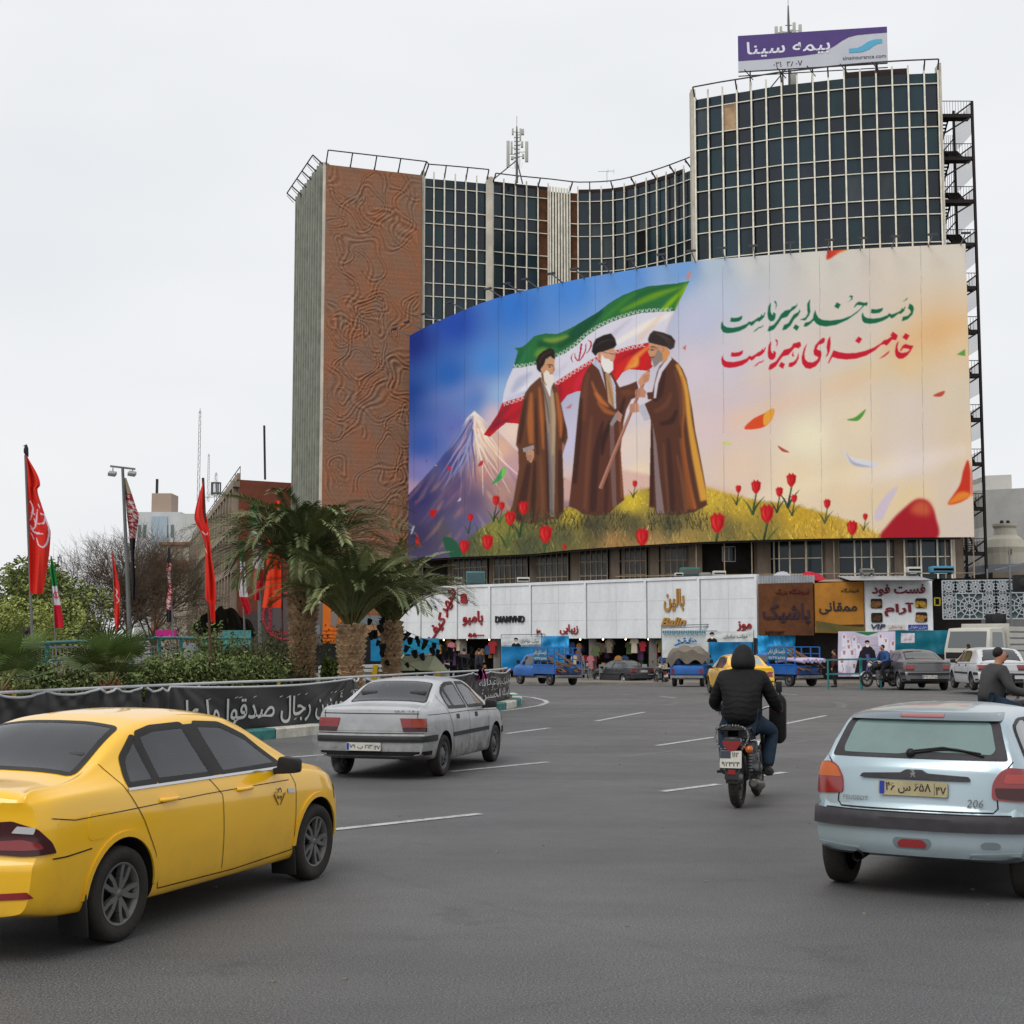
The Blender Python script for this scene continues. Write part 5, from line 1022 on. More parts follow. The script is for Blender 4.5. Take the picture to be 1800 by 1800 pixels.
def tarp(px0,px1,y0,y1,D0,D1,col,label,cat='tarpaulin',name='tarpaulin',seed=0,fold=.09,rough=.35,nu=40,nv=14,img_=None,cell=None):
 r=random.Random(seed);q=[];a0,a1=at(px0,y0,D0),at(px1,y0,D1);b0,b1=at(px0,y1,D0),at(px1,y1,D1);ph=[r.uniform(0,6)for _ in range(6)]
 P=[]
 for i in range(nu+1):
  u=i/nu;row=[]
  for j in range(nv+1):
   v=j/nv;p=a0.lerp(a1,u).lerp(b0.lerp(b1,u),v)
   f_=fold*(math.sin(u*17+ph[0]+v*2)*.5+math.sin(u*41+ph[1]-v*5)*.3+math.sin(v*9+u*6+ph[2])*.3)
   row.append(p+Vector((0,f_-.15,0)))
  P.append(row)
 base_=(a0+b1)/2
 if img_ is None:
  m_=MB();m_.grid(P[::-1]);o2=m_.build(name,mat('tarp_%s'%name+str(seed),srgb(*col),rough,noise=(1.5,.15),bump=(5,.5,.04)),off=base_)
 else:
  V_=np.array([[tuple(p)for p in row]for row in P]);me=grid_mesh(V_-np.array(base_));color_attr(me,img_);me.materials.append(attr_mat('printed_cloth',.7,.2));o2=bpy.data.objects.new(name,me);COL.objects.link(o2)
 o2.location=base_;return tag(o2,label,cat),lambda u,v:a0.lerp(a1,u).lerp(b0.lerp(b1,u),v)+Vector((0,-.3,0)),a1-a0
BLU,TEA=(34,132,190),(22,104,122)
tarp(881,992,1136,1176,82,82,BLU,'bright blue tarpaulin stall behind the near blue pickup',seed=1);tarp(940,1000,1118,1150,84,84,(52,150,205),'crumpled light blue tarpaulin beside the hanging clothes',seed=2,fold=.16)
tarp(1246,1322,1127,1170,80.5,80.5,BLU,'blue tarpaulin wall behind the yellow taxi',seed=3);tarp(1331,1397,1117,1152,79.6,79.6,(44,156,214),'shiny blue tarpaulin sheet behind the third pickup',seed=4,fold=.16)
tarp(1572,1684,1108,1150,66,65,TEA,'long teal tarpaulin wall beside the printed poster',seed=5,fold=.06);tarp(652,700,1121,1162,86,86,(26,116,160),'blue hoarding panel between the palm trunks',seed=6,fold=.02);tarp(700,772,1122,1150,85,85,(30,126,160),'teal hoarding panel right of the third palm',seed=7,fold=.02)
tarp(392,442,1108,1150,88,87,(66,130,130),'pale teal hoarding panel behind the hedge',seed=8,fold=.02)
pipe_m=mat('scaffold_pipe',srgb(126,130,134),.4,.5)
def pipes(lst,label):
 t=thing('stall_frame',at(*lst[0][0]),label,'frame');o_=tuple(t.location);m_=MB()
 for(p,q)in lst:m_.bar(at(*p),at(*q),.045)
 m_.build('pipe_frame',pipe_m,t,off=o_)
pipes([((881,1116,81.5),(881,1178,81.5)),((952,1114,81.5),(952,1178,81.5)),((881,1116,81.5),(958,1115,81.5)),((881,1120,81.5),(958,1119,81.5)),((992,1136,81.5),(992,1178,81.5)),((958,1115,81.5),(958,1125,81.5))],'thin grey pipe frame carrying the first white banner')
pipes([((1163,1100,82.2),(1292,1096,82.2)),((1163,1104,82.2),(1292,1100,82.2)),((1292,1096,82.2),(1292,1106,82.2)),((1325,1107,80.2),(1325,1172,80.2)),((1329,1107,80.2),(1329,1172,80.2)),((1163,1100,82.2),(1163,1175,82.2)),((1246,1128,80.2),(1246,1172,80.2))],'grey pipe lattice carrying the second white banner')
whitecloth=(206,210,208)
def cleric(c,cx,cy,s,robe=(28,26,30)):
 c.poly([(cx-s*1.3,cy+s*2),(cx-s*.9,cy+s*.6),(cx-s*.3,cy+s*.35),(cx+s*.4,cy+s*.35),(cx+s*1.0,cy+s*.7),(cx+s*1.4,cy+s*2)],robe)
 c.poly([(cx-s*.38,cy-s*.3),(cx+s*.36,cy-s*.3),(cx+s*.34,cy+s*.2),(cx,cy+s*.4),(cx-s*.32,cy+s*.2)],(196,146,120));c.poly([(cx-s*.34,cy+.05*s),(cx+s*.34,cy+.05*s),(cx+s*.26,cy+s*.55),(cx-s*.2,cy+s*.6)],(222,218,214))
 c.poly([(cx-s*.48,cy-s*.25),(cx-s*.45,cy-s*.65),(cx,cy-s*.85),(cx+s*.45,cy-s*.65),(cx+s*.46,cy-s*.25),(cx,cy-s*.38)],(24,22,24))
def vert_img(x0,y0,x1,y1,nu,nv,paint,S=4):
 c=Canvas(x0,y0,x1,y1,S);paint(c);X=np.linspace(1,c.W-2,nu+1).astype(int);Y=np.linspace(1,c.H-2,nv+1).astype(int)
 return to_lin(np.clip(c.a,0,1))[Y][:,X].transpose(1,0,2)
def p1(c):c.a[:]=np.array(whitecloth)/255;c.poly([(881,1134),(952,1132),(952,1137),(881,1137)],(140,150,160));cleric(c,907,1127,7.5)
o2,PF,ed2=tarp(881,951,1119,1136.5,81,81,None,'white banner with a small portrait over the first blue stall','banner','cloth_banner',11,.03,nu=150,nv=40,img_=vert_img(881,1119,951,1136.5,150,40,p1))
def banner_text(o2,PF,ed2,s,u,v,w_,h_,m,**k):q=MB();put_text(q,s,frame(PF(u,v),ed2),width=w_*ed2.length,height=h_,**k);q.build('lettering',m,o2,off=o2.location)
grn_l=mat('dark_green_letters',srgb(30,60,48),.6);banner_text(o2,PF,ed2,'موکب خواهران',.72,.48,.46,.27,grn_l,weight=.02)
def p2(c):c.a[:]=np.array(whitecloth)/255;cleric(c,1251,1118,8.5)
o2,PF,ed2=tarp(1240,1323,1110,1128.5,79.8,79.6,None,'white banner with a bowed bearded portrait over the second blue stall','banner','cloth_banner',12,.03,nu=170,nv=40,img_=vert_img(1240,1110,1323,1128.5,170,40,p2))
banner_text(o2,PF,ed2,'موکب برادران',.62,.5,.5,.26,grn_l,weight=.02)
o2,PF,ed2=tarp(1163.5,1260,1108,1156,82,82,whitecloth,'white cloth panel with blue tile border and large blue word','banner','cloth_banner',13,.03)
banner_text(o2,PF,ed2,'هنر',.42,.42,.42,.5,mat('blue_letters',srgb(34,104,166),.6),weight=.03)
q=MB()
for k in range(24):q.quad(*[PF(u,v)for u,v in((k/24,.115),((k+.85)/24,.115),((k+.85)/24,.01),(k/24,.01))])
for k in range(12):q.quad(*[PF(u,v)for u,v in((k/12+.02,.155),(k/12+.06,.155),(k/12+.06,.125),(k/12+.02,.125))])
q.build('tile_border',mat('tile_blue',srgb(84,132,148),.6,noise=(7,.4)),o2,off=o2.location)
def p3(c):
 r=random.Random(6);c.a[:]=np.array((206,196,216))/255
 c.poly([(1500,1110),(1545,1110),(1524,1117)],(44,120,70));
 for k in range(30):y=1119+k*1.5;c.stroke([(1495,y),(1548,y)],.35,(120,116,130),smooth=False,alpha=.8)
 for(x,y,s_)in((1482,1118,7),(1489,1126,7),(1500,1122,7),(1490,1136,8),(1508,1136,8),(1482,1146,9),(1496,1146,10),(1547,1117,7),(1568,1130,8),(1556,1125,7),(1565,1145,9),(1478,1160,10),(1553,1150,9),(1500,1170,9)):
  c.poly([(x-s_*.62,y+s_*2.6),(x-s_*.6,y-s_*.2),(x,y-s_*.75),(x+s_*.6,y-s_*.2),(x+s_*.7,y+s_*2.6)],(226,222,234),.3);c.poly([(x-s_*.28,y-s_*.3),(x+s_*.28,y-s_*.3),(x+s_*.25,y+s_*.25),(x,y+s_*.42),(x-s_*.25,y+s_*.25)],(190,134,116));c.poly([(x-s_*.25,y+s_*.3),(x+s_*.25,y+s_*.3),(x+s_*.2,y+s_*.5),(x-s_*.2,y+s_*.5)],(150,120,160))
 c.poly([(1500,1186),(1505,1165),(1510,1145),(1519,1138),(1527,1137),(1536,1143),(1541,1165),(1548,1186)],(34,28,40));c.poly([(1518,1140),(1523,1165),(1520,1186),(1527,1186),(1528,1140)],(96,90,150));cleric(c,1523,1132,9,(34,28,40))
 c.stroke([(1476,1186),(1480,1178),(1478,1168)],1,(150,140,150));c.poly([(1471,1180),(1500,1188),(1471,1189)],(188,150,190))
tarp(1472,1572,1110,1189,63,62.5,None,'printed poster of a seated robed man among white scarved girls','poster','cloth_poster',14,.05,nu=230,nv=180,img_=vert_img(1471,1109,1573,1190,230,180,p3))
o2,PF,ed2=tarp(1582,1606,1113,1130,64.6,64.5,(206,198,204),'small white notice pinned on the teal tarpaulin','notice','paper_notice',15,.02);banner_text(o2,PF,ed2,'موکب',.5,.65,.5,.12,mat('maroon_letters',(0,0,0)))
brick=mat('red_brick',srgb(142,84,66),.85,noise=(.7,.22),bump=(12,.3));tan=mat('tan_concrete',srgb(128,116,102),.85,noise=(.5,.25,(1,1,.3)));wdark=mat('dark_window',(.03,.034,.036),.2,noise=(.4,.5));beige=mat('beige_render',srgb(176,166,148),.85,noise=(.4,.2,(1,1,.4)))
bb=thing('brick_building',at(450,1110,132),'four storey brick building with a long concrete flank beside the glass tower','building');o_=tuple(bb.location)
c0=at(420,843,128);zt=c0.z;c1=at(523,846,131);c2=at(338,956,205)
m_=MB();m_.quad(Vector((c0.x,c0.y,-1)),Vector((c1.x,c1.y,-1)),Vector((c1.x,c1.y,zt)),Vector((c0.x,c0.y,zt)));m_.build('brick_wall',brick,bb,off=o_)
m_=MB();m_.quad(Vector((c2.x,c2.y,-1)),Vector((c0.x,c0.y,-1)),Vector((c0.x,c0.y,zt)),Vector((c2.x,c2.y,zt)));m_.quad(Vector((c0.x,c0.y,zt)),Vector((c1.x,c1.y,zt)),Vector((c1.x,c2.y,zt)),Vector((c2.x,c2.y,zt)));m_.build('flank_wall',tan,bb,off=o_)
fd=Vector((c2.x-c0.x,c2.y-c0.y,0));fl=fd.length;fd.normalize();fn_=Vector((fd.y,-fd.x,0));fn_=-fn_ if fn_.x>0 else fn_
P_=lambda u,z,o2=0:Vector((c0.x,c0.y,z))+fd*u+fn_*o2
m_=MB()
for k in range(21):u=1+k*(fl-2)/20;m_.bar(P_(u,3,.25),P_(u,zt-.3,.25),.5,.7,up=fd)
for z in(zt-.4,zt-4.3,zt-8.2,zt-12):m_.bar(P_(0,z,.2),P_(fl,z,.2),.6,.5)
m_.bar(P_(0,zt+.3,.0),P_(fl,zt+.3,.0),.3,.6);m_.build('concrete_rib',mat('pale_concrete',srgb(146,132,116),.85,noise=(.8,.25)),bb,off=o_)
for k in range(20):
 for z in(zt-3.9,zt-7.8,zt-11.6):
  u0=1+k*(fl-2)/20+.5;u1=u0+(fl-2)/20-1.0
  m_=MB();m_.quad(P_(u1,z+.5,.04),P_(u0,z+.5,.04),P_(u0,z+3.0,.04),P_(u1,z+3.0,.04));m_.build('window',wdark,bb,off=o_)
m_=MB();m_.bar(at(466,843,133),at(464.5,748,133),.18);m_.build('roof_pole',steel,bb,off=o_)
m_=MB()
for k in range(16):u=k*fl/15;m_.bar(P_(u,zt+.6,-.1),P_(u,zt+1.2,-.1),.05)
m_.bar(P_(0,zt+1.2,-.1),P_(fl,zt+1.2,-.1),.06);m_.build('parapet_rail',steel,bb,off=o_)
def simple_sign(px0,px1,y0,y1,D,label,m,deco):
 a,b_=at(px0,y1,D),at(px1,y0,D);t=thing('shop_sign',((a.x+b_.x)/2,D,(a.z+b_.z)/2),label,'sign');o2=tuple(t.location)
 q=MB();q.bbox(a.x,b_.x,D,D+.3,a.z,b_.z);q.build('panel',m,t,off=o2);deco(t,o2,a,b_);return t
def d1(t,o2,a,b_):
 c_=((a.x+b_.x)/2,0,(a.z+b_.z)/2);q=MB();q.lathe([(1.75,-.05),(2.0,-.05),(2.0,.1),(1.75,.1),(1.75,-.05)],30,Matrix.Translation((c_[0]-.3,a.y-.05,c_[2]-.3))@Matrix.Rotation(PI/2,4,'X'));q.build('ring',mat('red_ring',srgb(150,38,58),.5),t,off=o2)
 q=MB();w_=b_.x-a.x
 for(x0,x1,z0,z1)in((a.x,a.x+.25,a.z,b_.z),(a.x,b_.x,a.z,a.z+.25),(a.x,b_.x,b_.z-.25,b_.z)):q.bbox(x0,x1,a.y-.06,a.y,z0,z1)
 q.build('red_frame',MATS['red_ring'],t,off=o2)
simple_sign(472,548,1040,1115,116,'dark shop sign with a red ring behind the palm trunk',mat('slate_sign',srgb(86,76,78),.6),d1)
org=mat('orange_sign',srgb(206,104,22),.5,noise=(1,.1))
def d2(t,o2,a,b_):
 q=MB();q.bbox(a.x+.6,b_.x-.5,a.y-.04,a.y,a.z+1.3,b_.z-.6);q.build('window',mat('warm_window',srgb(126,116,106),.3),t,off=o2)
 q=MB()
 for k in range(4):q.bbox(a.x,b_.x,a.y-.07,a.y,a.z+.15+k*.28,a.z+.3+k*.28)
 q.build('slat',mat('orange_sign',srgb(0,0,0)),t,off=o2)
org=mat('orange_sign',srgb(206,104,22),.5,noise=(1,.1))
simple_sign(567,606,1055,1131,110,'bright orange shop front panel between two palms',org,d2)
def d3(t,o2,a,b_):
 q=MB();q.bbox(a.x+.2,b_.x-.2,a.y-.03,a.y,a.z+.9,a.z+1.6);q.build('lit_window',mat('grey_window',srgb(120,126,128),.25),t,off=o2)
simple_sign(606,690,1085,1118,112,'plain wooden shop front strip behind the middle palm',mat('wood_front',srgb(164,128,92),.7,noise=(.6,.2,(1,1,6))),d3)
simple_sign(546,568,1060,1135,112,'grey panel with thin gold border beside the orange front',mat('grey_sign',srgb(104,98,92),.6),d3)
m_=MB();a,b_=at(430,1150,122),at(720,1150,116);m_.quad(Vector((a.x,a.y,-1)),Vector((b_.x,b_.y,-1)),Vector((b_.x,b_.y,4.6)),Vector((a.x,a.y,4.6)));m_.quad(Vector((a.x,a.y,4.6)),Vector((b_.x,b_.y,4.6)),Vector((b_.x,b_.y+14,4.6)),Vector((a.x,a.y+14,4.6)))
tag(m_.build('low_shop_block',mat('dark_shop_wall',srgb(74,70,68),.8,noise=(.5,.4))),'low dark block of shops seen between the palm trunks','shop')
def block(name,px0,px1,yt,D0,D1,depth,m,label,win=None,extra=None,zb=-1):
 a,b_=at(px0,yt,D0),at(px1,yt,D1);z=a.z;t=thing(name,((a.x+b_.x)/2,(a.y+b_.y)/2,zb),label,'building');o2=tuple(t.location)
 q=MB();e=Vector((0,depth,0));lo=lambda v,zz:Vector((v.x,v.y,zz))
 q.quad(lo(a,zb),lo(b_,zb),lo(b_,z),lo(a,z));q.quad(lo(b_,zb),lo(b_,zb)+e,lo(b_,z)+e,lo(b_,z));q.quad(lo(a,zb)+e,lo(a,zb),lo(a,z),lo(a,z)+e);q.quad(lo(a,z),lo(b_,z),lo(b_,z)+e,lo(a,z)+e)
 q.build('wall',m,t,off=o2);d=(b_-a);d.z=0;L=d.length;d.normalize();n_=Vector((d.y,-d.x,0))
 if win:
  nx,rows,wm_=win
  for(v0,v1)in rows:
   for k in range(nx):
    if(k*7+int(v0*10))%5==4:continue
    u0,u1=(k+.22)/nx*L,(k+.78)/nx*L;p,q2=lo(a,0)+d*u0+n_*.06,lo(a,0)+d*u1+n_*.06
    w_=MB();w_.quad(lo(p,z-v1),lo(q2,z-v1),lo(q2,z-v0),lo(p,z-v0));w_.build('window',wm_,t,off=o2)
 if extra:extra(t,o2,a,b_,z)
 return t
offw=mat('pale_office_panel',srgb(196,198,198),.6,noise=(.2,.1));wblue=mat('green_grey_window',srgb(104,124,120),.3)
def roofbits(t,o2,a,b_,z):
 q=MB();w_=b_.x-a.x
 q.bbox(a.x+w_*.3,a.x+w_*.75,a.y+1,a.y+8,z,z+4.5);q.build('roof_room',mat('tan_roof_room',srgb(170,150,134),.8),t,off=o2)
 q=MB();q.bbox(a.x+w_*.34,a.x+w_*.7,a.y-.3,a.y+2,z-8,z-1);q.build('glass_panel',mat('pale_blue_glass',srgb(164,178,188),.2),t,off=o2)
 q=MB();q.bbox(a.x+w_*.36,a.x+w_*.4,a.y+2,a.y+3,z+4.5,z+8);q.build('chimney',steel,t,off=o2)
block('office_block',241,318,900,330,330,30,offw,'distant pale office block with rows of green grey windows',(8,[(3,6),(13,16),(22,25),(31,34)],wblue),roofbits)
block('white_block',316,352,903,300,300,30,mat('white_render',srgb(196,196,192),.8,noise=(.2,.08)),'plain white block beside the pale office block')
def rim(t,o2,a,b_,z):q=MB();q.bbox(a.x-.3,b_.x+.3,a.y-.4,a.y+.3,z-.1,z+.35);q.bbox(a.x,b_.x,a.y-.06,a.y,z-4.4,z-2.4);q.build('brick_band',mat('pale_brick_band',srgb(150,112,88),.85,noise=(.8,.3)),t,off=o2)
block('beige_house',283,362,957,215,215,20,beige,'beige rendered house end with a brick band under its roof',None,rim)
block('brick_house',268,286,972,218,218,20,mat('orange_brick',srgb(156,112,88),.85,noise=(.8,.25)),'narrow orange brick house end left of the beige house')
block('far_block',128,152,1095,420,420,20,mat('pale_grey_block',srgb(198,198,200),.8),'low pale block at the far end of the street',(3,[(1,2.5),(4,5.5),(7,8.5)],wblue))
wb_=mat('white_brick',srgb(178,176,172),.85,noise=(.5,.12));
def course(t,o2,a,b_,z):
 q=MB()
 for k in range(11):q.bbox(a.x,b_.x,a.y-.03,a.y,z-.6-k*.75,z-.54-k*.75)
 q.build('mortar_course',mat('mortar',srgb(146,144,142),.9),t,off=o2)
block('grey_brick_building',1718,1860,862,150,146,25,wb_,'grey brick building end behind the fire escape',(3,[(8.5,10.5)],wdark),course)
block('roof_house',1733,1778,836,156,155,8,mat('pale_render',srgb(196,194,188),.8,noise=(.4,.1)),'small pale rooftop house above the grey brick building',None,None,at(1733,862,156).z-.5)
p=at(1768,985,128);dm=thing('cooling_tower',p,'white domed ribbed cooling tower beyond the fire escape','cooling tower');k_=128/F;q=MB()
q.lathe([(34*k_,-6),(34*k_,12*k_),(36*k_,22*k_),(30*k_,36*k_),(20*k_,44*k_),(18*k_,56*k_),(21*k_,60*k_),(21*k_,64*k_),(0,64*k_)],20,smooth=False);q.build('shell',mat('cream_shell',srgb(190,184,168),.6,noise=(.5,.12)),dm)
q=MB();q.bbox(-6*k_,-1*k_,-35*k_,-33*k_,8*k_,18*k_);q.build('hatch',mat('rust_hatch',srgb(130,104,60),.7),dm)
for sx in(-5,6):q=MB();q.lathe([(0,64*k_),(4*k_,64*k_),(3*k_,70*k_),(0,71*k_)],8,Matrix.Translation((sx*k_,0,0)));q.build('vent',steel,dm)
block('clad_building',1737,1850,992,118,116,8,mat('grey_cladding',srgb(150,154,158),.5,.2,noise=(.3,.08)),'grey clad low building under the domed tower',None,None)
block('ochre_wall_building',1745,1850,1006,110,108,5,mat('ochre_concrete',srgb(152,142,128),.85,noise=(.5,.2)),'low ochre walled building beside the lattice roof')
for p0,p1,lab in(((1774,962,74),(1778,1100,74),'rusty upright scaffold pole standing before the lattice screen'),((1748,1002,74.1),(1800,990,74.1),'thin scaffold pole lying across above the lattice screen'),((1735,1000,78),(1738,1070,78),'grey upright pipe behind the lattice screen')):m_=MB();m_.bar(at(*p0),at(*p1),.07);tag(m_.build('scaffold_pole',pipe_m),lab,'pole')
def speaker(px0,px1,y0,y1,D,label):
 a,b_=at(px0,y1,D),at(px1,y0,D);t=thing('loudspeaker',((a.x+b_.x)/2,D,a.z),label,'loudspeaker');w_,h=b_.x-a.x,b_.z-a.z
 q=MB();q.bbox(-w_/2,w_/2,0,.6,0,h);q.build('cabinet',mat('speaker_black',(.018,.018,.02),.6),t,bevel=.03);q=MB();q.lathe([(0,.02),(w_*.3,.03),(w_*.34,0)],16,Matrix.Translation((0,-.01,h*.5))@Matrix.Rotation(PI/2,4,'X'));q.build('cone',mat('speaker_cone',(.03,.03,.032),.8),t)
speaker(1787,1812,1010,1040,72,'black loudspeaker hung on the scaffold at the frame edge');speaker(1739,1769,1079,1096,70,'low black loudspeaker under the lattice screen')
def lattice_mast(px,yt,yb,D,w_,label):
 p=at(px,yb,D);t=thing('radio_mast',p,label,'mast');h=at(px,yt,D).z-p.z;q=MB()
 for sx in(-1,1):q.bar((sx*w_/2,0,0),(sx*w_/2*.7,0,h*.97),w_*.16)
 n_=int(h/(w_*1.6))
 for k in range(n_):z0,z1=k*h/n_*.97,(k+1)*h/n_*.97;s_=1 if k%2 else-1;q.bar((-s_*w_/2*.85,0,z0),(s_*w_/2*.85,0,z1),w_*.1)
 q.bar((0,0,h*.95),(0,0,h),w_*.2);q.build('lattice',mat('mast_grey',(0,0,0)),t);return t,h
lattice_mast(348.5,718,880,320,.55,'tallest thin radio mast above the far roofs');lattice_mast(365.5,797,882,300,.4,'shorter thin radio mast beside the tallest one')
t,h=lattice_mast(378.5,830,905,280,.5,'short mast with a ring of panel antennas');q=MB()
for k in range(5):a=k*2*PI/5;q.bbox(math.cos(a)*.9-.14,math.cos(a)*.9+.14,math.sin(a)*.9-.1,math.sin(a)*.9+.1,h*.48,h*.76)
q.lathe([(.95,h*.5),(1.0,h*.5),(1.0,h*.52),(.95,h*.52)],12);q.lathe([(.95,h*.74),(1.0,h*.74),(1.0,h*.76),(.95,h*.76)],12);q.build('antenna_ring',mat('mast_grey',(0,0,0)),t)
lattice_mast(101,974,1120,190,.55,'grey ladder mast among the green trees')
simple_sign(273,309,1108,1123,95,'bright pink street sign beyond the railing',mat('pink_sign',srgb(190,34,130),.5),lambda t,o2,a,b_:None)
m_=MB();r_=random.Random(3);a,b_=at(338,1118,92),at(440,1118,90)
m_.grid([[a.lerp(b_,i/20)+Vector((0,j*.8,(2.0-.5*j+r_.uniform(-.25,.25))*(math.sin(PI*(i+1.5)/24)**.5)-.3))for j in range(4)]for i in range(21)][::-1],smooth=False)
tag(m_.build('kiosk_roof',mat('black_tarp',(.02,.018,.017),.6,noise=(2,.4))),'sagging black tarpaulin roof of a kiosk left of the palms','roof')
def leafcloud(mb,pts,size,r,nrm=None,flat=.5):
 for p in pts:
  s=size*r.uniform(.6,1.35);a=Vector((r.gauss(0,1),r.gauss(0,1),r.gauss(0,1)*flat)).normalized();b_=a.cross(Vector((r.gauss(0,1),r.gauss(0,1),r.gauss(0,1)))).normalized()
  mb.add([p-a*s,p+b_*s*.45,p+a*s,p-b_*s*.45],[(0,1,2,3)],False)
def branch_tree(r,mb,p,d,L,rad,depth,n_child,spread,up,tips=None):
 q=p;pts=[p]
 for k in range(3):
  d=(d+Vector((r.gauss(0,.16),r.gauss(0,.16),r.gauss(0,.1)+up))).normalized();q=q+d*(L/3);pts.append(q)
 mb.tube(pts,[rad,rad*.86,rad*.74,rad*.6],4 if depth<3 else 6,False)
 if tips is not None and depth<=1:tips.extend(pts[1:])
 if depth==0:return
 for k in range(n_child):
  t=r.uniform(.35,1);i=min(int(t*3),2);b0=pts[i].lerp(pts[i+1],t*3-i)
  ax=Vector((r.gauss(0,1),r.gauss(0,1),r.gauss(0,.6))).normalized();nd=(d+ax*spread).normalized()
  branch_tree(r,mb,b0,nd,L*r.uniform(.62,.82),rad*.55,depth-1,n_child,spread,up,tips)
bark=mat('grey_bark',srgb(104,92,80),.9,noise=(3,.3));twig=mat('brown_twigs',srgb(96,82,68),.9,noise=(1,.25))
def bare_tree(px,yb,D,H,seed,label):
 p=onground(px,D);t=thing('bare_tree',p,label,'tree',group=None);r=random.Random(seed);tr=MB();tr.tube([(0,0,-.2),(.1,0,H*.12),(.15,.1,H*.28)],[H*.022,H*.018,H*.015],8);tr.build('trunk',bark,t)
 cr_=MB()
 for k in range(7):a=k*.9+r.uniform(-.3,.3);branch_tree(r,cr_,Vector((.1,0,H*r.uniform(.16,.28))),Vector((math.cos(a)*.75,math.sin(a)*.75,1)).normalized(),H*r.uniform(.24,.32),H*.006,4,5 if H>10 else 4,.8,.05)
 cr_.build('crown',twig,t);return t
bare_tree(222,1120,118,14.5,1,'large bare grey brown tree behind the tall lamp pole');bare_tree(268,1120,122,13.5,2,'bare tree standing in front of the pale office block');bare_tree(185,1120,124,11.5,3,'lower bare tree at the outer edge of the bare trees');bare_tree(306,1120,112,7.6,4,'small bare tree before the beige house');bare_tree(336,1120,108,5.2,9,'smallest bare tree beside the black kiosk roof')
def green_tree(px,D,H,W_,col,seed,label,n_=5200,light=None):
 p=onground(px,D);t=thing('green_tree',p,label,'tree');r=random.Random(seed);tr=MB();tr.tube([(0,0,-.2),(.1,.05,H*.25),(-.1,.1,H*.5)],[H*.03,H*.024,H*.016],8);tips=[]
 for k in range(5):a=k*1.26;branch_tree(r,tr,Vector((0,0,H*(.22+.05*k))),Vector((math.cos(a),math.sin(a),.8)).normalized(),H*.26,H*.01,2,3,.7,.05,tips)
 tr.build('trunk',bark,t);lobes=[(Vector((r.gauss(0,W_*.3),r.gauss(0,W_*.3),H*r.uniform(.3,.88))),W_*r.uniform(.2,.36))for _ in range(15)]
 for nm,mt,f in(('crown',mat('leaf_%d'%seed,col,.6,noise=(.9,.45),spec=.15),.55),('young_leaves',mat('leafl_%d'%seed,light or tuple(c*1.7 for c in col),.6,noise=(.9,.3),spec=.15),.45)):
  m_=MB();P2=[]
  for k in range(int(n_*f)):
   c_,rad=lobes[r.randrange(15)if nm=='crown' else r.randrange(5,15)];d=Vector((r.gauss(0,1),r.gauss(0,1),r.gauss(0,1))).normalized();P2.append(c_+Vector((d.x,d.y,d.z*.75))*rad*r.uniform(.65,1.08)**.6)
  leafcloud(m_,P2,.15*H/7,r);m_.build(nm,mt,t)
 return t
dkg,ylg=(.11,.135,.042),(.25,.29,.075)
green_tree(45,105,8.6,6.5,dkg,11,'dark olive tree behind the red flag at the frame edge',9000,(.21,.25,.07));green_tree(20,88,5.6,5.2,ylg,12,'yellow green tree in front of the olive tree',8000,(.38,.42,.12));green_tree(95,110,6.6,5.5,(.07,.085,.03),13,'green tree under the small tricolour flag',8000,(.28,.32,.085));green_tree(118,130,6.6,5.0,ylg,14,'pale green tree beside the gap in the street',3600,(.28,.33,.09));green_tree(0,120,9,7,dkg,15,'dark tree at the very edge of the frame',7000,(.14,.16,.05));green_tree(-60,100,5,6,dkg,16,'dark tree outside the frame edge',2500)
trunk_m=mat('palm_boots',srgb(214,186,150),.9,noise=(5,.5),col2=srgb(132,106,80));fr_d,fr_l=mat('frond_dark',(.11,.138,.055),.55,noise=(1.5,.4),spec=.25),mat('frond_light',(.215,.24,.105),.55,noise=(1.5,.35),spec=.25);rach=mat('rachis',(.16,.15,.06),.6)
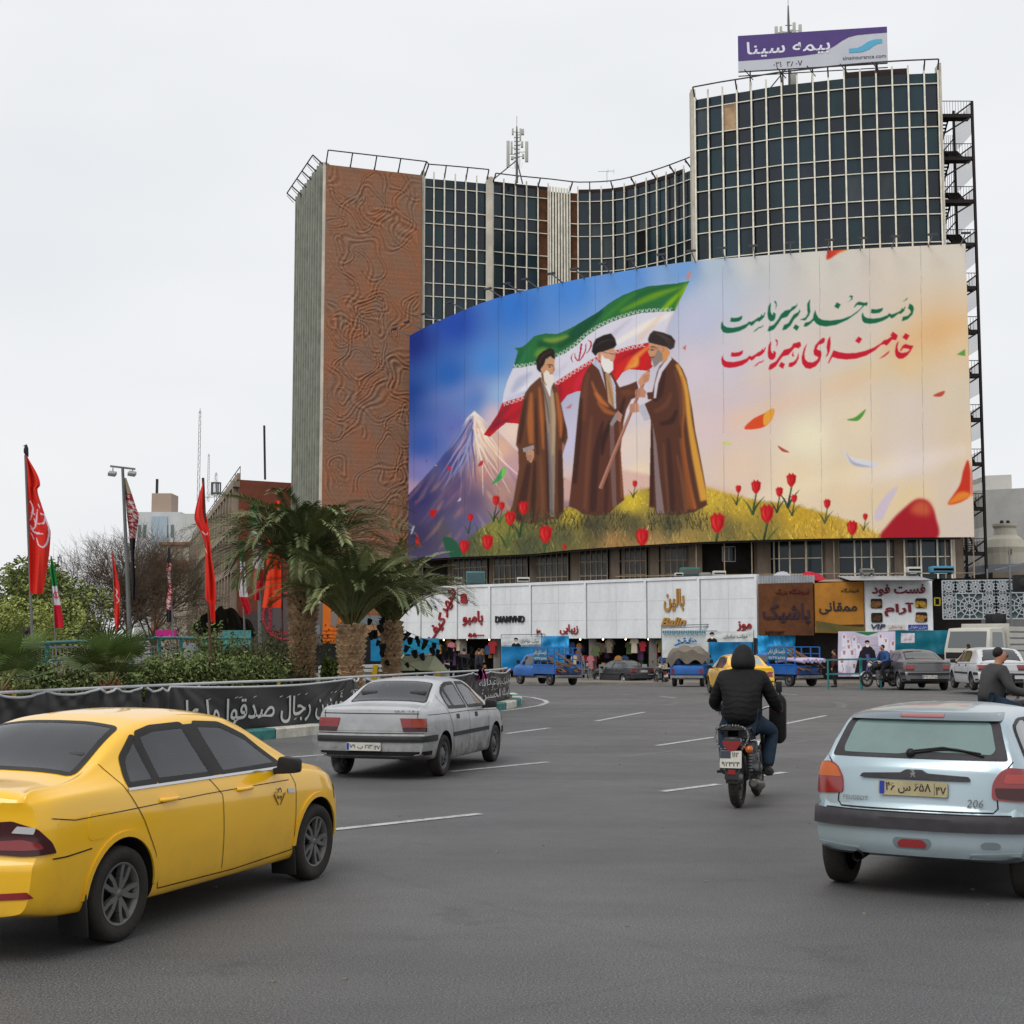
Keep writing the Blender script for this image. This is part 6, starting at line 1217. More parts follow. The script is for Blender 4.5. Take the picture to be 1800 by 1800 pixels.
def date_palm(px,D,yt,rad,fl_,nfr,seed,label,tilt=0,zb=.15):
 p=onground(px,D,zb);t=thing('date_palm',p,label,'palm tree');r=random.Random(seed);H=at(px,yt,D).z-p.z;tr=MB()
 tr.tube([(0,0,-.1),(0,0,H*.5),(0,0,H)],[rad*.8,rad*.78,rad*.8],12)
 nrow=int(H/.12);tr.m=[1]*len(tr.f)
 for j in range(nrow):
  z=(j+.2)*H/nrow;rr=rad*(.84 if z<H*.55 else.86+.18*math.sin((z/H-.55)/.45*PI*.9))
  for k in range(15):
   a=k*2*PI/15+j*.66+r.uniform(-.08,.08);c_=Vector((math.cos(a)*rr,math.sin(a)*rr,z+r.uniform(-.02,.02)));out=Vector((math.cos(a),math.sin(a),0));tn=Vector((-out.y,out.x,0));s=.078*(1+.35*(z/H))*r.uniform(.8,1.2)
   s*=1.05;tr.add([c_-tn*s-Vector((0,0,s*.9))-out*.06,c_+tn*s-Vector((0,0,s*.7))-out*.06,c_+tn*s*.42+Vector((0,0,s*.9))+out*.09,c_-tn*s*.42+Vector((0,0,s*.9))+out*.09,c_+tn*s*.3+Vector((0,0,s*1.2))-out*.05,c_-tn*s*.3+Vector((0,0,s*1.2))-out*.05],[(0,1,2,3),(3,2,4,5),(0,3,5),(1,4,2)],False)
 tr.build('trunk',[trunk_m,mat('palm_gap_shade',(.03,.022,.015),.95)],t);dk,lt_2,rc=MB(),MB(),MB()  # near-black trunk core is painted shade between the boots
 for k in range(nfr):
  a=k*2.39996+r.uniform(-.15,.15);f=k/nfr;el0=lerp(1.5 if nfr<80 else 1.35,.85 if nfr<80 else.5,f**.8)+r.uniform(-.1,.1);L=fl_*(r.uniform(.8,1.08)if f>.12 else r.uniform(.55,.75));droop=(lerp(1.0,1.75,f)if nfr<80 else lerp(1.3,1.9,f))+r.uniform(-.2,.35)
  pts=[Vector((math.cos(a)*.1,math.sin(a)*.1,H-.05))];el=el0;n_=22
  for q in range(n_):
   s=q/n_;el=el0-droop*s**1.5;az=a+.12*math.sin(k)*s;pts.append(pts[-1]+Vector((math.cos(az)*math.cos(el),math.sin(az)*math.cos(el),math.sin(el)))*(L/n_))
  rc.tube(pts,[max(.004,.024*(1-.9*q/n_))for q in range(n_+1)],4,False);tgt=lt_2 if r.random()<.42 else dk
  for q in range(3,n_):
   d=(pts[min(q+1,n_)]-pts[q-1]).normalized();sd_=d.cross(Vector((0,0,1))).normalized();upv=sd_.cross(d);s=q/n_;ll=fl_*.17*min(1,s*3.2)*(1-.55*max(0,s-.55)/.45)*r.uniform(.85,1.1)
   for sub in(0,.33,.67):
    b0=pts[q].lerp(pts[min(q+1,n_)],sub)
    for sg_ in(-1,1):
     dd=(d*.95+sd_*sg_*.62+upv*r.uniform(.1,.4)).normalized();wv=dd.cross(upv).normalized()*.017;m1=b0+dd*ll*.55;e_=b0+dd*ll+Vector((0,0,-.16*ll));tgt.add([b0,m1-wv,e_,m1+wv],[(0,1,2,3)],False)
 dk.mi=0;n0=len(dk.v);dk.v+=lt_2.v;dk.f+=[tuple(i+n0 for i in f)for f in lt_2.f];dk.m+=[1]*len(lt_2.f);dk.sm+=lt_2.sm;n0=len(dk.v);dk.v+=rc.v;dk.f+=[tuple(i+n0 for i in f)for f in rc.f];dk.m+=[2]*len(rc.f);dk.sm+=rc.sm
 dk.build('crown',[fr_d,fr_l,rach],t);return t
date_palm(531,36.5,996,.345,3.3,86,1,'tallest date palm with a bulging trunk, nearest the red flags');date_palm(617,34.5,1098,.30,2.7,70,2,'middle date palm with upright fronds and a stout trunk');date_palm(688,39.5,1094,.265,2.75,66,3,'date palm hung with black bunting beside the white car')
def fan_palm(px,D,yt,seed,label,nleaf=11,ln=.75):
 p=onground(px,D,.17);t=thing('fan_palm',p,label,'palm');r=random.Random(seed);H=at(px,yt,D).z-p.z;tr=MB();tr.tube([(0,0,0),(0,0,H)],[.17,.13],9)
 for k in range(40):a=k*2.4;z=k/40*H;tr.bar((math.cos(a)*.12,math.sin(a)*.12,z),(math.cos(a)*.2,math.sin(a)*.2,z+.12),.05,.02)
 tr.build('trunk',mat('fan_trunk',srgb(120,74,48),.9,noise=(8,.4)),t);m_=MB()
 for k in range(nleaf):
  a=k*2.4;el=lerp(1.3,.3,k/nleaf);pl_=ln*r.uniform(.7,1.0);d=Vector((math.cos(a)*math.cos(el),math.sin(a)*math.cos(el),math.sin(el)));b0=Vector((0,0,H));hub=b0+d*pl_
  m_.mi=1;m_.bar(b0,hub,.022,.014);m_.mi=0;sd_=d.cross(Vector((0,0,1)));sd_=(sd_ if sd_.length>.1 else Vector((1,0,0))).normalized();nr=sd_.cross(d)
  for q in range(34):
   th=(q/33-.5)*3.9;ll=ln*(.95-.12*abs(th))*r.uniform(.88,1.05);dd=(d*math.cos(th)+sd_*math.sin(th)).normalized();tip=hub+dd*ll+Vector((0,0,-.16*ll))+nr*(.08*abs(th));wv=dd.cross(nr).normalized()*.016;md=hub+dd*ll*.5+nr*.03;m_.add([hub,md-wv,tip,md+wv],[(0,1,2,3)],False)
 m_.build('crown',[mat('fan_leaf',(.085,.125,.033),.6,noise=(2,.4),spec=.08),rach],t)
fan_palm(195,24.5,1203,1,'fan palm with spread leaves in the middle of the hedge');fan_palm(3,21.5,1218,2,'fan palm cut by the frame edge in front of the hedge',9,.72)
def hedge(path,w_,h,label,seed,n_,name='hedge',col=(.07,.09,.032),ls=.045,rough=.25):
 r=random.Random(seed);c_=path[len(path)//2];t=thing(name,c_,label,'hedge');o2=Vector(t.location);L=[0]
 for i in range(len(path)-1):L.append(L[-1]+(path[i+1]-path[i]).length)
 core=MB();prof=[(-.4,0),(-.42,.6),(-.3,.82),(0,.88),(.3,.82),(.42,.6),(.4,0)];rows=[]
 for i,p in enumerate(path):
  d=path[min(i+1,len(path)-1)]-path[max(i-1,0)];d.z=0;d.normalize();nr=Vector((-d.y,d.x,0));hh=h*(1+rough*(math.sin(i*1.7+seed)*.3+r.uniform(-.3,.3)));rows.append([p+nr*(x*w_)+Vector((0,0,z*hh))for x,z in prof])
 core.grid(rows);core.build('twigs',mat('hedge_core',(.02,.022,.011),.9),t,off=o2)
 for nm,mt,f in(('foliage',mat('hedge_leaf_%d'%seed,col,.6,noise=(1.2,.5),spec=.06),.6),('young_leaves',mat('hedge_leafl_%d'%seed,tuple(c*2.6 for c in col),.6,noise=(1.2,.4),spec=.06),.4)):
  m_=MB();P2=[]
  for k in range(int(n_*f)):
   i=r.randrange(len(rows)-1);u=r.random();j=r.randrange(6)+r.random();j0=int(j);a=rows[i][j0].lerp(rows[i][j0+1],j-j0);b_=rows[i+1][j0].lerp(rows[i+1][j0+1],j-j0);q=a.lerp(b_,u);ctr=(rows[i][0]+rows[i][6])/2+Vector((0,0,h*.4));P2.append(q+(q-ctr).normalized()*abs(r.gauss(0,.1))*(1.6 if nm!='foliage' else 1)-o2)
  leafcloud(m_,P2,ls,r,flat=1);m_.build(nm,mt,t)
def gpath(pts,n_=14,dz=.15):P=[onground(px,D,dz)for px,D in pts];return[P[0].lerp(P[-1],i/n_)for i in range(n_+1)]
hedge(gpath([(265,30.2),(478,32.5)]),.95,1.25,'clipped dense hedge in front of the brick building',21,15000)
hedge(gpath([(15,26.5),(268,29.6)]),.8,.98,'loose low hedge around the fan palm',22,13000,rough=.7)
hedge(gpath([(-60,25),(10,26)],5),.8,1.0,'hedge end at the frame edge behind the small fan palm',25,3000)
hedge(gpath([(480,35),(535,36)],5),.5,.95,'thin twiggy brown hedge between hedge and palms',23,1500,col=(.07,.066,.03),rough=.9)
hedge(gpath([(566,36),(592,36)],5),.5,1.15,'small bright clipped bush between two palm trunks',24,3000,col=(.07,.095,.025))
def shrub(px,D,H,W_,label,seed,col,n_=1500,ls=.05):
 p=onground(px,D,.17);t=thing('shrub',p,label,'shrub');r=random.Random(seed);s=MB();tips=[]
 for k in range(9):a=k*.7;branch_tree(r,s,Vector((r.uniform(-.1,.1),r.uniform(-.1,.1),0)),Vector((math.cos(a)*.35*W_/H,math.sin(a)*.35*W_/H,1)).normalized(),H*.5,.014,2,3,.45,.08,tips)
 s.build('stems',twig,t);m_=MB();leafcloud(m_,[r.choice(tips)+Vector((r.gauss(0,.1),r.gauss(0,.1),r.gauss(0,.1)))for _ in range(n_)],ls,r,flat=1);m_.build('foliage',mat('shrub_%d'%seed,col,.5,noise=(2,.5)),t)
shrub(385,33.5,2.0,1.2,'bright green sapling beside the red flag pole',31,(.10,.15,.04),1700);shrub(428,34,1.8,1.6,'brown green shrub above the clipped hedge',32,(.085,.085,.035),1900);shrub(300,32,1.6,1.2,'thin rose shrub before the grey cabinet',33,(.09,.08,.04),900);shrub(80,28.5,1.2,1.2,'dry reddish shrub near the red flag',34,(.085,.045,.03),700);shrub(112,28.5,1.25,1.0,'dry brown shrub by the railing post',35,(.08,.055,.035),600);shrub(186,32,1.9,.5,'slender green shoot above the railing',36,(.09,.12,.04),500);shrub(465,35,1.9,1.0,'leafy shrub left of the tallest palm',37,(.075,.09,.03),1300);shrub(530,38,2.2,.9,'climbing shrub behind the tallest palm trunk',38,(.08,.10,.035),900);shrub(140,29,.9,1.2,'low flowering shrub beneath the railing',39,(.08,.07,.04),500)
BP=offset_path(resample(KS[:14*9+4],.1),.42);BS=[0.0]
for i in range(len(BP)-1):BS.append(BS[-1]+(BP[i+1]-BP[i]).length)
BSa=np.array(BS);BPa=np.array([tuple(p)for p in BP])
def s_at(px):
 for i,p in enumerate(BP):
  if project(p.x,p.y,p.z+.5)[0]>=px:return BS[i]
 return BS[-1]
def bpos(s):
 p=Vector([float(np.interp(s,BSa,BPa[:,k]))for k in range(3)]);q=Vector([float(np.interp(s+.2,BSa,BPa[:,k]))for k in range(3)]);r_=Vector([float(np.interp(s-.2,BSa,BPa[:,k]))for k in range(3)])
 d=(q-r_).normalized();return p,Vector((d.y,-d.x,0)).normalized()
black_cloth=mat('black_banner_cloth',(.02,.018,.019),.45,noise=(2,.3),spec=.4);script=mat('banner_script',srgb(196,194,192),.6)
def banner(px0,px1,label,seed,ztop=1.03,knots=6,words=()):
 s0,s1=s_at(px0),s_at(px1);b0=bpos((s0+s1)/2)[0];t=thing('banner',b0,label,'banner');r=random.Random(seed);kn=[s0]+sorted(r.uniform(s0,s1)for _ in range(knots))+[s1]
 def cl(s,z):
  p,n_=bpos(s);j=max(i for i in range(len(kn)-1)if kn[i]<=s+1e-6)if s<kn[-1]else len(kn)-2;a,b_=kn[j],kn[j+1];u=min(max((s-a)/max(b_-a,.01),0),1);v=z/ztop
  sag=.09*4*u*(1-u)*max(0,v-.4)/.6;da=(s-a)/(1.15-v+.15);db=(b_-s)/(1.15-v+.15)
  w_=.03*math.sin(da*6)*math.exp(-da*.9)+.03*math.sin(db*6.5)*math.exp(-db*.9)+.014*math.sin(s*3.1+z*4+seed)
  return p+n_*(w_+.03)+Vector((0,0,.18+(z-sag)*(1-.18/ztop))),n_
 N=int((s1-s0)/.05)+2;m_=MB();m_.grid([[cl(s0+(s1-s0)*i/N,ztop*j/16)[0]for j in range(17)]for i in range(N+1)]);m_.build('cloth',black_cloth,t,off=b0)
 h=MB();h.tube([cl(s0+(s1-s0)*i/N,ztop)[0]+Vector((0,0,.012))for i in range(N+1)],.022,5,False);h.build('hem',mat('white_hem',srgb(186,188,190),.6),t,off=b0)
 for(txt,pa,pb,z,hh)in words:
  sa,sb=s_at(pa),s_at(pb);v,f=text_geo(txt,weight=.012);xs=[p[0]for p in v];ys=[p[1]for p in v];kx=(sb-sa)/(max(xs)-min(xs));ky=hh/(max(ys)-min(ys));q=MB();vs=[]
  for x,y,_ in v:c_,n_=cl((sa+sb)/2+x*kx,z+(y-(max(ys)+min(ys))/2)*ky);vs.append(c_+n_*.018)
  q.add(vs,f,False);r2=random.Random(seed)
  for k in range(int((sb-sa)*3.2)):
   s_,z_=r2.uniform(sa+.1,sb-.1),z+hh*r2.choice((.42,.5,.46,-.42));pts=[(0,0),(.09,.035),(.1,.055),(.0,.02)];q.add([cl(s_+dx,min(z_+dz,ztop*.97))[0]+cl(s_,z_)[1]*.02 for dx,dz in pts],[(0,1,2,3)],False)
  q.build('calligraphy',script,t,off=b0)
 return t
banner(-120,245,'plain stretch of black cloth banner behind the yellow taxi',1,1.05,5)
banner(247,626,'black banner with white calligraphy between taxi and silver sedan',2,1.03,4,[('المؤمنین رجال صدقوا ما عا',318,619,.42,.68)])
banner(640,826,'black cloth banner hidden behind the silver sedan',3,1.0,3);
banner(827,906,'black banner with crowded white calligraphy at the island tip',4,1.02,1,[('السلام علیک یا اباعبدالله',838,902,.66,.4),('یا اباعبدالله الحسین',840,902,.26,.36)])
pw_=mat('white_rail_paint',srgb(190,192,192),.5,noise=(3,.15));t=thing('island_railing',BP[len(BP)//2],'white tube railing that carries the black banners along the kerb','railing');o_=tuple(t.location)
m_=MB();m_.tube([p-bpos(BS[i])[1]*.04+Vector((0,0,1.07))for i,p in enumerate(BP)if i%5==0],.028,6,False);m_.build('top_rail',pw_,t,off=o_)
yel=mat('yellow_post',srgb(196,160,30),.5)
for i in range(0,len(BP),24):m_=MB();p=BP[i]-bpos(BS[i])[1]*.05;m_.tube([p,p+Vector((0,0,1.06))],.03,6);m_.build('post',yel if i%72==48 else pw_,t,off=o_)
p,n_=bpos(s_at(838));m_=MB();r_=random.Random(4)
for k in range(9):a=r_.uniform(-2.2,-.9);m_.prism([(0,0),(.05,-.02),(math.cos(a)*.22+.04,math.sin(a)*.3),(math.cos(a)*.22-.03,math.sin(a)*.3)],.01,Matrix.Translation(p+n_*.1+Vector((r_.uniform(-.06,.06),0,1.12)))@Matrix.Rotation(PI/2,4,'X'))
tag(m_.build('ribbon',mat('magenta_ribbon',srgb(150,30,110),.5)),'magenta ribbon tied on the black banner','ribbon')
pole_g=mat('pole_grey',srgb(110,112,112),.5,.3,noise=(2,.2));pole_b=mat('pole_brown',srgb(84,58,44),.7,noise=(3,.3))
RED=(214,46,34);FR=[{}]
def edge(lst):return pchip([(y,x)for x,y in lst])
def flag(label,top,base,D,left,right,paint,pm,seed,nu=36,nv=150,pole_r=.03,fold=.1,cat='flag',root=None,H=None):
 pt,pb=at(*top,D),at(*base,D);gzv=gz(D)+.15;pb=Vector((pb.x+(pb.x-pt.x)*(pb.z-gzv)/max(pt.z-pb.z,.1),D,gzv))
 t=root or thing('flagpole',(pb.x,D,gzv),label,cat);o2=Vector(t.location)
 if not root:m_=MB();m_.tube([pb-Vector((0,0,.1)),pt],pole_r,7);m_.build('pole',pm,t,off=o2)
 y0,y1=max(left[0][1],right[0][1]),min(left[-1][1],right[-1][1]);eL,eR=edge(left),edge(right);r=random.Random(seed);ph=[r.uniform(0,6)for _ in range(4)]
 V_=np.zeros((nu+1,nv+1,3));pxs=np.zeros((nu+1,nv+1));pys=np.zeros_like(pxs)
 for j in range(nv+1):
  py=lerp(y0,y1,j/nv);a,b_=eL(py),eR(py);wpx=max(b_-a,.5);wm_=wpx*D/F
  for i in range(nu+1):
   u=i/nu;px=lerp(a,b_,u);d=D-.05-min(fold,wm_*.5)*(math.sin(u*8+ph[0]+j*.02)*.6+math.sin(u*15+ph[1]-j*.03)*.3+.35*math.sin(j*.05+ph[2])*u)
   V_[i,j]=at(px,py,d);pxs[i,j]=px;pys[i,j]=py
 x0,x1=min(p[0]for p in left)-3,max(p[0]for p in right)+3;c=Canvas(x0,y0-3,x1,y1+3,6);paint(c,pxs,pys)
 X=np.clip(((pxs-x0)*6).astype(int),0,c.W-1);Y=np.clip(((pys-y0+3)*6).astype(int),0,c.H-1);me=grid_mesh(V_-np.array(tuple(o2)));color_attr(me,to_lin(np.clip(c.a[Y,X],0,1)));me.materials.append(flag_m);o3=bpy.data.objects.new('flag',me);COL.objects.link(o3);o3.parent=t;return t
flag_m=attr_mat('flag_cloth',.65,.25);fb_=flag_m.node_tree.nodes['Principled BSDF']
try:fb_.inputs['Subsurface Weight'].default_value=0.0
except Exception:pass
def solid(col,strokes=(),w_=2.4,ink=(226,214,226)):
 def f(c,a,b_):
  c.a[:]=np.array(col)/255
  for s in strokes:c.stroke(s,[w_*.6,w_,w_*.5],ink)
 return f
def tri(y1,y2,emb=None,top=(24,118,56)):
 def f(c,a,b_):
  c.a[:]=np.array(top)/255;c.poly([(0,y1),(900,y1+0),(900,y2),(0,y2)],(214,206,214));c.poly([(0,y2),(900,y2),(900,1300),(0,1300)],(188,24,44))
  if emb:
   x,y,s=emb
   for k in(-1,1):c.stroke([(x+k*s*.3,y-s),(x+k*s*.8,y),(x+k*s*.2,y+s)],s*.3,(190,30,60))
   c.stroke([(x,y-s),(x,y+s)],s*.3,(190,30,60))
 return f
def script_flag(base,band,ink,seed,border=None):
 def f(c,a,b_):
  c.a[:]=np.array(base)/255;r=random.Random(seed);x0,x1,y0,y1=c.x0,c.x0+c.W/6,c.y0,c.y0+c.H/6
  c.poly([(x0,y0+(y1-y0)*band[0]),(x1,y0+(y1-y0)*band[0]),(x1,y0+(y1-y0)*band[1]),(x0,y0+(y1-y0)*band[1])],band[2])
  for k in range(int((y1-y0)*.7)):
   x,y=r.uniform(x0,x1),lerp(y0,y1,r.uniform(band[0],band[1]));a2=r.uniform(-.6,.6);l=r.uniform(3,8);c.stroke([(x-l*.5,y-l*.3),(x,y+a2*2),(x+l*.5,y+l*.25)],[.5,1.3,.5],ink)
  if border:c.poly(border[0],border[1])
 return f
fl1=[[(53,881),(58,892),(56,905),(53,915)],[(67,886),(70,893)],[(71,903),(79,906),(77,919),(64,920),(60,912)],[(66,895),(62,925),(54,930)],[(80,912),(86,930),(84,950),(77,961),(68,958),(64,945)],[(53,923),(60,935),(70,938),(76,938)],[(54,936),(60,948)],[(55,900),(62,905)]]
flag('tall flagpole with a big red flag of white calligraphy and a crow on top',(45,800),(59,1175),30,[(46,800),(50,880),(52.8,1044)],[(47,800),(70.8,853),(66,860),(73.6,889),(83,916),(89,936),(87.5,964),(82,1005),(75,1050)],solid(RED,fl1,3),pole_g,1)
flag('small tricolour flag hanging on a pole beside the ladder mast',(90,978),(98,1135),55,[(89.7,979),(88,1003),(91.7,1030),(95,1061),(96.4,1104)],[(91,979),(100,1019),(101,1033),(107,1064),(111,1089),(112,1106)],tri(1030,1064,(99,1046,6)),pole_g,2,fold=.08)
flag('narrow red flag hanging close to its pole before the bare trees',(197,970),(207,1140),52,[(197,971),(200,1033),(202,1107)],[(198,971),(205,1005),(211,1044),(210,1083),(208,1110)],solid(RED,[[(200,1032),(206,1040),(203,1048)],[(203,1046),(209,1056),(204,1060)]],1.6),pole_g,3,fold=.07)
flag('dark flag with pale red script twisted round its pole',(296,960),(306,1140),50,[(296,961),(293,1003),(296.6,1028),(292,1055),(294,1094)],[(298,961),(301,994),(299,1011),(303,1039),(302,1069),(301,1097)],script_flag((36,34,46),(.22,.82,(150,44,52)),(206,190,186),5),pole_g,4,fold=.07)
flag('tall brown pole with a large plain red flag beside the palms',(357,840),(372,1175),31,[(357,847),(347,880),(341.7,910),(353,936),(360,958),(361,1053),(366.7,1061),(371,1094)],[(358,847),(361,894),(368,936),(372,978),(379,1028),(380,1054),(378,1061),(378.6,1094)],solid(RED,[[(355,934),(362,940),(366,936)],[(359,962),(364,972)]],2),pole_b,5)
flag('tricolour flag hanging left of the palm crown',(424,950),(432,1160),44,[(419,950),(422,994),(421,1044),(432,1080)],[(429,950),(432,1011),(436,1050),(441,1074),(440,1081)],tri(987,1049,(423,1012,6)),pole_g,6,fold=.08)
flag('white and red flag half hidden under the palm fronds',(455,880),(459,1160),42.5,[(444,955),(444,1000),(446,1058)],[(461,955),(464,1017),(457,1055)],tri(940,1000,(452,972,6)),pole_g,7,fold=.09)
flag('small flag showing its green end above the palm fronds',(452,878),(456,1160),47,[(449,878),(437,903),(446,950)],[(453,878),(456,903),(456,950)],tri(930,945),pole_g,8,fold=.08)
flag('wide orange red flag beneath the palm fronds',(494,870),(497,1160),41,[(484,880),(469,983),(466.7,1022),(460.5,1070)],[(494,880),(494,980),(495,1050),(494,1068)],solid((226,62,28)),pole_b,9)
lp=thing('lamp_post',onground(236,38,.15),'tall lamp post with two square floodlights and a long patterned flag','street lamp');o2=Vector(lp.location);pt=at(215.5,822,38);m_=MB();m_.tube([(o2.x,38,o2.z-.1),(lerp(o2.x,pt.x,.5),38,lerp(o2.z,pt.z,.5)),(pt.x,38,pt.z)],[.07,.055,.04],8)
m_.bar((pt.x-.33,38,pt.z+.04),(pt.x+.34,38,pt.z-.04),.05);m_.build('pole',pole_g,lp,off=o2)
for sx in(-.26,.27):
 m_=MB();m_.box((pt.x+sx,37.95,pt.z-.17),(.2,.16,.1),R=rotm(rx=.5,ry=.15));m_.bar((pt.x+sx,38,pt.z-.14),(pt.x+sx,38,pt.z),.03);m_.build('floodlight',mat('flood_pale',srgb(150,152,150),.4),lp,off=o2,bevel=.01)
flag(None,(218,838),(234,1060),37.9,[(218.6,840),(222,894),(228,950),(231,992),(233,1055)],[(222,840),(233,872),(240,894),(244,905),(239,944),(236,978),(238,1019),(238,1055)],script_flag((30,30,38),(.14,.5,(140,40,50)),(206,196,190),3,([(214,834),(240,834),(240,868),(222,868)],(150,142,118))),None,11,root=lp)
q=MB();c0=at(46,790,30);cm_=mat('crow_feathers',(.02,.02,.024),.5);cw=thing('crow',at(45.5,802,30),'black crow perched on top of the tallest red flagpole','bird')
q.tube([(.03,0,-.06),(.01,0,.0),(-.005,0,.06),(.0,0,.12),(.0,0,.17),(-.015,0,.205),(-.03,0,.2)],[.012,.028,.045,.05,.036,.034,.012],10);q.tube([(-.03,0,.2),(-.075,0,.19)],[.012,.002],5)
for sy in(-.03,.03):q.tube([(.0,sy,.16),(.012,sy*1.4,.08),(.04,sy*1.2,-.04)],[.02,.028,.006],6)
for sy in(-.015,.015):q.tube([(0,sy,.03),(0,sy,-.01)],.006,5)
cwo=q.build('body',cm_,cw);cwo.location=(0,0,.03)
teal=mat('teal_paint',srgb(52,122,122),.45,noise=(3,.2));tr_=thing('teal_railing',onground(200,38,.15),'teal tube railing running behind the hedge','railing');o2=Vector(tr_.location)
RP=[at(-40,1136,31),at(140,1128,36),at(268,1123,41)];RQ=[at(268,1121,42),at(345,1122,44),at(440,1122,46)]
for P_ in(RP,RQ):
 m_=MB();m_.tube(P_,.045,7);m_.build('top_rail',teal,tr_,off=o2);m_=MB();m_.tube([p-Vector((0,0,.42))for p in P_],.03,6);m_.build('mid_rail',teal,tr_,off=o2)
 for a,b_ in zip(P_[:-1],P_[1:]):
  for k in range(2):p=a.lerp(b_,.15+k*.5);m_=MB();m_.tube([p,Vector((p.x+.03,p.y,gz(p.y)+.1))],.055,7);m_.build('post',teal,tr_,off=o2)
gr_=mat('galvanised',srgb(132,136,136),.45,.4);br_=thing('baluster_railing',onground(80,43,.15),'grey upright baluster railing beyond the teal one','railing');o2=Vector(br_.location);a,b_=at(-40,1138,42),at(330,1136,46);m_=MB()
for k in range(60):p=a.lerp(b_,k/59);m_.bar(p,p-Vector((0,0,.85)),.022)
m_.bar(a,b_,.05);m_.bar(a-Vector((0,0,.85)),b_-Vector((0,0,.85)),.04);m_.build('grille',gr_,br_,off=o2)
p=onground(338,36,.15);t=thing('utility_cabinet',p,'grey metal utility cabinet half hidden by the hedge','cabinet');m_=MB();m_.bbox(-.2,.22,-.2,.2,0,at(338,1131,36).z-p.z);m_.build('case',mat('cabinet_grey',srgb(122,126,130),.5,noise=(2,.1)),t,bevel=.012);m_=MB();m_.bbox(-.17,.19,-.215,-.2,.1,1.2);m_.build('door',mat('cabinet_door',srgb(134,138,142),.5),t)
p=onground(47,52,.1);t=thing('traffic_light',p,'dark traffic light on a thin pole seen past the red flag','traffic light');m_=MB();m_.tube([(0,0,0),(0,0,2.1)],.05,7);m_.build('pole',pole_g,t);m_=MB();m_.bbox(-.14,.14,-.12,.1,1.55,2.35);m_.build('housing',steel,t,bevel=.03)
for k in range(3):m_=MB();m_.lathe([(0,.02),(.09,.02),(.1,0)],12,Matrix.Translation((0,-.12,1.7+k*.25))@Matrix.Rotation(PI/2,4,'X'));m_.build('lens',mat('dark_lens',(.03,.02,.02),.2),t)
p=onground(738,40.5,.15);t=thing('small_hut',p,'little wooden hut with a pale gabled roof on the island','hut');z0,z1,ze=at(738,1183,40.5).z-p.z,at(738,1153,40.5).z-p.z,at(738,1178,40.5).z-p.z;wdm=mat('dark_wood',srgb(62,48,40),.8,noise=(2,.3));rfm=mat('pale_roof',srgb(164,162,132),.7,noise=(1.5,.3),col2=srgb(122,136,110))
m_=MB();m_.add([(-.55,-.3,ze),(.15,-.35,ze),(.48,-.3,z1),(-.2,-.25,z1)][:0]or[(-.82,-.5,ze),(.25,-.6,ze),(.42,0,z1),(-.45,0,z1),(-.82,.6,ze),(.25,.6,ze)],[(0,1,2,3),(3,2,5,4)]);m_.add([(.42,-.02,z1+.02),(.25,-.6,ze),(.8,-.25,ze-.03),(.8,.4,ze-.03),(.25,.6,ze)],[(0,1,2),(0,2,3),(0,3,4)]);m_.build('roof',rfm,t)
m_=MB();m_.bbox(-.6,.35,-.4,.5,0,ze-.02);m_.build('wall',wdm,t)
t=thing('guard_rail',onground(700,43,.15),'grey guard rail with slanting yellow posts behind the palm trunks','guard rail');o2=Vector(t.location);a,b_=at(560,1180,44),at(790,1176,43);m_=MB();
for dz in(0,.13):m_.bar(a+Vector((0,0,dz)),b_+Vector((0,0,dz)),.05,.1)
m_.quad(a-Vector((0,-.05,.25)),b_-Vector((0,-.05,.25)),b_+Vector((0,.05,.05)),a+Vector((0,.05,.05)));m_.build('beam',pw_,t,off=o2)
for k in range(6):p=a.lerp(b_,.1+k*.16);m_=MB();m_.prism([(-.06,-.5),(.1,-.5),(.16,.16),(.02,.16)],.08,Matrix.Translation(p-Vector((0,.06,0)))@Matrix.Rotation(PI/2,4,'X'));m_.build('post',yel,t,off=o2)
pen=mat('black_pennant',(.012,.012,.014),.6)
def bunting(p0,p1,D0,D1,n_,sag,label,seed):
 a,b_=at(*p0,D0),at(*p1,D1);t=thing('bunting',(a+b_)/2,label,'bunting');o2=Vector(t.location);r=random.Random(seed);P_=[a.lerp(b_,i/30)-Vector((0,0,sag*4*i/30*(1-i/30)))for i in range(31)];m_=MB();m_.tube(P_,.008,4,False);m_.build('string',pen,t,off=o2)
 for k in range(n_):
  i=(k+.5)/n_*29.9;c_=P_[int(i)].lerp(P_[int(i)+1],i%1);s=r.uniform(.13,.22);an=r.uniform(-.5,.5);tw=r.uniform(-.7,.7)
  M=Matrix.Translation(c_)@Matrix.Rotation(tw,4,'Z')@Matrix.Rotation(PI/2,4,'X')@Matrix.Rotation(an,4,'Z');m_=MB();w2=s*.5
  cols_=4;m_.grid([[M@Vector(((i2/cols_-.5)*2*w2*(1-.5*j/5*(r.random()*.5+.5)),-s*1.25*j/5-(abs(i2-2)*-.02*j/5),.035*math.sin(i2*1.9+j*.8)))for j in range(6)]for i2 in range(cols_+1)]);m_.build('pennant',pen,t,off=o2)
bunting((664,1080),(800,1140),39,41,9,.12,'upper string of black bunting running from the palm',1);bunting((660,1092),(838,1178),39,42,15,.3,'middle string of black bunting sagging toward the banner',2);bunting((664,1085),(836,1160),39,42,14,.18,'densest string of black bunting over the hut',3);bunting((648,1078),(690,1185),38.6,39.4,6,.05,'steep string of black bunting against the palm trunk',4);bunting((640,1100),(745,1183),38.6,40,5,.12,'low string of black bunting falling to the hut roof',5)
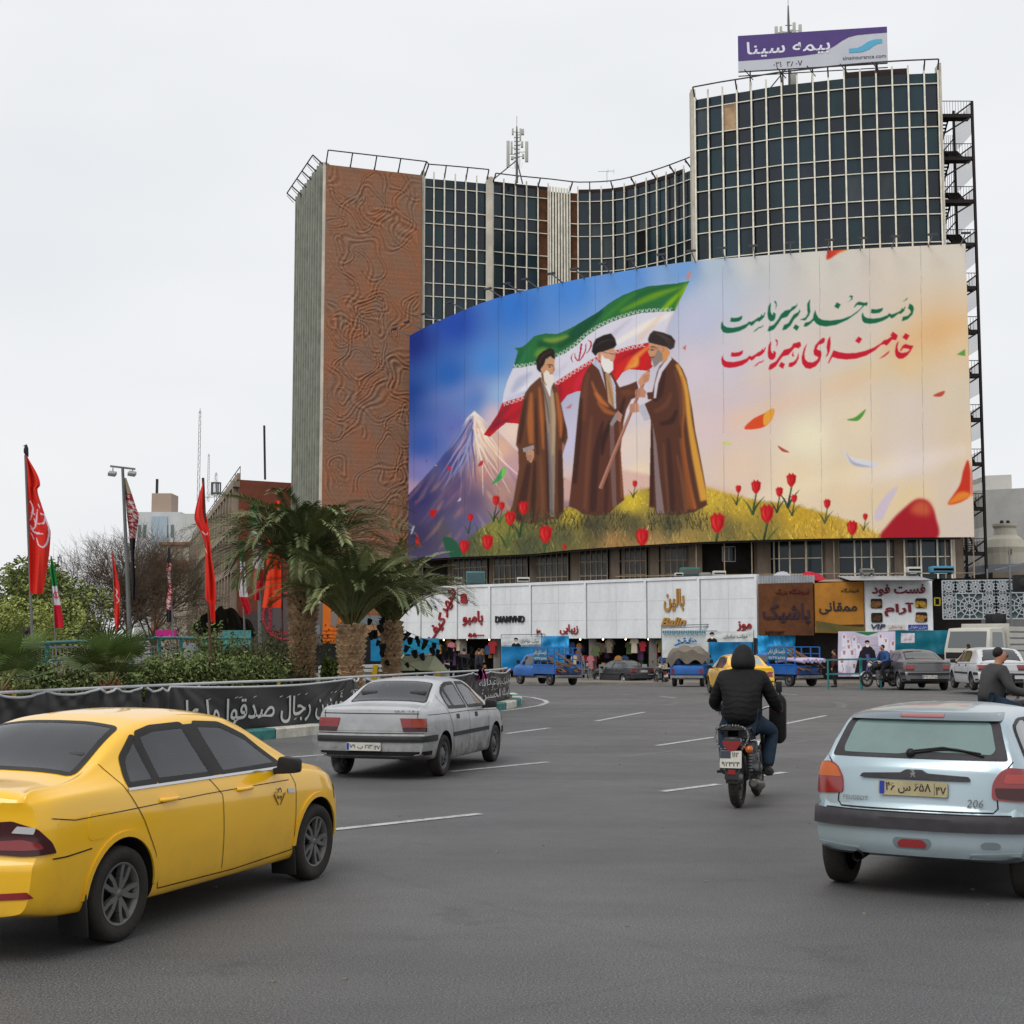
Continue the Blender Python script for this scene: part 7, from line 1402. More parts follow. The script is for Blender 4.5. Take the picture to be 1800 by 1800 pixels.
glass_d=mat('tinted_glass',(.028,.031,.034),.05,0,.8,coat=.5);rubber=mat('tyre_rubber',(.017,.016,.016),.8,bump=(30,.3),dirt=((.09,.075,.06),9,.25));black_p=mat('black_plastic',(.022,.021,.021),.5,noise=(4,.3));seam_d=mat('panel_gap',(.012,.012,.012),.8);under=mat('underbody',(.012,.012,.012),.9)
lamp_r=mat('red_lamp',(.24,.012,.014),.12,0,.6,coat=.6);lamp_k=mat('smoked_lamp',(.05,.008,.01),.12,coat=.6);lamp_o=mat('amber_lamp',(.5,.11,.015),.15,coat=.6);lamp_w=mat('clear_lamp',(.5,.5,.5),.12,coat=.5);chrome=mat('chrome',(.6,.6,.6),.15,1.0);alloy=mat('alloy',srgb(118,118,118),.4,.6,dirt=((.12,.1,.08),9,.3));steel_w=mat('steel_wheel',srgb(92,92,92),.6,.3,noise=(6,.4));plate_m=mat('plate_white',srgb(198,196,186),.5,noise=(9,.12));plate_k=mat('plate_ink',(.03,.03,.03),.6);plate_b=mat('plate_blue',srgb(40,60,150),.5)
def tint(name,c,rough=.02):
 m=bpy.data.materials.new(name);m.use_nodes=True;n=m.node_tree;n.nodes.clear();o_=n.nodes.new('ShaderNodeOutputMaterial');x=n.nodes.new('ShaderNodeMixShader');a=n.nodes.new('ShaderNodeBsdfTransparent');a.inputs[0].default_value=(*c,1);g_=n.nodes.new('ShaderNodeBsdfGlossy');g_.inputs['Roughness'].default_value=rough;g_.inputs[0].default_value=(.95,.97,1,1);f=n.nodes.new('ShaderNodeFresnel');f.inputs[0].default_value=1.75
 n.links.new(f.outputs[0],x.inputs[0]);n.links.new(a.outputs[0],x.inputs[1]);n.links.new(g_.outputs[0],x.inputs[2]);n.links.new(x.outputs[0],o_.inputs[0]);return m
def twosided(m):
 m=m.copy();m.name+='_lined';n=m.node_tree;b=n.nodes['Principled BSDF'];o_=n.nodes['Material Output'];x=n.nodes.new('ShaderNodeMixShader');d=n.nodes.new('ShaderNodeBsdfDiffuse');d.inputs[0].default_value=(.03,.03,.032,1);g_=n.nodes.new('ShaderNodeNewGeometry')
 n.links.new(g_.outputs['Backfacing'],x.inputs[0]);n.links.new(b.outputs[0],x.inputs[1]);n.links.new(d.outputs[0],x.inputs[2]);n.links.new(x.outputs[0],o_.inputs[0]);return m
tint_dark,tint_clear=tint('tinted_window',(.36,.38,.39)),tint('clear_window',(.55,.6,.58))
def inside(p,poly):
 c=False
 for(x0,y0),(x1,y1)in zip(poly,poly[1:]+poly[:1]):
  if(y0>p[1])!=(y1>p[1])and p[0]<(x1-x0)*(p[1]-y0)/(y1-y0)+x0:c=not c
 return c
def shell(sp):
 top,belt,bot,wid,rw=(pchip(sp[k])for k in('top','belt','bot','wid','rw'));rear,front=pchip(sp['rear']),pchip(sp['front']);L=sp['L'];K=sp.get('K',40);cvr,cvf=sp.get('cvr',.16),sp.get('cvf',.28)
 ys=sorted(set([round(v,4)for v in list(np.linspace(0,L,sp.get('N',90)))+[.02,.05,.09,L-.02,L-.06,L-.1]+[k[0]for k in sp['top']]]));rows=[]
 for y in ys:
  zb,zr,w,r_=bot(y),top(y),wid(y),rw(y);zt=min(belt(y),zr-.03);g=zr-zt;h=zt-zb;wb=w*sp.get('bw',.945);r_=min(r_,wb*.97);sh=sp.get('sh',.74)
  P=[(0,zb),(w*.7,zb),(w*.92,zb+.02),(w*.965,zb+.1*h),(w*.99,zb+.3*h),(w,zb+.52*h),(w*.996,zb+sh*h),(w*.975,zb+.9*h),(wb,zt),(lerp(wb,r_,.3),zt+g*.27),(lerp(wb,r_,.62),zt+g*.56),(lerp(wb,r_,.92),zt+g*.83),(r_*.93,zr-max(.02,.07*g)-.012),(r_*.72,zr-.012-.02*g),(r_*.38,zr-.002),(0,zr+.002)]
  c_=[0]
  for a,b_ in zip(P[:-1],P[1:]):c_.append(c_[-1]+math.hypot(b_[0]-a[0],b_[1]-a[1])+.012)
  fx,fz=pchip(list(zip(c_,[p[0]for p in P]))),pchip(list(zip(c_,[p[1]for p in P])))
  row=[]
  for i in range(len(P)-1):
   for k in range(6 if sp.get('see')else 3):t=lerp(c_[i],c_[i+1],k/(6 if sp.get('see')else 3));row.append((fx(t),fz(t)))
  row.append(P[-1]);rows.append(row)
 def ymap(x,y,z):
  tr,tf=max(0,1-y/.55),max(0,1-(L-y)/.75);W_=sp['wid'][len(sp['wid'])//2][1]
  return y+(rear(z)+cvr*(abs(x)/W_)**2.6)*tr**2-(front(z)+cvf*(abs(x)/W_)**2.2)*tf**2
 mb=MB();n=len(rows[0]);G=[[(x*s_,ymap(x,y,z),z)for(x,z)in row]for s_ in(1,)for y,row in zip(ys,rows)]
 mb.grid(G);mb.grid([[(-p[0],p[1],p[2])for p in row]for row in G][::-1])
 for idx,y,fl in((0,0,0),(-1,L,1)):
  row=rows[idx];nx=18;C_=[[(x*u,ymap(x*u,y,z),z)for u in np.linspace(-1,1,nx+1)]for x,z in row];mb.grid(C_ if fl else C_[::-1])
 return mb
def bvh_of(mb):return BVHTree.FromPolygons([Vector(v)for v in mb.v],mb.f)
AX={'R':(Vector((3,0,0)),Vector((-1,0,0)),lambda u,v:Vector((3,u,v))),'L':(0,Vector((1,0,0)),lambda u,v:Vector((-3,u,v))),'B':(0,Vector((0,1,0)),lambda u,v:Vector((u,-3,v))),'F':(0,Vector((0,-1,0)),lambda u,v:Vector((u,9,v))),'T':(0,Vector((0,0,-1)),lambda u,v:Vector((u,v,4)))}
def panel(mb,bvh,poly,ax,off=.004,thick=.0,res=.045,M2=None):
 cyl=ax[0]=='C';d,org=(None,None)if cyl else AX[ax][1:];cx={'R':.35,'L':-.35,'B':0}.get(ax[-1],0);cy=1.0 if ax=='CB' else.7;bm=bmesh.new();vs=[bm.verts.new((p[0],p[1],0))for p in poly];bm.faces.new(vs)
 for k in(0,1):
  lo,hi=min(p[k]for p in poly),max(p[k]for p in poly);n_=int((hi-lo)/res)
  for i in range(1,n_+1):
   co=[0,0,0];co[k]=lo+(hi-lo)*i/(n_+1);no=[0,0,0];no[k]=1
   bmesh.ops.bisect_plane(bm,geom=bm.verts[:]+bm.edges[:]+bm.faces[:],plane_co=co,plane_no=no)
 if thick:
  be=[e for e in bm.edges if e.is_boundary];r=bmesh.ops.extrude_edge_only(bm,edges=be)
  for v in r['geom']:
   if isinstance(v,bmesh.types.BMVert):v.co.z=-thick
 out=[]
 for v in bm.verts:
  if cyl:d=Vector((-math.sin(v.co.x),math.cos(v.co.x),0));h=bvh.ray_cast(Vector((cx,cy,v.co.y)),-d);p=h[0]if h[0]is not None else Vector((cx,cy,v.co.y))-d*.7;out.append(p-d*(off+v.co.z));continue
  o_=org(v.co.x,v.co.y);h=bvh.ray_cast(o_,d)
  if h[0]is None:
   q=bvh.find_nearest(Vector([o_[i]if abs(d[i])<.5 else(0 if ax in 'RL' else 2 if ax=='F' else.5)for i in range(3)]));p,nr=q[0],q[1]
   if ax in 'BF':p=Vector((o_.x,p.y,o_.z))
  else:p,nr=h[0],h[1]
  p=p-d*(off+v.co.z if thick else off);out.append(p)
 bm.verts.index_update();fs=[tuple(v.index for v in f.verts)for f in bm.faces];bm.free()
 for i,f in enumerate(fs):
  a,b_,c_=(out[k]for k in f[:3]);n_=(b_-a).cross(c_-a);dd=Vector((cx-a.x,cy-a.y,0))if cyl else d
  if abs(n_.normalized().dot(dd.normalized()))>.3 and n_.dot(dd)>0:fs[i]=f[::-1]
 mb.add(out,fs,True);return mb
def strip(pts,w_):
 P=[Vector((p[0],p[1],0))for p in pts];L,R=[],[]
 for i,p in enumerate(P):
  d=(P[min(i+1,len(P)-1)]-P[max(i-1,0)]).normalized();n_=Vector((-d.y,d.x,0))*w_/2;L.append((p+n_)[:2]);R.append((p-n_)[:2])
 return[(L[i],L[i+1],R[i+1],R[i])for i in range(len(P)-1)]
mx=lambda poly:[(-p[0],p[1])for p in poly][::-1]
def wheel(root,x,y,R_,w_,style,rim_mat):
 s=1 if x>0 else-1;M=Matrix.Translation((x,y,R_))@Matrix.Rotation(s*PI/2,4,'Y');m_=MB();rr=R_*.66;h=w_/2
 m_.lathe([(rr,-h*.8),(R_*.86,-h),(R_*.965,-h*.86),(R_,-h*.5),(R_*1.0,h*.5),(R_*.965,h*.86),(R_*.86,h),(rr,h*.8),(rr*.96,h*.4)],40,M)
 t=m_.build('wheel',rubber,root);q=MB()
 if style=='alloy':
  q.lathe([(rr*1.0,h*.82),(rr*.93,h*.84),(rr*.88,h*.3),(rr*.86,-h*.3)],40,M);q.lathe([(0,h*.72),(rr*.2,h*.7),(rr*.24,h*.4)],16,M)
  for k in range(5):
   a=k*2*PI/5+.3
   for da in(-.2,.2):p0,p1,p2=(Vector((math.cos(a)*rr*.16,math.sin(a)*rr*.16,h*.55)),Vector((math.cos(a+da*1.3)*rr*.58,math.sin(a+da*1.3)*rr*.58,h*.62)),Vector((math.cos(a+da)*rr*.93,math.sin(a+da)*rr*.93,h*.66)));q.bar(M@p0,M@p1,rr*.17,rr*.16,up=M.to_3x3()@Vector((0,0,1)));q.bar(M@p1,M@p2,rr*.15,rr*.16,up=M.to_3x3()@Vector((0,0,1)))
  q.mi=1;q.lathe([(0,-h*.2),(rr*.9,-h*.2)],24,M)
 else:
  q.lathe([(rr,h*.82),(rr*.9,h*.8),(rr*.84,h*.35),(rr*.6,h*.5),(rr*.36,h*.62),(rr*.3,h*.8),(0,h*.84)],36,M);q.mi=1
  for k in range(12):a=k*PI/6;c_=Vector((math.cos(a)*rr*.7,math.sin(a)*rr*.7,h*.47));q.lathe([(0,.012),(rr*.09,.012),(rr*.1,0)],8,M@Matrix.Translation(c_))
 q.build('rim',[rim_mat,under],t);return t
def numplate(root,bvh,x,y,z,txt,tilt=0,w_=.52,h=.112,ax='B',m=None):
 p=bvh.ray_cast(Vector((x,-3,z)),Vector((0,1,0)))[0]if bvh else Vector((x,y,z));M=frame(p+Vector((0,-.018,0)),(1,0,0),(0,.001+tilt,1));q=MB();q.prism(rpoly([(-w_/2,-h/2),(w_/2,-h/2),(w_/2,h/2),(-w_/2,h/2)],.012,2),.012,M);o2=q.build('number_plate',m or plate_m,root)
 q=MB();M2=M@Matrix.Translation((0,0,.0135));q.xf=M2;q.bbox(-w_/2+.008,-w_/2+.045,-h/2+.008,h/2-.008,0,.001);q.xf=None;q.build('blue_band',plate_b,o2)
 q=MB();put_text(q,txt[0],M2@Matrix.Translation((-.035,0,0)),width=w_*.66,height=h*.72,weight=.02);put_text(q,txt[1],M2@Matrix.Translation((w_*.405,-.01,0)),width=w_*.15,height=h*.55,weight=.02);q.xf=M2;q.bbox(w_*.31,w_*.315,-h/2+.01,h/2-.01,0,.001);q.build('digits',plate_k,o2)
def place(root,A,PA,rz=None,B=None,PB=None,s=1.0,dz=0):
 A=Vector((*A,0));PA=gnd(*PA)
 if B is not None:PB=gnd(*PB);d,e=PB-PA,Vector((*B,0))-A;rz=math.atan2(d.y,d.x)-math.atan2(e.y,e.x)
 root.rotation_euler=(0,0,rz);root.scale=(s,s,s);root.location=PA-Matrix.Rotation(rz,3,'Z')@A*s+Vector((0,0,dz))
def build_car(sp,label,paint,cat='car',name='car',group=None):
 root=thing(name,(0,0,0),label,cat,group=group);mb=shell(sp);bv=bvh_of(mb);body_mb=MB();wr,tr=sp['wr'],sp['track']
 bm=bmesh.new();tmp=mb.mesh();bm.from_mesh(tmp);bmesh.ops.remove_doubles(bm,verts=bm.verts,dist=.0008);bm.to_mesh(tmp);bm.free();o2=bpy.data.objects.new('tmp',tmp);COL.objects.link(o2);cut=MB()
 for yw in sp['wy']:
  for s_ in(-1,1):cut.lathe([(0,.0),(wr*1.16,.0),(wr*1.16,.6),(0,.6)],40,Matrix.Translation((s_*(tr-.2),yw,wr*1.04))@Matrix.Rotation(s_*PI/2,4,'Y'))
 cm_=cut.mesh();bm=bmesh.new();bm.from_mesh(cm_);bmesh.ops.remove_doubles(bm,verts=bm.verts,dist=1e-4);bmesh.ops.recalc_face_normals(bm,faces=bm.faces);bm.to_mesh(cm_);bm.free();oc=bpy.data.objects.new('cut',cm_);COL.objects.link(oc)
 bmt=bmesh.new();bmt.from_mesh(tmp);bmesh.ops.recalc_face_normals(bmt,faces=bmt.faces);bmt.to_mesh(tmp);bmt.free()
 md=o2.modifiers.new('b','BOOLEAN');md.operation='DIFFERENCE';md.object=oc;md.solver='EXACT';dg=bpy.context.evaluated_depsgraph_get();dg.update();me=bpy.data.meshes.new_from_object(o2.evaluated_get(dg));bpy.data.objects.remove(o2);bpy.data.objects.remove(oc)
 vs=[v.co.copy()for v in me.vertices];see=sp.get('see');holes=[(ax,poly)for nm,ax,poly,*_ in sp['panels']if see and nm in('window','rear_window','windscreen')]
 for p in me.polygons:
  c_=p.center
  if see and c_.z>.95 and any(all(inside((vs[i].y,vs[i].z)if ax=='S' else(vs[i].x,vs[i].y),poly)for i in p.vertices)and(abs(c_.x)>.4 if ax=='S' else abs(p.normal.z)>.2)for ax,poly in holes):continue
  well=any(math.hypot(c_.y-yw,c_.z-wr*1.04)<wr*1.158 for yw in sp['wy'])or c_.z<sp['floor']
  body_mb.f.append(tuple(p.vertices));body_mb.m.append(1 if well else 3 if see and.75<c_.y<3.5 else 0);body_mb.sm.append(not well)
 body_mb.v=[tuple(v)for v in vs]
 body_mb.mi=2
 for ax,pts,w_ in sp.get('seams',[]):
  for a in(('R','L')if ax=='S' else(ax,)):
   for q in strip(pts,w_):panel(body_mb,bv,q,a,.004,res=.035 if sp.get('N',90)>60 else.2)
 body=body_mb.build('body',[paint,under,seam_d]+([sp['lined']]if see else[]),root);body.data.set_sharp_from_angle(angle=.5)
 for(nm,ax,poly,mt,off,th)in sp['panels']:
  lst=[('R',poly),('L',poly)]if ax=='S' else[('CR',poly),('CL',mx(poly))]if ax=='CC' else[('B',poly),('B',mx(poly))]if ax=='BB' else[('F',poly),('F',mx(poly))]if ax=='FF' else[(ax,poly)]
  if see and nm in('window_surround','window_seal'):continue
  if see and nm in('window','rear_window','windscreen'):
   mt=see
   for a in(('R','L')if ax=='S' else(ax,)):
    q=MB()
    for sq in strip(poly+poly[:2],.048):panel(q,bv,sq,a,.0055,0,.022)
    q.build('window_seal',black_p,root)
  if ax=='H':
   for s_ in(-1,1):
    pp_=[bv.ray_cast(Vector((s_*3,poly[0]+poly[2]*k,poly[1]+.015)),Vector((-s_,0,0)))[0]+Vector((s_*o_,0,0))for k,o_ in((0,-.005),(.12,.022),(.5,.03),(.88,.022),(1,-.005))];q=MB();q.tube(spline(pp_,4),.016,8);q.build(nm,paint,root)
   continue
  for a,pl_ in lst:q=MB();panel(q,bv,pl_,a,off,th,.04 if sp.get('N',90)>60 else.12);q.build(nm,paint if mt is None else mt,root,angle=.7)
 if see:
  trim_=mat('grey_upholstery',(.06,.06,.064),.8,noise=(4,.2));q=MB();q.bbox(-.7,.7,.75,3.4,.3,.34);q.build('cabin_floor',under,root)
  for x,y,w_ in((-.36,2.05,.5),(.36,2.05,.5),(0,1.15,1.3)):
   q=MB();q.box((x,y+.28,.5),(w_,.52,.2));q.box((x,y+.02,.8),(w_*.96,.16,.56),R=rotm(rx=.22))
   for hx in((0,)if w_<1 else(-.38,.38)):q.box((x+hx,y-.09,1.14),(.26,.1,.17),R=rotm(rx=.15))
   q.build('seat',trim_,root,bevel=.03)
  q=MB();q.box((0,3.05,.84),(1.36,.4,.22));q.build('dashboard',black_p,root,bevel=.04);q=MB();q.tube([(-.36+.18*math.cos(a),2.78-.06*math.sin(a),.92+.17*math.sin(a))for a in np.linspace(0,2*PI,20)],.014,6,False);q.build('steering_wheel',black_p,root)
 for yw in sp['wy']:
  for s_ in(-1,1):wheel(root,s_*tr,yw,wr,sp.get('tw',.19),sp.get('wstyle','steel'),sp.get('rim',steel_w))
 for s_ in(-1,1):
  if sp.get('wstyle')=='alloy':
   for yw in sp['wy']:q=MB();q.box((s_*(tr-.02),yw-wr-.05,.24),(.22,.02,.3),R=rotm(rx=.12));q.build('mud_flap',black_p,root,bevel=.006)
  mxx,my,mz=sp['mirror'];q=MB();q.prism(rpoly([(-.09,-.065),(.1,-.05),(.1,.06),(-.07,.075)],.03),.09,Matrix.Translation((s_*(mxx+.1),my-.02,mz))@Matrix.Rotation(PI/2,4,'X')@Matrix.Scale(s_,4,(1,0,0)));q.bar((s_*(mxx-.04),my-.04,mz-.05),(s_*(mxx+.06),my-.05,mz-.02),.05);q.build('mirror',black_p,root,bevel=.012)
 return root,bv,body
R4=lambda a,r=.02:rpoly(a,r)
def handle(y,z,w_=.15):return('door_handle','H',(y,z,w_),None,0,0)
y_paint=mat('taxi_yellow',srgb(248,190,4),.3,0,.5,coat=.8,dirt=((.24,.16,.045),.8,.42))
TAXI=dict(see=tint_dark,L=4.5,K=44,N=200,top=[(0,.985),(.05,1.03),(.2,1.065),(.55,1.07),(.72,1.095),(1.4,1.405),(1.65,1.45),(2.15,1.465),(2.6,1.43),(2.8,1.37),(3.5,1.0),(3.65,.965),(4.1,.885),(4.35,.79),(4.5,.66)],belt=[(0,.97),(.7,1.0),(1.6,.975),(2.6,.94),(3.5,.915),(4.1,.82),(4.5,.6)],bot=[(0,.3),(.5,.24),(1.6,.2),(3.2,.2),(4,.2),(4.5,.22)],wid=[(0,.80),(.3,.845),(1,.862),(2.2,.865),(3.6,.86),(4.2,.82),(4.5,.74)],rw=[(0,.72),(.7,.66),(1.4,.575),(2.1,.585),(2.8,.6),(3.5,.72),(4.5,.66)],rear=[(.2,.09),(.32,.0),(.58,.0),(.66,.035),(.9,.05),(1.06,.03)],front=[(.2,.06),(.4,0),(.6,0),(.8,.12),(1,.2)],cvr=.2,cvf=.42,wy=(1.0,3.67),track=.76,wr=.31,tw=.2,floor=.19,wstyle='alloy',rim=alloy,mirror=(.86,3.05,.99),panels=[('window','S',R4([(1.06,1.035),(1.36,1.33),(1.33,1.04)][:0]or[(1.10,1.0),(1.19,1.17),(1.4,1.31),(1.41,1.0)],.03),glass_d,.004,0),('window','S',R4([(1.45,1.0),(1.44,1.318),(1.62,1.352),(1.99,1.358),(2.13,.99)],.03),glass_d,.004,0),('window','S',R4([(2.28,.985),(2.14,1.358),(2.48,1.335),(2.8,1.22),(3.16,.985)],.03),glass_d,.004,0),('pillar_trim','S',[(2.135,.985),(1.995,1.36),(2.135,1.36),(2.275,.985)],black_p,.006,0),('pillar_trim','S',[(1.41,1.0),(1.4,1.312),(1.44,1.32),(1.45,1.0)],black_p,.006,0),('window_trim','S',[(1.08,.972),(1.08,.99),(3.2,.972),(3.2,.955)],chrome,.008,0),('window_surround','S',[(1.06,.99),(1.16,1.19),(1.4,1.335),(1.62,1.372),(2.1,1.38),(2.5,1.355),(2.84,1.235),(3.22,.975)],black_p,.0025,0),('rear_window','T',R4([(-.57,.80),(.57,.80),(.50,1.37),(-.50,1.37)],.05),glass_d,.004,0),('windscreen','T',R4([(-.56,2.86),(.56,2.86),(.66,3.44),(-.66,3.44)],.05),glass_d,.004,0),('tail_lamp','CC',R4([(.2,.68),(.6,.66),(.93,.665),(.88,.73),(.74,.82),(.5,.87),(.25,.86)],.02),lamp_k,.012,.02),('lamp_lens','CC',R4([(.3,.70),(.62,.695),(.8,.70),(.76,.735),(.6,.76),(.32,.75)],.02),lamp_r,.016,.01),('lamp_lens','CC',R4([(.5,.80),(.7,.79),(.72,.83),(.55,.84)],.01),lamp_w,.016,.01),('reflector','CC',R4([(.3,.40),(.72,.41),(.66,.45),(.32,.44)],.01),lamp_r,.006,0),('fuel_flap','R',R4([(.62,.70),(.84,.70),(.84,.87),(.62,.87)],.05),None,.004,.006),('headlight','S',R4([(4.0,.64),(4.42,.62),(4.36,.72),(4.02,.76)],.03),lamp_w,.008,0),('marker_lamp','S',R4([(3.16,.76),(3.26,.755),(3.26,.79),(3.16,.795)],.01),lamp_w,.008,0),handle(1.42,.86,.2),handle(2.42,.84,.2),('arch_lip','S',[(1+math.cos(a)*.355,.325+math.sin(a)*.355)for a in np.linspace(0,PI,22)]+[(1+math.cos(a)*.395,.325+math.sin(a)*.395)for a in np.linspace(PI,0,22)],None,.012,.014),('arch_lip','S',[(3.67+math.cos(a)*.355,.325+math.sin(a)*.355)for a in np.linspace(0,PI,22)]+[(3.67+math.cos(a)*.395,.325+math.sin(a)*.395)for a in np.linspace(PI,0,22)],None,.012,.014)],seams=[('S',[(.98,1.33),(.97,1.15),(1.06,.98),(1.22,.76),(1.36,.52),(1.42,.28)],.0065),('S',[(2.06,.975),(2.2,.84),(2.22,.3)],.0065),('S',[(3.22,.96),(3.3,.82),(3.28,.3)],.0065),('S',[(1.42,.28),(2.4,.27),(3.28,.3)],.008),('S',[(.3,.63),(.42,.63),(.66,.65)],.009),('S',[(.3,.875),(.5,.845),(1.0,.85),(2.0,.865),(3.2,.86)],.006),('S',[(4.1,.5),(4.16,.64)],.008)])
TAXI['lined']=twosided(y_paint);t_taxi,bv,body=build_car(TAXI,'bright yellow sedan taxi filling the near corner of the road',y_paint,'taxi','taxi')
q=MB();M=frame(bv.ray_cast(Vector((3,3.02,.73)),Vector((-1,0,0)))[0]+Vector((.006,0,0)),(0,1,0));q.xf=M
for k in(-1,1):q.prism([(k*.01,-.05),(k*.02,-.05),(k*.09,.03),(k*.085,.045)],.001);q.prism([(k*.015,.0),(k*.03,.0),(k*.03,.02),(k*.015,.02)],.001)
q.prism([(math.cos(a)*.035,.035+math.sin(a)*.05)for a in np.linspace(.2,2.94,8)]+[(math.cos(a)*.025,.035+math.sin(a)*.038)for a in np.linspace(2.94,.2,8)],.001);q.xf=None
put_text(q,'تاکسیرانی',M@Matrix.Translation((-.02,.0,.001))@Matrix.Rotation(-.6,4,'Z')@Matrix.Translation((-.02,.02,0)),width=.14);q.build('door_emblem',mat('emblem_ink',(.09,.05,.01),.6),t_taxi)
place(t_taxi,(.85,1.0),(212,1656),B=(.85,3.67),PB=(546,1549),s=.91)
silver=mat('dirty_silver',srgb(186,188,190),.35,.35,.5,coat=.25,noise=(1.5,.1),dirt=((.10,.088,.072),1.0,.92))
def straight_sedan(**k):
 d=dict(L=4.4,N=90,top=[(0,.985),(.04,1.01),(.2,1.035),(.62,1.05),(.74,1.075),(1.4,1.36),(1.65,1.40),(2.15,1.41),(2.55,1.39),(2.75,1.34),(3.4,.98),(3.55,.945),(4.1,.85),(4.3,.77),(4.4,.7)],belt=[(0,.95),(.7,.99),(1.6,.955),(2.6,.93),(3.4,.90),(4.1,.80),(4.4,.62)],bot=[(0,.34),(.5,.26),(1.6,.2),(3.2,.2),(4.4,.24)],wid=[(0,.80),(.3,.835),(1,.85),(2.2,.853),(3.6,.845),(4.2,.81),(4.4,.76)],rw=[(0,.72),(.7,.66),(1.4,.58),(2.1,.59),(2.8,.6),(3.4,.72),(4.4,.68)],rear=[(.2,.12),(.34,.01),(.6,.0),(.64,.045),(.9,.06),(1.03,.07)],front=[(.2,.06),(.4,0),(.6,0),(.8,.08),(1,.14)],cvr=.1,cvf=.24,wy=(.93,3.6),track=.75,wr=.3,tw=.18,floor=.19,wstyle='steel',rim=steel_w,mirror=(.84,3.0,.96),panels=[('window','S',R4([(1.18,.985),(1.25,1.18),(1.38,1.265),(1.42,.975)],.02),glass_d,.004,0),('window','S',R4([(1.46,.975),(1.42,1.275),(1.62,1.315),(1.94,1.32),(2.06,.965)],.02),glass_d,.004,0),('window','S',R4([(2.17,.96),(2.05,1.32),(2.4,1.31),(2.72,1.2),(3.08,.955)],.02),glass_d,.004,0),('window_surround','S',[(1.14,.965),(1.22,1.2),(1.38,1.295),(1.62,1.335),(2.4,1.335),(2.76,1.215),(3.16,.94)],black_p,.0022,0),('rear_window','T',R4([(-.57,.79),(.57,.79),(.49,1.35),(-.49,1.35)],.05),glass_d,.006,0),('window_seal','T',R4([(-.60,.765),(.60,.765),(.515,1.375),(-.515,1.375)],.05),black_p,.002,0),('windscreen','T',R4([(-.56,2.8),(.56,2.8),(.66,3.36),(-.66,3.36)],.05),glass_d,.004,0),('tail_lamp','CC',R4([(.16,.868),(.74,.865),(.74,.745),(.21,.745)],.012),lamp_r,.012,.015),('tail_lamp_base','CC',R4([(.215,.74),(.74,.74),(.74,.68),(.235,.68)],.01),lamp_k,.012,.015),('boot_panel','B',[(-.5,.69),(.5,.69),(.46,.775),(-.46,.775)],None,.006,.01),('bumper_strip','CB',[(-1.1,.535),(1.1,.535),(1.1,.62),(-1.1,.62)],black_p,.018,.025),('rub_strip','S',[(1.3,.55),(3.15,.55),(3.15,.61),(1.3,.61)],black_p,.012,.014),('headlight','S',R4([(4.0,.64),(4.36,.62),(4.32,.72),(4.02,.74)],.03),lamp_w,.008,0),('front_bumper_strip','S',[(3.98,.46),(4.4,.46),(4.4,.56),(3.98,.56)],black_p,.016,.02),('fuel_flap','R',R4([(.5,.70),(.68,.70),(.68,.87),(.5,.87)],.03),None,.003,.005),('door_handle','S',R4([(1.48,.80),(1.62,.80),(1.62,.87),(1.48,.87)],.01),black_p,.005,0),('door_handle','S',R4([(2.42,.79),(2.56,.79),(2.56,.86),(2.42,.86)],.01),black_p,.005,0),('bumper_apron','CB',[(-.95,.345),(.95,.345),(.95,.405),(-.95,.405)],under,.004,0)],seams=[('S',[(1.05,1.28),(1.03,1.1),(1.1,.96),(1.28,.7),(1.36,.3)],.009),('S',[(2.11,.96),(2.14,.3)],.009),('S',[(3.12,.94),(3.18,.3)],.009),('S',[(.25,.91),(1.0,.90),(2.2,.895),(3.9,.84)],.008),('B',[(-.72,.93),(.72,.93)],.012),('B',[(-.70,1.0),(-.70,.87)],.009),('B',[(.70,1.0),(.70,.87)],.009),('B',[(-.8,.655),(.8,.655)],.012)])
 d.update(k);return d
SIL=straight_sedan(see=tint_clear,N=190,lined=twosided(silver));t_sil,bv,body=build_car(SIL,'dirty silver four door sedan with exhaust smoke, beside the black banners',silver)
numplate(t_sil,bv,-.06,0,.47,('۲۱۳ ب ۷۹','۴۷'));q=MB();put_text(q,'GLX  1.8',frame(bv.ray_cast(Vector((.52,-3,.965)),Vector((0,1,0)))[0]+Vector((0,-.03,0)),(1,0,0)),width=.3,height=.03);q.build('badge',black_p,t_sil)
place(t_sil,(.83,.93),(781,1364),rz=-.27,s=.93)
es=MB();r_=random.Random(2)
for(x,y,z,s_)in((0,0,.05,.16),(-.12,-.05,.18,.2),(-.05,.05,.36,.2),(-.2,0,.4,.16)):es.lathe([(0,-s_)]+[(s_*math.cos(a),s_*math.sin(a))for a in np.linspace(-1.3,1.3,8)]+[(0,s_)],12,Matrix.Translation((x,y,z)))
vm=bpy.data.materials.new('exhaust_smoke');vm.use_nodes=True;vn=vm.node_tree;vn.nodes.clear();vo=vn.nodes.new('ShaderNodeOutputMaterial');pv=vn.nodes.new('ShaderNodeVolumePrincipled');pv.inputs['Color'].default_value=(.9,.9,.92,1);vt=vn.nodes.new('ShaderNodeTexCoord');vz=vn.nodes.new('ShaderNodeTexNoise');vz.inputs['Scale'].default_value=7;vr=vn.nodes.new('ShaderNodeMapRange');vr.inputs[1].default_value=.45;vr.inputs[2].default_value=.75;vr.inputs[4].default_value=2.6;vn.links.new(vt.outputs['Object'],vz.inputs['Vector']);vn.links.new(vz.outputs['Fac'],vr.inputs[0]);vn.links.new(vr.outputs[0],pv.inputs['Density']);vn.links.new(pv.outputs[0],vo.inputs['Volume'])
o2=es.build('exhaust_smoke',vm);o2.location=gnd(591,1362)+Vector((0,0,.12));tag(o2,'thin white puff of exhaust smoke behind the silver sedan','smoke',kind='stuff')
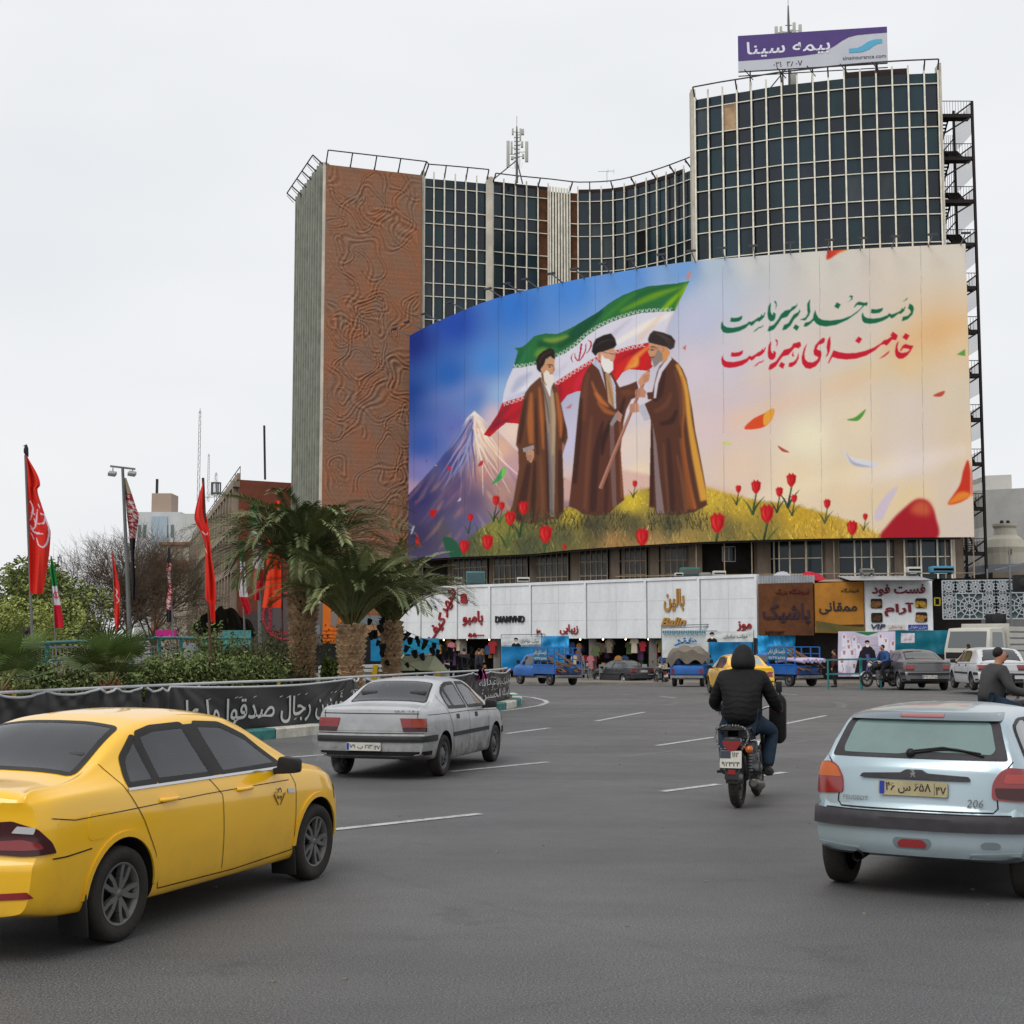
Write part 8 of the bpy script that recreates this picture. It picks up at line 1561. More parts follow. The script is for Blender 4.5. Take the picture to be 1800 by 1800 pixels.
ice=mat('ice_blue_metallic',srgb(164,182,190),.3,.45,.5,coat=.6,dirt=((.16,.15,.13),.9,.4));hg=mat('green_tint_glass',srgb(104,128,124),.06,0,.7,coat=.7,noise=(1.2,.15));gry_b=mat('grey_bumper',(.045,.042,.046),.55,noise=(6,.25));spo=mat('spoiler_grey',srgb(112,124,130),.35,.3,coat=.4)
HAT=dict(L=3.83,N=120,top=[(0,.64),(.025,.72),(.06,.85),(.1,.98),(.16,1.055),(.3,1.2),(.42,1.33),(.47,1.365),(.52,1.385),(.8,1.42),(1.5,1.435),(1.9,1.40),(2.1,1.34),(2.75,.98),(2.9,.94),(3.5,.8),(3.75,.66),(3.83,.58)],belt=[(0,.6),(.06,.82),(.12,.96),(.3,1.0),(1,.985),(2,.94),(2.75,.90),(3.5,.74),(3.83,.5)],bot=[(0,.33),(.4,.26),(1.2,.2),(2.6,.2),(3.83,.24)],wid=[(0,.78),(.15,.80),(.4,.82),(.7,.83),(1.6,.826),(2.8,.825),(3.5,.79),(3.83,.68)],rw=[(0,.72),(.12,.70),(.3,.65),(.45,.60),(.9,.60),(1.5,.605),(2.1,.6),(2.75,.7),(3.83,.6)],rear=[(.2,.13),(.3,.03),(.42,.0),(.62,.0),(.66,.05),(.8,.05)],front=[(.2,.06),(.4,0),(.7,.1),(.9,.2)],cvr=.2,cvf=.4,wy=(.62,3.06),track=.72,wr=.29,tw=.185,floor=.19,mirror=(.82,2.3,.98),sh=.7,panels=[('rear_window','B',R4([(-.67,1.045),(.67,1.045),(.655,1.10),(.575,1.335),(-.575,1.335),(-.655,1.10)],.05),gry_b,.007,0),('rear_window_pane','B',R4([(-.575,1.075),(-.12,1.075),(-.02,1.1),(.55,1.085),(.575,1.12),(.515,1.325),(-.515,1.325),(-.58,1.12)],.05),hg,.0105,0),('spoiler','B',R4([(-.60,1.33),(.60,1.33),(.555,1.385),(-.555,1.385)],.03),spo,.05,.06),('brake_lamp','B',R4([(-.17,1.35),(.17,1.35),(.17,1.378),(-.17,1.378)],.012),lamp_r,.056,.01),('tail_lamp','CC',R4([(.36,.765),(.6,.75),(.92,.745),(1.02,.80),(1.0,.9),(.88,.985),(.6,1.0),(.47,.96),(.38,.88)],.04),lamp_r,.012,.02),('indicator_lens','CL',R4([(-.40,.885),(-.48,.955),(-.62,.993),(-.85,.98),(-.97,.90),(-.93,.88)][::-1],.02),lamp_o,.016,.01),('bumper_strip','CB',R4([(-1.0,.525),(1.0,.525),(1.0,.645),(-1.0,.645)],.02),gry_b,.03,.04),('fog_lamp','B',R4([(-.1,.395),(.1,.395),(.11,.425),(.08,.455),(-.08,.455),(-.11,.425)],.02),lamp_r,.006,0),('fog_surround','B',R4([(-.12,.38),(.12,.38),(.15,.43),(.13,.465),(-.13,.465),(-.15,.43)],.03),spo,.002,0),('tow_eye','B',R4([(.5,.41),(.62,.41),(.63,.44),(.6,.46),(.52,.46),(.49,.44)],.02),spo,.005,.006),('bumper_lip','CC',R4([(.1,.325),(.8,.33),(.8,.39),(.1,.365)],.02),None,.012,.015),('tailgate_handle','B',R4([(-.42,.895),(-.4,.925),(-.1,.94),(-.06,.965),(.06,.965),(.1,.94),(.4,.925),(.42,.895)],.012),gry_b,.03,.035),('lamp_lens','CR',R4([(.42,.775),(.6,.762),(.9,.757),(.99,.80),(.98,.85),(.4,.85)],.03),lamp_k,.016,.01),('lamp_lens','CR',R4([(.5,.885),(.8,.885),(.78,.95),(.56,.95)],.03),mat('pale_red_lamp',(.4,.06,.05),.12,coat=.6),.016,.01),('window','S',R4([(.5,1.06),(.62,1.28),(.85,1.32),(1.0,1.315),(1.04,1.01)],.05),glass_d,.012,0),('window','S',R4([(1.12,1.0),(1.08,1.33),(1.75,1.315),(2.02,1.2),(2.4,.975)],.04),glass_d,.012,0),('window_seal','S',R4([(.455,1.04),(.6,1.295),(.85,1.34),(1.78,1.335),(2.06,1.22),(2.46,.96)],.05),black_p,.008,0),('windscreen','T',R4([(-.55,2.14),(.55,2.14),(.64,2.72),(-.64,2.72)],.05),glass_d,.004,0)],seams=[('B',[(-.60,.76),(-.605,.70),(-.575,.668),(.575,.668),(.605,.70),(.60,.76)],.01),('B',[(-.655,.975),(-.705,1.04)],.009),('B',[(.655,.975),(.705,1.04)],.009),('S',[(1.06,1.0),(1.12,.3)],.009),('S',[(2.5,.95),(2.54,.3)],.009),('B',[(-.7,.65),(.7,.65)],.008)])
t_hat,bv,body=build_car(HAT,'ice blue hatchback seen from behind, cut by the frame edge',ice)
numplate(t_hat,bv,0,0,.825,('۶۵۸ س ۴۶','۴۷'),.12,m=mat('plate_cream',srgb(170,158,122),.5,noise=(6,.2)))
q=MB();b0=bv.ray_cast(Vector((-.45,-3,.735)),Vector((0,1,0)))[0];put_text(q,'PEUGEOT',frame(b0+Vector((0,-.022,0)),(1,-.12,0),(0,.15,1)),width=.2,extrude=.004);b0=bv.ray_cast(Vector((.45,-3,.735)),Vector((0,1,0)))[0];put_text(q,'206',frame(b0+Vector((0,-.018,0)),(1,.12,0),(0,.15,1)),width=.12,extrude=.004,shear=.2);q.build('badge',mat('badge_metal',(.16,.16,.16),.3,.9),t_hat)
q=MB();M=frame(bv.ray_cast(Vector((0,-3,.94)),Vector((0,1,0)))[0]+Vector((0,-.036,0)),(1,0,0));q.prism([(-.02,-.03),(-.008,-.028),(.0,-.012),(.008,-.03),(.018,-.03),(.012,-.008),(.02,.0),(.018,.012),(.008,.006),(.01,.02),(.0,.03),(-.018,.028),(-.016,.016),(-.004,.012),(-.014,.0),(-.022,.002),(-.018,-.01),(-.01,-.012)],.004,M);q.build('emblem',chrome,t_hat)
q=MB();a_,b_,c_=(bv.ray_cast(Vector((x,-3,z)),Vector((0,1,0)))[0]+Vector((0,-.02,0))for x,z in((-.04,1.085),(.25,1.12),(.5,1.075)));q.tube(spline([a_,b_,c_],8),.011,6);q.tube([a_+Vector((0,0,.015)),b_+Vector((-.05,-.012,.012)),c_+Vector((-.02,-.006,.02))],.007,5);q.lathe([(0,.03),(.03,.025),(.035,0)],12,Matrix.Translation(a_)@Matrix.Rotation(PI/2,4,'X'));q.build('wiper',black_p,t_hat)
q=MB();q.tube([(-.42,.0,.3),(-.42,.35,.32)],.04,12,False);q.build('exhaust_pipe',under,t_hat)
place(t_hat,(-.72,.62),(1483,1549),rz=math.radians(-30),s=.925)
def far_sedan(sp,label,paint,A,PA,rz,s=1.0,dz=0,plate=None,cat='car',name='car'):
 sp=dict(sp);sp['N']=46;sp.pop('see',None);t,bv,b2=build_car(sp,label,paint,cat,name)
 if plate:numplate(t,bv,0,0,plate[2],plate[:2])
 place(t,A,PA,rz=rz,s=s,dz=dz);return t
hub=mat('bright_hubcap',srgb(178,180,182),.35,.6)
SAM=dict(TAXI);SAM['panels']=[p for p in TAXI['panels']if p[0]not in('tail_lamp','fuel_flap','marker_lamp','lamp_lens','reflector')]+[('tail_lamp','BB',R4([(.5,.68),(.82,.68),(.82,.86),(.56,.86),(.48,.78)],.02),lamp_r,.012,.02),('bumper_strip','B',[(-.8,.5),(.8,.5),(.8,.54),(-.8,.54)],black_p,.012,.02)]
SAM['panels']=[(n_,a,p,mat('pale_rear_glass',srgb(150,158,158),.1,coat=.5),o_,t_)if n_=='rear_window' else(n_,a,p,m_,o_,t_)for n_,a,p,m_,o_,t_ in SAM['panels']]
far_sedan(SAM,'smaller yellow taxi further off, partly behind the motorcyclist',y_paint,(.76,1.0),(1350,1223),.05,1.0,0,('۷۲ ت ۳۱۵','۴۷',.77),'taxi','taxi')
XAN=straight_sedan(rim=hub,top=[(0,.93),(.04,.97),(.2,1.0),(.5,1.02),(.7,1.06),(1.45,1.36),(1.75,1.40),(2.2,1.405),(2.6,1.37),(2.8,1.31),(3.5,.95),(3.65,.92),(4.1,.8),(4.3,.72),(4.4,.64)])
far_sedan(XAN,'dark grey rounded sedan parked before the shops',mat('graphite_paint',(.05,.052,.056),.3,.3,coat=.5),(-.75,.93),(1097,1203.5),.52,1.0,0,('۵۴ د ۲۱۶','۱۱',.78))
far_sedan(straight_sedan(rim=hub),'grey saloon with red tail lamps in front of the teal wall',mat('warm_grey_paint',srgb(112,112,114),.3,.4,coat=.4),(-.75,.93),(1583,1213),.0,1.2,0,('۲۹ ن ۷۹۵','۱۱',.47))
WH=straight_sedan(rim=steel_w,top=[(0,.86),(.03,.93),(.1,.99),(.2,1.06),(.6,1.36),(.8,1.42),(1.5,1.45),(2.2,1.45),(2.55,1.41),(2.75,1.35),(3.4,.98),(3.55,.945),(4.1,.85),(4.3,.77),(4.4,.7)])
WH['panels']=[(n_,a,([(-.6,.22),(.6,.22),(.5,.62),(-.5,.62)]if n_=='rear_window' else[(-.63,.2),(.63,.2),(.53,.66),(-.53,.66)]if n_=='window_seal' else p),m_,o_,t_)for n_,a,p,m_,o_,t_ in WH['panels']]
far_sedan(WH,'white hatchback with red tail lamps beside the white truck',mat('white_paint',srgb(198,200,202),.35,0,coat=.4),(-.75,.93),(1712,1221),-.07,1.08,.15)
blue_p=mat('pickup_blue',srgb(22,98,178),.4,0,.5,coat=.3,noise=(2,.2),dirt=((.09,.08,.07),1.0,.6))
def pickup(label,PA,A,rz,s,style):
 t=thing('pickup_truck',(0,0,0),label,'pickup truck');q=MB()
 CAB=dict(L=2.35,N=40,top=[(0,1.0),(.04,1.55),(.12,1.63),(.5,1.68),(1.0,1.64),(1.2,1.55),(1.62,1.08),(1.75,1.03),(2.2,.98),(2.35,.86)],belt=[(0,.98),(1.6,1.0),(2.35,.8)],bot=[(0,.42),(2.35,.42)],wid=[(0,.76),(1,.8),(1.8,.8),(2.35,.74)],rw=[(0,.66),(.6,.66),(1.2,.64),(1.7,.7),(2.35,.68)],rear=[(.2,0),(2,0)],front=[(.2,0),(1,.1)],cvr=.02,cvf=.12)
 mb=shell(CAB);bv=bvh_of(mb);Y0=2.25;mb.v=[(x,y+Y0,z)for x,y,z in mb.v];mb.build('cab',blue_p,t,angle=.6,weld=True)
 for nm,ax,poly in(('window','R',R4([(.12,1.06),(.12,1.54),(.85,1.54),(1.3,1.06)],.03)),('window','L',R4([(.12,1.06),(.12,1.54),(.85,1.54),(1.3,1.06)],.03)),('rear_window','B',R4([(-.55,1.1),(.55,1.1),(.5,1.5),(-.5,1.5)],.04)),('windscreen','F',R4([(-.6,1.1),(.6,1.1),(.54,1.52),(-.54,1.52)],.05))):
  p=MB();panel(p,bv,poly,ax,.006);p.v=[(x,y+Y0,z)for x,y,z in p.v];p.build(nm,glass_d,t)
 q.bbox(-.8,.8,.0,2.2,.6,.68)
 for x in(-.8,.8):q.bbox(x-.03,x+.03,0,2.2,.6,1.06);q.bbox(x-.05,x+.05,0,2.2,1.04,1.1)
 q.bbox(-.8,.8,2.14,2.2,.6,1.06)
 for x in(-.8,.8):q.add([(x*1.03,.62+.4*math.cos(a),.42+.42*math.sin(a))for a in np.linspace(0,PI,12)]+[(x*.97,.62+.4*math.cos(a),.42+.42*math.sin(a))for a in np.linspace(0,PI,12)],[(i,i+1,13+i,12+i)for i in range(11)])
 q.build('bed',blue_p,t);q=MB();q.bbox(-.78,.78,-.04,.03,.6,1.04);q.build('tailgate',blue_p,t,bevel=.01)
 for x in(-.7,.7):q=MB();q.bbox(x-.07,x+.07,-.06,.0,.66,.88);q.build('tail_lamp',lamp_r,t)
 q=MB();q.bbox(-.8,.8,-.14,-.05,.44,.56);q.bbox(-.6,.6,0,4.2,.38,.5);q.build('bumper',grey_steel,t)
 for x in(-.9,.9):q=MB();q.bbox(x-.09,x+.09,Y0+1.35,Y0+1.42,1.1,1.3);q.bar((x*.85,Y0+1.38,1.1),(x,Y0+1.38,1.18),.03);q.build('mirror',black_p,t)
 for yy in(.62,3.75):
  for x in(-.68,.68):wheel(t,x,yy,.33,.2,'steel',steel_w)
 q=MB()
 zt2=1.95 if style!=2 else 1.62
 for y in(.08,.75,1.45,2.15):
  for x in(-.78,.78):q.bar((x,y,1.08),(x,y,zt2),.05)
 for x in(-.78,.78):
  for z in(1.35,1.62,zt2):q.bar((x,.08,z),(x,2.15,z),.045)
 for z in(1.35,zt2):q.bar((-.78,2.15,z),(.78,2.15,z),.05)
 q.build('rack',blue_p,t)
 if style!=2:
  for x in(-.815,):
   q=MB();q.bbox(x-.01,x+.01,.7,2.2,1.3,1.92);q.build('side_board',mat('board_blue',srgb(40,110,150),.5,noise=(2,.15)),t)
   q=MB();M=frame((x-.02,1.45,1.72),(0,-1,0));put_text(q,'داربست فلزی تهامی',M,width=1.35,height=.3,weight=.02);put_text(q,'۰۹۱۲۳۹۲۵۸۷۵',M@Matrix.Translation((0,-.3,0)),width=1.35,height=.16,weight=.02);q.build('lettering',mat('pale_lettering',srgb(206,208,206)if style==1 else srgb(176,160,70),.5),t)
 place(t,A,PA,rz=rz,s=s);return t
p1_=pickup('blue pickup with white lettering carrying scaffold planks by the blue stall',(965,1205),(-.78,.62),.52,1.0,1);p2_=pickup('blue pickup with a grey canvas over its rack, tail toward the road',(1238,1207),(.78,.62),-.22,.98,2);p3_=pickup('blue pickup with yellow lettering and loose timber behind the taxi',(1386,1207),(-.78,.62),.5,.98,3)
tim=mat('old_timber',srgb(112,88,64),.85,noise=(3,.35))
def timber(root,label,seed,n_,L_,tilt):
 t=thing('timber_load',root.location,label,'timber',root.rotation_euler.z);r=random.Random(seed)
 for k in range(n_):
  x=r.uniform(-.7,.7);z=.72+(k//5)*.09;y0=r.uniform(-.5,.1);q=MB();e=Vector((x+r.uniform(-.1,.1),y0+L_,z+tilt*r.uniform(.4,1)));q.bar((x,y0,z+(.5 if tilt<0 else 0)),e,.12,.045);q.build('plank',tim,t)
timber(p1_,'stack of grey planks in the bed of the first blue pickup',1,26,2.3,.15);timber(p1_,'longer boards leaning up over the first pickup rack',4,7,2.8,1.25);timber(p3_,'leaning timber boards sticking out of the third pickup',2,18,2.6,1.1)
t=thing('cloth_bundle',p3_.location,'pale lilac rolled cloth laid across the third pickup bed','cloth',p3_.rotation_euler.z);q=MB()
for k in range(6):q.tube(spline([(-.7+k*.25,-.5,1.22+.04*(k%2)),(-.7+k*.25,.6,1.3),(-.65+k*.25,1.6,1.2)],5),.1,8)
q.build('roll',mat('lilac_cloth',srgb(186,176,206),.7,bump=(6,.4)),t)
t=thing('canvas_cover',p2_.location,'grey brown canvas sheet sagging over the second pickup rack','canvas',p2_.rotation_euler.z);q=MB();r_=random.Random(3)
q.grid([[((i/16-.5)*2.0,-.1+j*.28,1.72+.22*math.sin(PI*j/8)-.06*math.sin(i*1.1+j)-(.42*abs(i/8-1)**4))for j in range(9)]for i in range(17)]);q.grid([[((i/16-.5)*2.0,-.12-.03*math.sin(i*1.6),1.72-.06*math.sin(i*1.1)-(.42*abs(i/8-1)**4)-.5*(j/4)*(1+.25*math.sin(i*.9))*(1 if 1<i<15 else.4))for j in range(5)]for i in range(17)][::-1]);q.build('sheet',mat('canvas',srgb(116,108,98),.85,noise=(2,.25),bump=(8,.4)),t)
t=thing('lorry',(0,0,0),'white flatbed lorry with a black lower grille behind the white hatchback','truck');wl=mat('lorry_white',srgb(188,186,176),.45,0,coat=.2,noise=(2,.1));q=MB()
q.add([(-.95,0,.55),(.95,0,.55),(.95,0,1.35),(.88,.28,2.2),(-.88,.28,2.2),(-.95,0,1.35),(-.95,1.6,.55),(.95,1.6,.55),(.95,1.6,1.35),(.88,1.6,2.25),(-.88,1.6,2.25),(-.95,1.6,1.35)],[(0,1,2,5),(5,2,3,4),(1,7,8,2),(2,8,9,3),(6,0,5,11),(11,5,4,10),(4,3,9,10),(7,6,11,10,9,8)]);q.build('cab',wl,t,bevel=.05)
for nm,f in(('windscreen',[(-.8,.03,1.42),(.8,.03,1.42),(.76,.235,2.08),(-.76,.235,2.08)]),('window',[(-.957,.3,1.42),(-.957,1.3,1.42),(-.91,1.3,2.05),(-.91,.45,2.05)][::-1]),('window',[(.957,.3,1.42),(.957,1.3,1.42),(.91,1.3,2.05),(.91,.45,2.05)])):q=MB();q.add([Vector(p)+Vector((0,-.012,0))for p in f],[(0,1,2,3)]);q.build(nm,mat('lorry_glass',srgb(96,100,100),.12,coat=.5),t)
q=MB();q.bbox(-.85,.85,-.04,.0,1.02,1.25);q.bbox(-.95,.95,-.1,.0,.45,.65);q.build('grille',black_p,t);q=MB();put_text(q,'FOTON',frame((.2,-.05,1.13),(1,0,0)),width=.75,height=.14,weight=.02);q.build('lettering',chrome,t)
for x in(-.75,.75):q=MB();q.bbox(x-.15,x+.15,-.05,0,.7,.95);q.build('headlight',lamp_w,t)
q=MB();q.bbox(-1.0,1.0,1.75,6.0,.95,1.05)
for x in(-1,1):
 for z in(1.2,1.45,1.7,1.95,2.2):q.bbox(x-.03,x+.03,1.75,6,z-.1,z+.08)
q.bbox(-1,1,1.72,1.78,1.0,2.4);q.build('cargo_body',wl,t)
for y in(.8,4.8):
 for x in(-.8,.8):wheel(t,x,y,.38,.22,'steel',steel_w)
t.location=onground(1699,62);t.location.z+=.2;t.rotation_euler=(0,0,-.75);t.scale=(1.1,)*3
def skin(V_,E_,R_,sub=2):
 me=bpy.data.meshes.new('s');me.from_pydata(V_,E_,[]);o2=bpy.data.objects.new('s',me);COL.objects.link(o2);bpy.context.view_layer.objects.active=o2
 m1=o2.modifiers.new('k','SKIN');m1.use_smooth_shade=True;sl_=me.skin_vertices[0]if len(me.skin_vertices)else None
 for i,r in enumerate(R_):sl_.data[i].radius=(r,r)if not isinstance(r,tuple)else r;sl_.data[i].use_root=i==0
 m2=o2.modifiers.new('u','SUBSURF');m2.levels=sub;m2.render_levels=sub
 dg=bpy.context.evaluated_depsgraph_get();dg.update();e=bpy.data.meshes.new_from_object(o2.evaluated_get(dg));bpy.data.objects.remove(o2)
 v=[tuple(p.co)for p in e.vertices];f=[tuple(p.vertices)for p in e.polygons];bpy.data.meshes.remove(e);return v,f
flesh=mat('skin_tone',srgb(176,124,98),.55);shoe_m=mat('dark_shoe',(.02,.018,.017),.5);jeans=mat('blue_jeans',(.018,.034,.058),.8,noise=(9,.3),bump=(40,.2));hair_m=mat('black_hair',(.014,.011,.01),.5,bump=(60,.6))
def quilt():
 m=mat('quilted_black_jacket',(.011,.0105,.011),.6,0,.12,noise=(3,.3));n=m.node_tree;b=n.nodes['Principled BSDF'];t=n.nodes.new('ShaderNodeTexCoord');wv=n.nodes.new('ShaderNodeTexWave');wv.bands_direction='Z';wv.inputs['Scale'].default_value=5.0;wv.inputs['Distortion'].default_value=7;wv.inputs['Detail'].default_value=5;wv.inputs['Detail Scale'].default_value=1.6
 u=n.nodes.new('ShaderNodeBump');u.inputs['Strength'].default_value=.45;u.inputs['Distance'].default_value=.008;n.links.new(t.outputs['Object'],wv.inputs['Vector']);n.links.new(wv.outputs['Fac'],u.inputs['Height']);n.links.new(u.outputs[0],b.inputs['Normal']);return m
def person(label,J,loc,rz=0,s=1.0,jacket=None,trouser=jeans,hood=False,beard=False,long_hair=False,glasses=False,group=None):
 D_=dict(pel=(0,0,.95),wai=(0,.0,1.1),che=(0,.01,1.3),nek=(0,.0,1.5),hd=(0,.03,1.64),sh=(.19,0,1.43),el=(.25,-.02,1.14),wr=(.25,.08,.9),hip=(.09,0,.92),kn=(.1,.03,.5),an=(.1,-.02,.09));D_.update(J);P={k:Vector(v)for k,v in D_.items()}
 mir=lambda k:Vector(D_.get(k+'L',(-D_[k][0],D_[k][1],D_[k][2])));t=thing('person',loc,label,'person',rz,group);t.scale=(s,)*3
 f=(P['hd']-P['nek']).normalized();face=Vector((0,1,0))if 'face' not in J else Vector(J['face']);face=(face-f*face.dot(f)).normalized();hd=P['hd']
 V_=[P['pel'],P['wai'],P['che'],P['nek'],hd-f*.06+face*.02,hd+f*.03,hd+f*.085-face*.01,hd-f*.03+face*.1,hd-f*.01+face*.125];R_=[.125,.115,.14,.055,.07,.088,.07,.02,.012];E_=[(0,1),(1,2),(2,3),(3,4),(4,5),(5,6),(5,7),(7,8)]
 for sd in(0,1):
  g=(lambda k:P[k])if sd==0 else mir
  k=len(V_);V_+=[g('sh'),g('el'),g('wr'),g('hip'),g('kn'),g('an'),g('an')+Vector((0,.1,-.045))+face*.05];R_+=[.062,.045,.03,.092,.06,.042,.036];E_+=[(2,k),(k,k+1),(k+1,k+2),(0,k+3),(k+3,k+4),(k+4,k+5),(k+5,k+6)]
 v,fa=skin([tuple(p)for p in V_],E_,R_);b=MB();b.add(v,fa,True)
 for sd in(0,1):
  w_=P['wr']if sd==0 else mir('wr');e_=P['el']if sd==0 else mir('el');d=(w_-e_).normalized();sx=d.cross(Vector((0,0,1))).normalized();up=sx.cross(d);b.tube([w_,w_+d*.05,w_+d*.09],[.03,.038,.034],8)
  for q,(o_,l_)in enumerate(((-.03,.06),(-.01,.075),(.01,.08),(.03,.07))):a=w_+d*.085+sx*o_;b.tube([a,a+d*l_*.5-up*.008,a+d*l_*.75-up*.035,a+d*l_*.6-up*.06],[.010,.009,.008,.006],6)
  a=w_+d*.03-sx*.035;b.tube([a,a+d*.03-sx*.02-up*.015,a+d*.055-sx*.01-up*.03],[.012,.010,.007],6)
 b.build('body',flesh,t)
 js,je,jr=[P['pel']-Vector((0,.02,.06+.06*hood)),P['wai'],P['che'],P['nek']-f*.01],[(0,1),(1,2),(2,3)],[(.27,.22)if hood else.2,.19+.03*hood,.195,.1]
 for sd in(0,1):g=(lambda k:P[k])if sd==0 else mir;k=len(js);m_=g('sh').lerp(g('el'),.55);js+=[g('sh'),m_,g('el'),g('wr')];jr+=[.105,.082,.075,.055];je+=[(2,k),(k,k+1),(k+1,k+2),(k+2,k+3)]
 v,fa=skin([tuple(p)for p in js],je,jr);b=MB();b.add(v,fa,True);b.build('jacket',jacket,t)
 ts,te,tr_2=[P['pel']],[],[.15]
 for sd in(0,1):g=(lambda k:P[k])if sd==0 else mir;k=len(ts);ts+=[g('hip'),g('hip').lerp(g('kn'),.5),g('kn'),g('kn').lerp(g('an'),.5),g('an')+(g('kn')-g('an')).normalized()*.0];tr_2+=[.115,.098,.083,.075,.066];te+=[(0,k),(k,k+1),(k+1,k+2),(k+2,k+3),(k+3,k+4)]
 v,fa=skin([tuple(p)for p in ts],te,tr_2);b=MB();b.add(v,fa,True);b.build('trousers',trouser,t)
 for sd in(0,1):g=(lambda k:P[k])if sd==0 else mir;a=g('an');b=MB();b.tube([a+Vector((0,-.07,-.02)),a+Vector((0,-.03,-.025)),a+Vector((0,.08,-.04)),a+Vector((0,.18,-.055)),a+Vector((0,.22,-.06))],[.02,.055,.052,.045,.015],10);b.build('shoe',shoe_m,t)
 if hood:v,fa=skin([tuple(P['nek']-f*.04-face*.03),tuple(hd-f*.04-face*.02),tuple(hd+f*.07-face*.025),tuple(hd+f*.155-face*.03)],[(0,1),(1,2),(2,3)],[.145,.152,.12,.045]);b=MB();b.add(v,fa,True);b.build('hood',mat('black_hood',(.013,.0125,.013),.7,bump=(25,.3)),t)
 else:
  hv=[tuple(hd-f*.05-face*.045),tuple(hd+f*.06-face*.035),tuple(hd+f*.1+face*.03)]+([tuple(hd-f*.14-face*.06),tuple(hd-f*.3-face*.06)]if long_hair else[]);v,fa=skin(hv,[(0,1),(1,2)]+([(0,3),(3,4)]if long_hair else[]),[.07,.098,.06]+([.09,.06]if long_hair else[]));b=MB();b.add(v,fa,True);b.build('hair',hair_m,t)
 if beard:v,fa=skin([tuple(hd-f*.06+face*.085),tuple(hd-f*.09+face*.05),tuple(hd-f*.04+face*.0+Vector((.0,0,0)))],[(0,1),(1,2)],[.03,.05,.075]);b=MB();b.add(v,fa,True);b.build('beard',hair_m,t)
 sx=face.cross(f);b=MB()
 for k in(-1,1):
  c_=hd+f*.015+face*.088+sx*k*.035;b.lathe([(0,-.014),(.011,-.008),(.014,0),(.011,.008),(0,.014)],8,Matrix.Translation(c_))if not glasses else b.prism(rpoly([(-.03,-.02),(.03,-.02),(.03,.02),(-.03,.02)],.01),.006,frame(c_+face*.022,sx,f))or b.bar(c_+face*.02+sx*k*.03,c_+sx*k*.045-face*.09,.006)
 b.build('sunglasses' if glasses else 'eyes',mat('eye_dark',(.02,.015,.012),.2),t);return t
RIDE=dict(pel=(0,.33,.90),wai=(0,.35,1.04),che=(0,.41,1.23),nek=(0,.46,1.43),hd=(0,.49,1.555),sh=(.215,.43,1.325),el=(.335,.50,1.06),wr=(.33,.80,1.0),hip=(.12,.36,.88),kn=(.26,.72,.76),an=(.23,.56,.37))
tank_m=mat('bike_black',(.016,.016,.018),.25,coat=.5);eng=mat('engine_grey',srgb(112,112,112),.45,.6,noise=(8,.4));frame_m=mat('bike_frame',(.02,.02,.02),.5,noise=(6,.3))
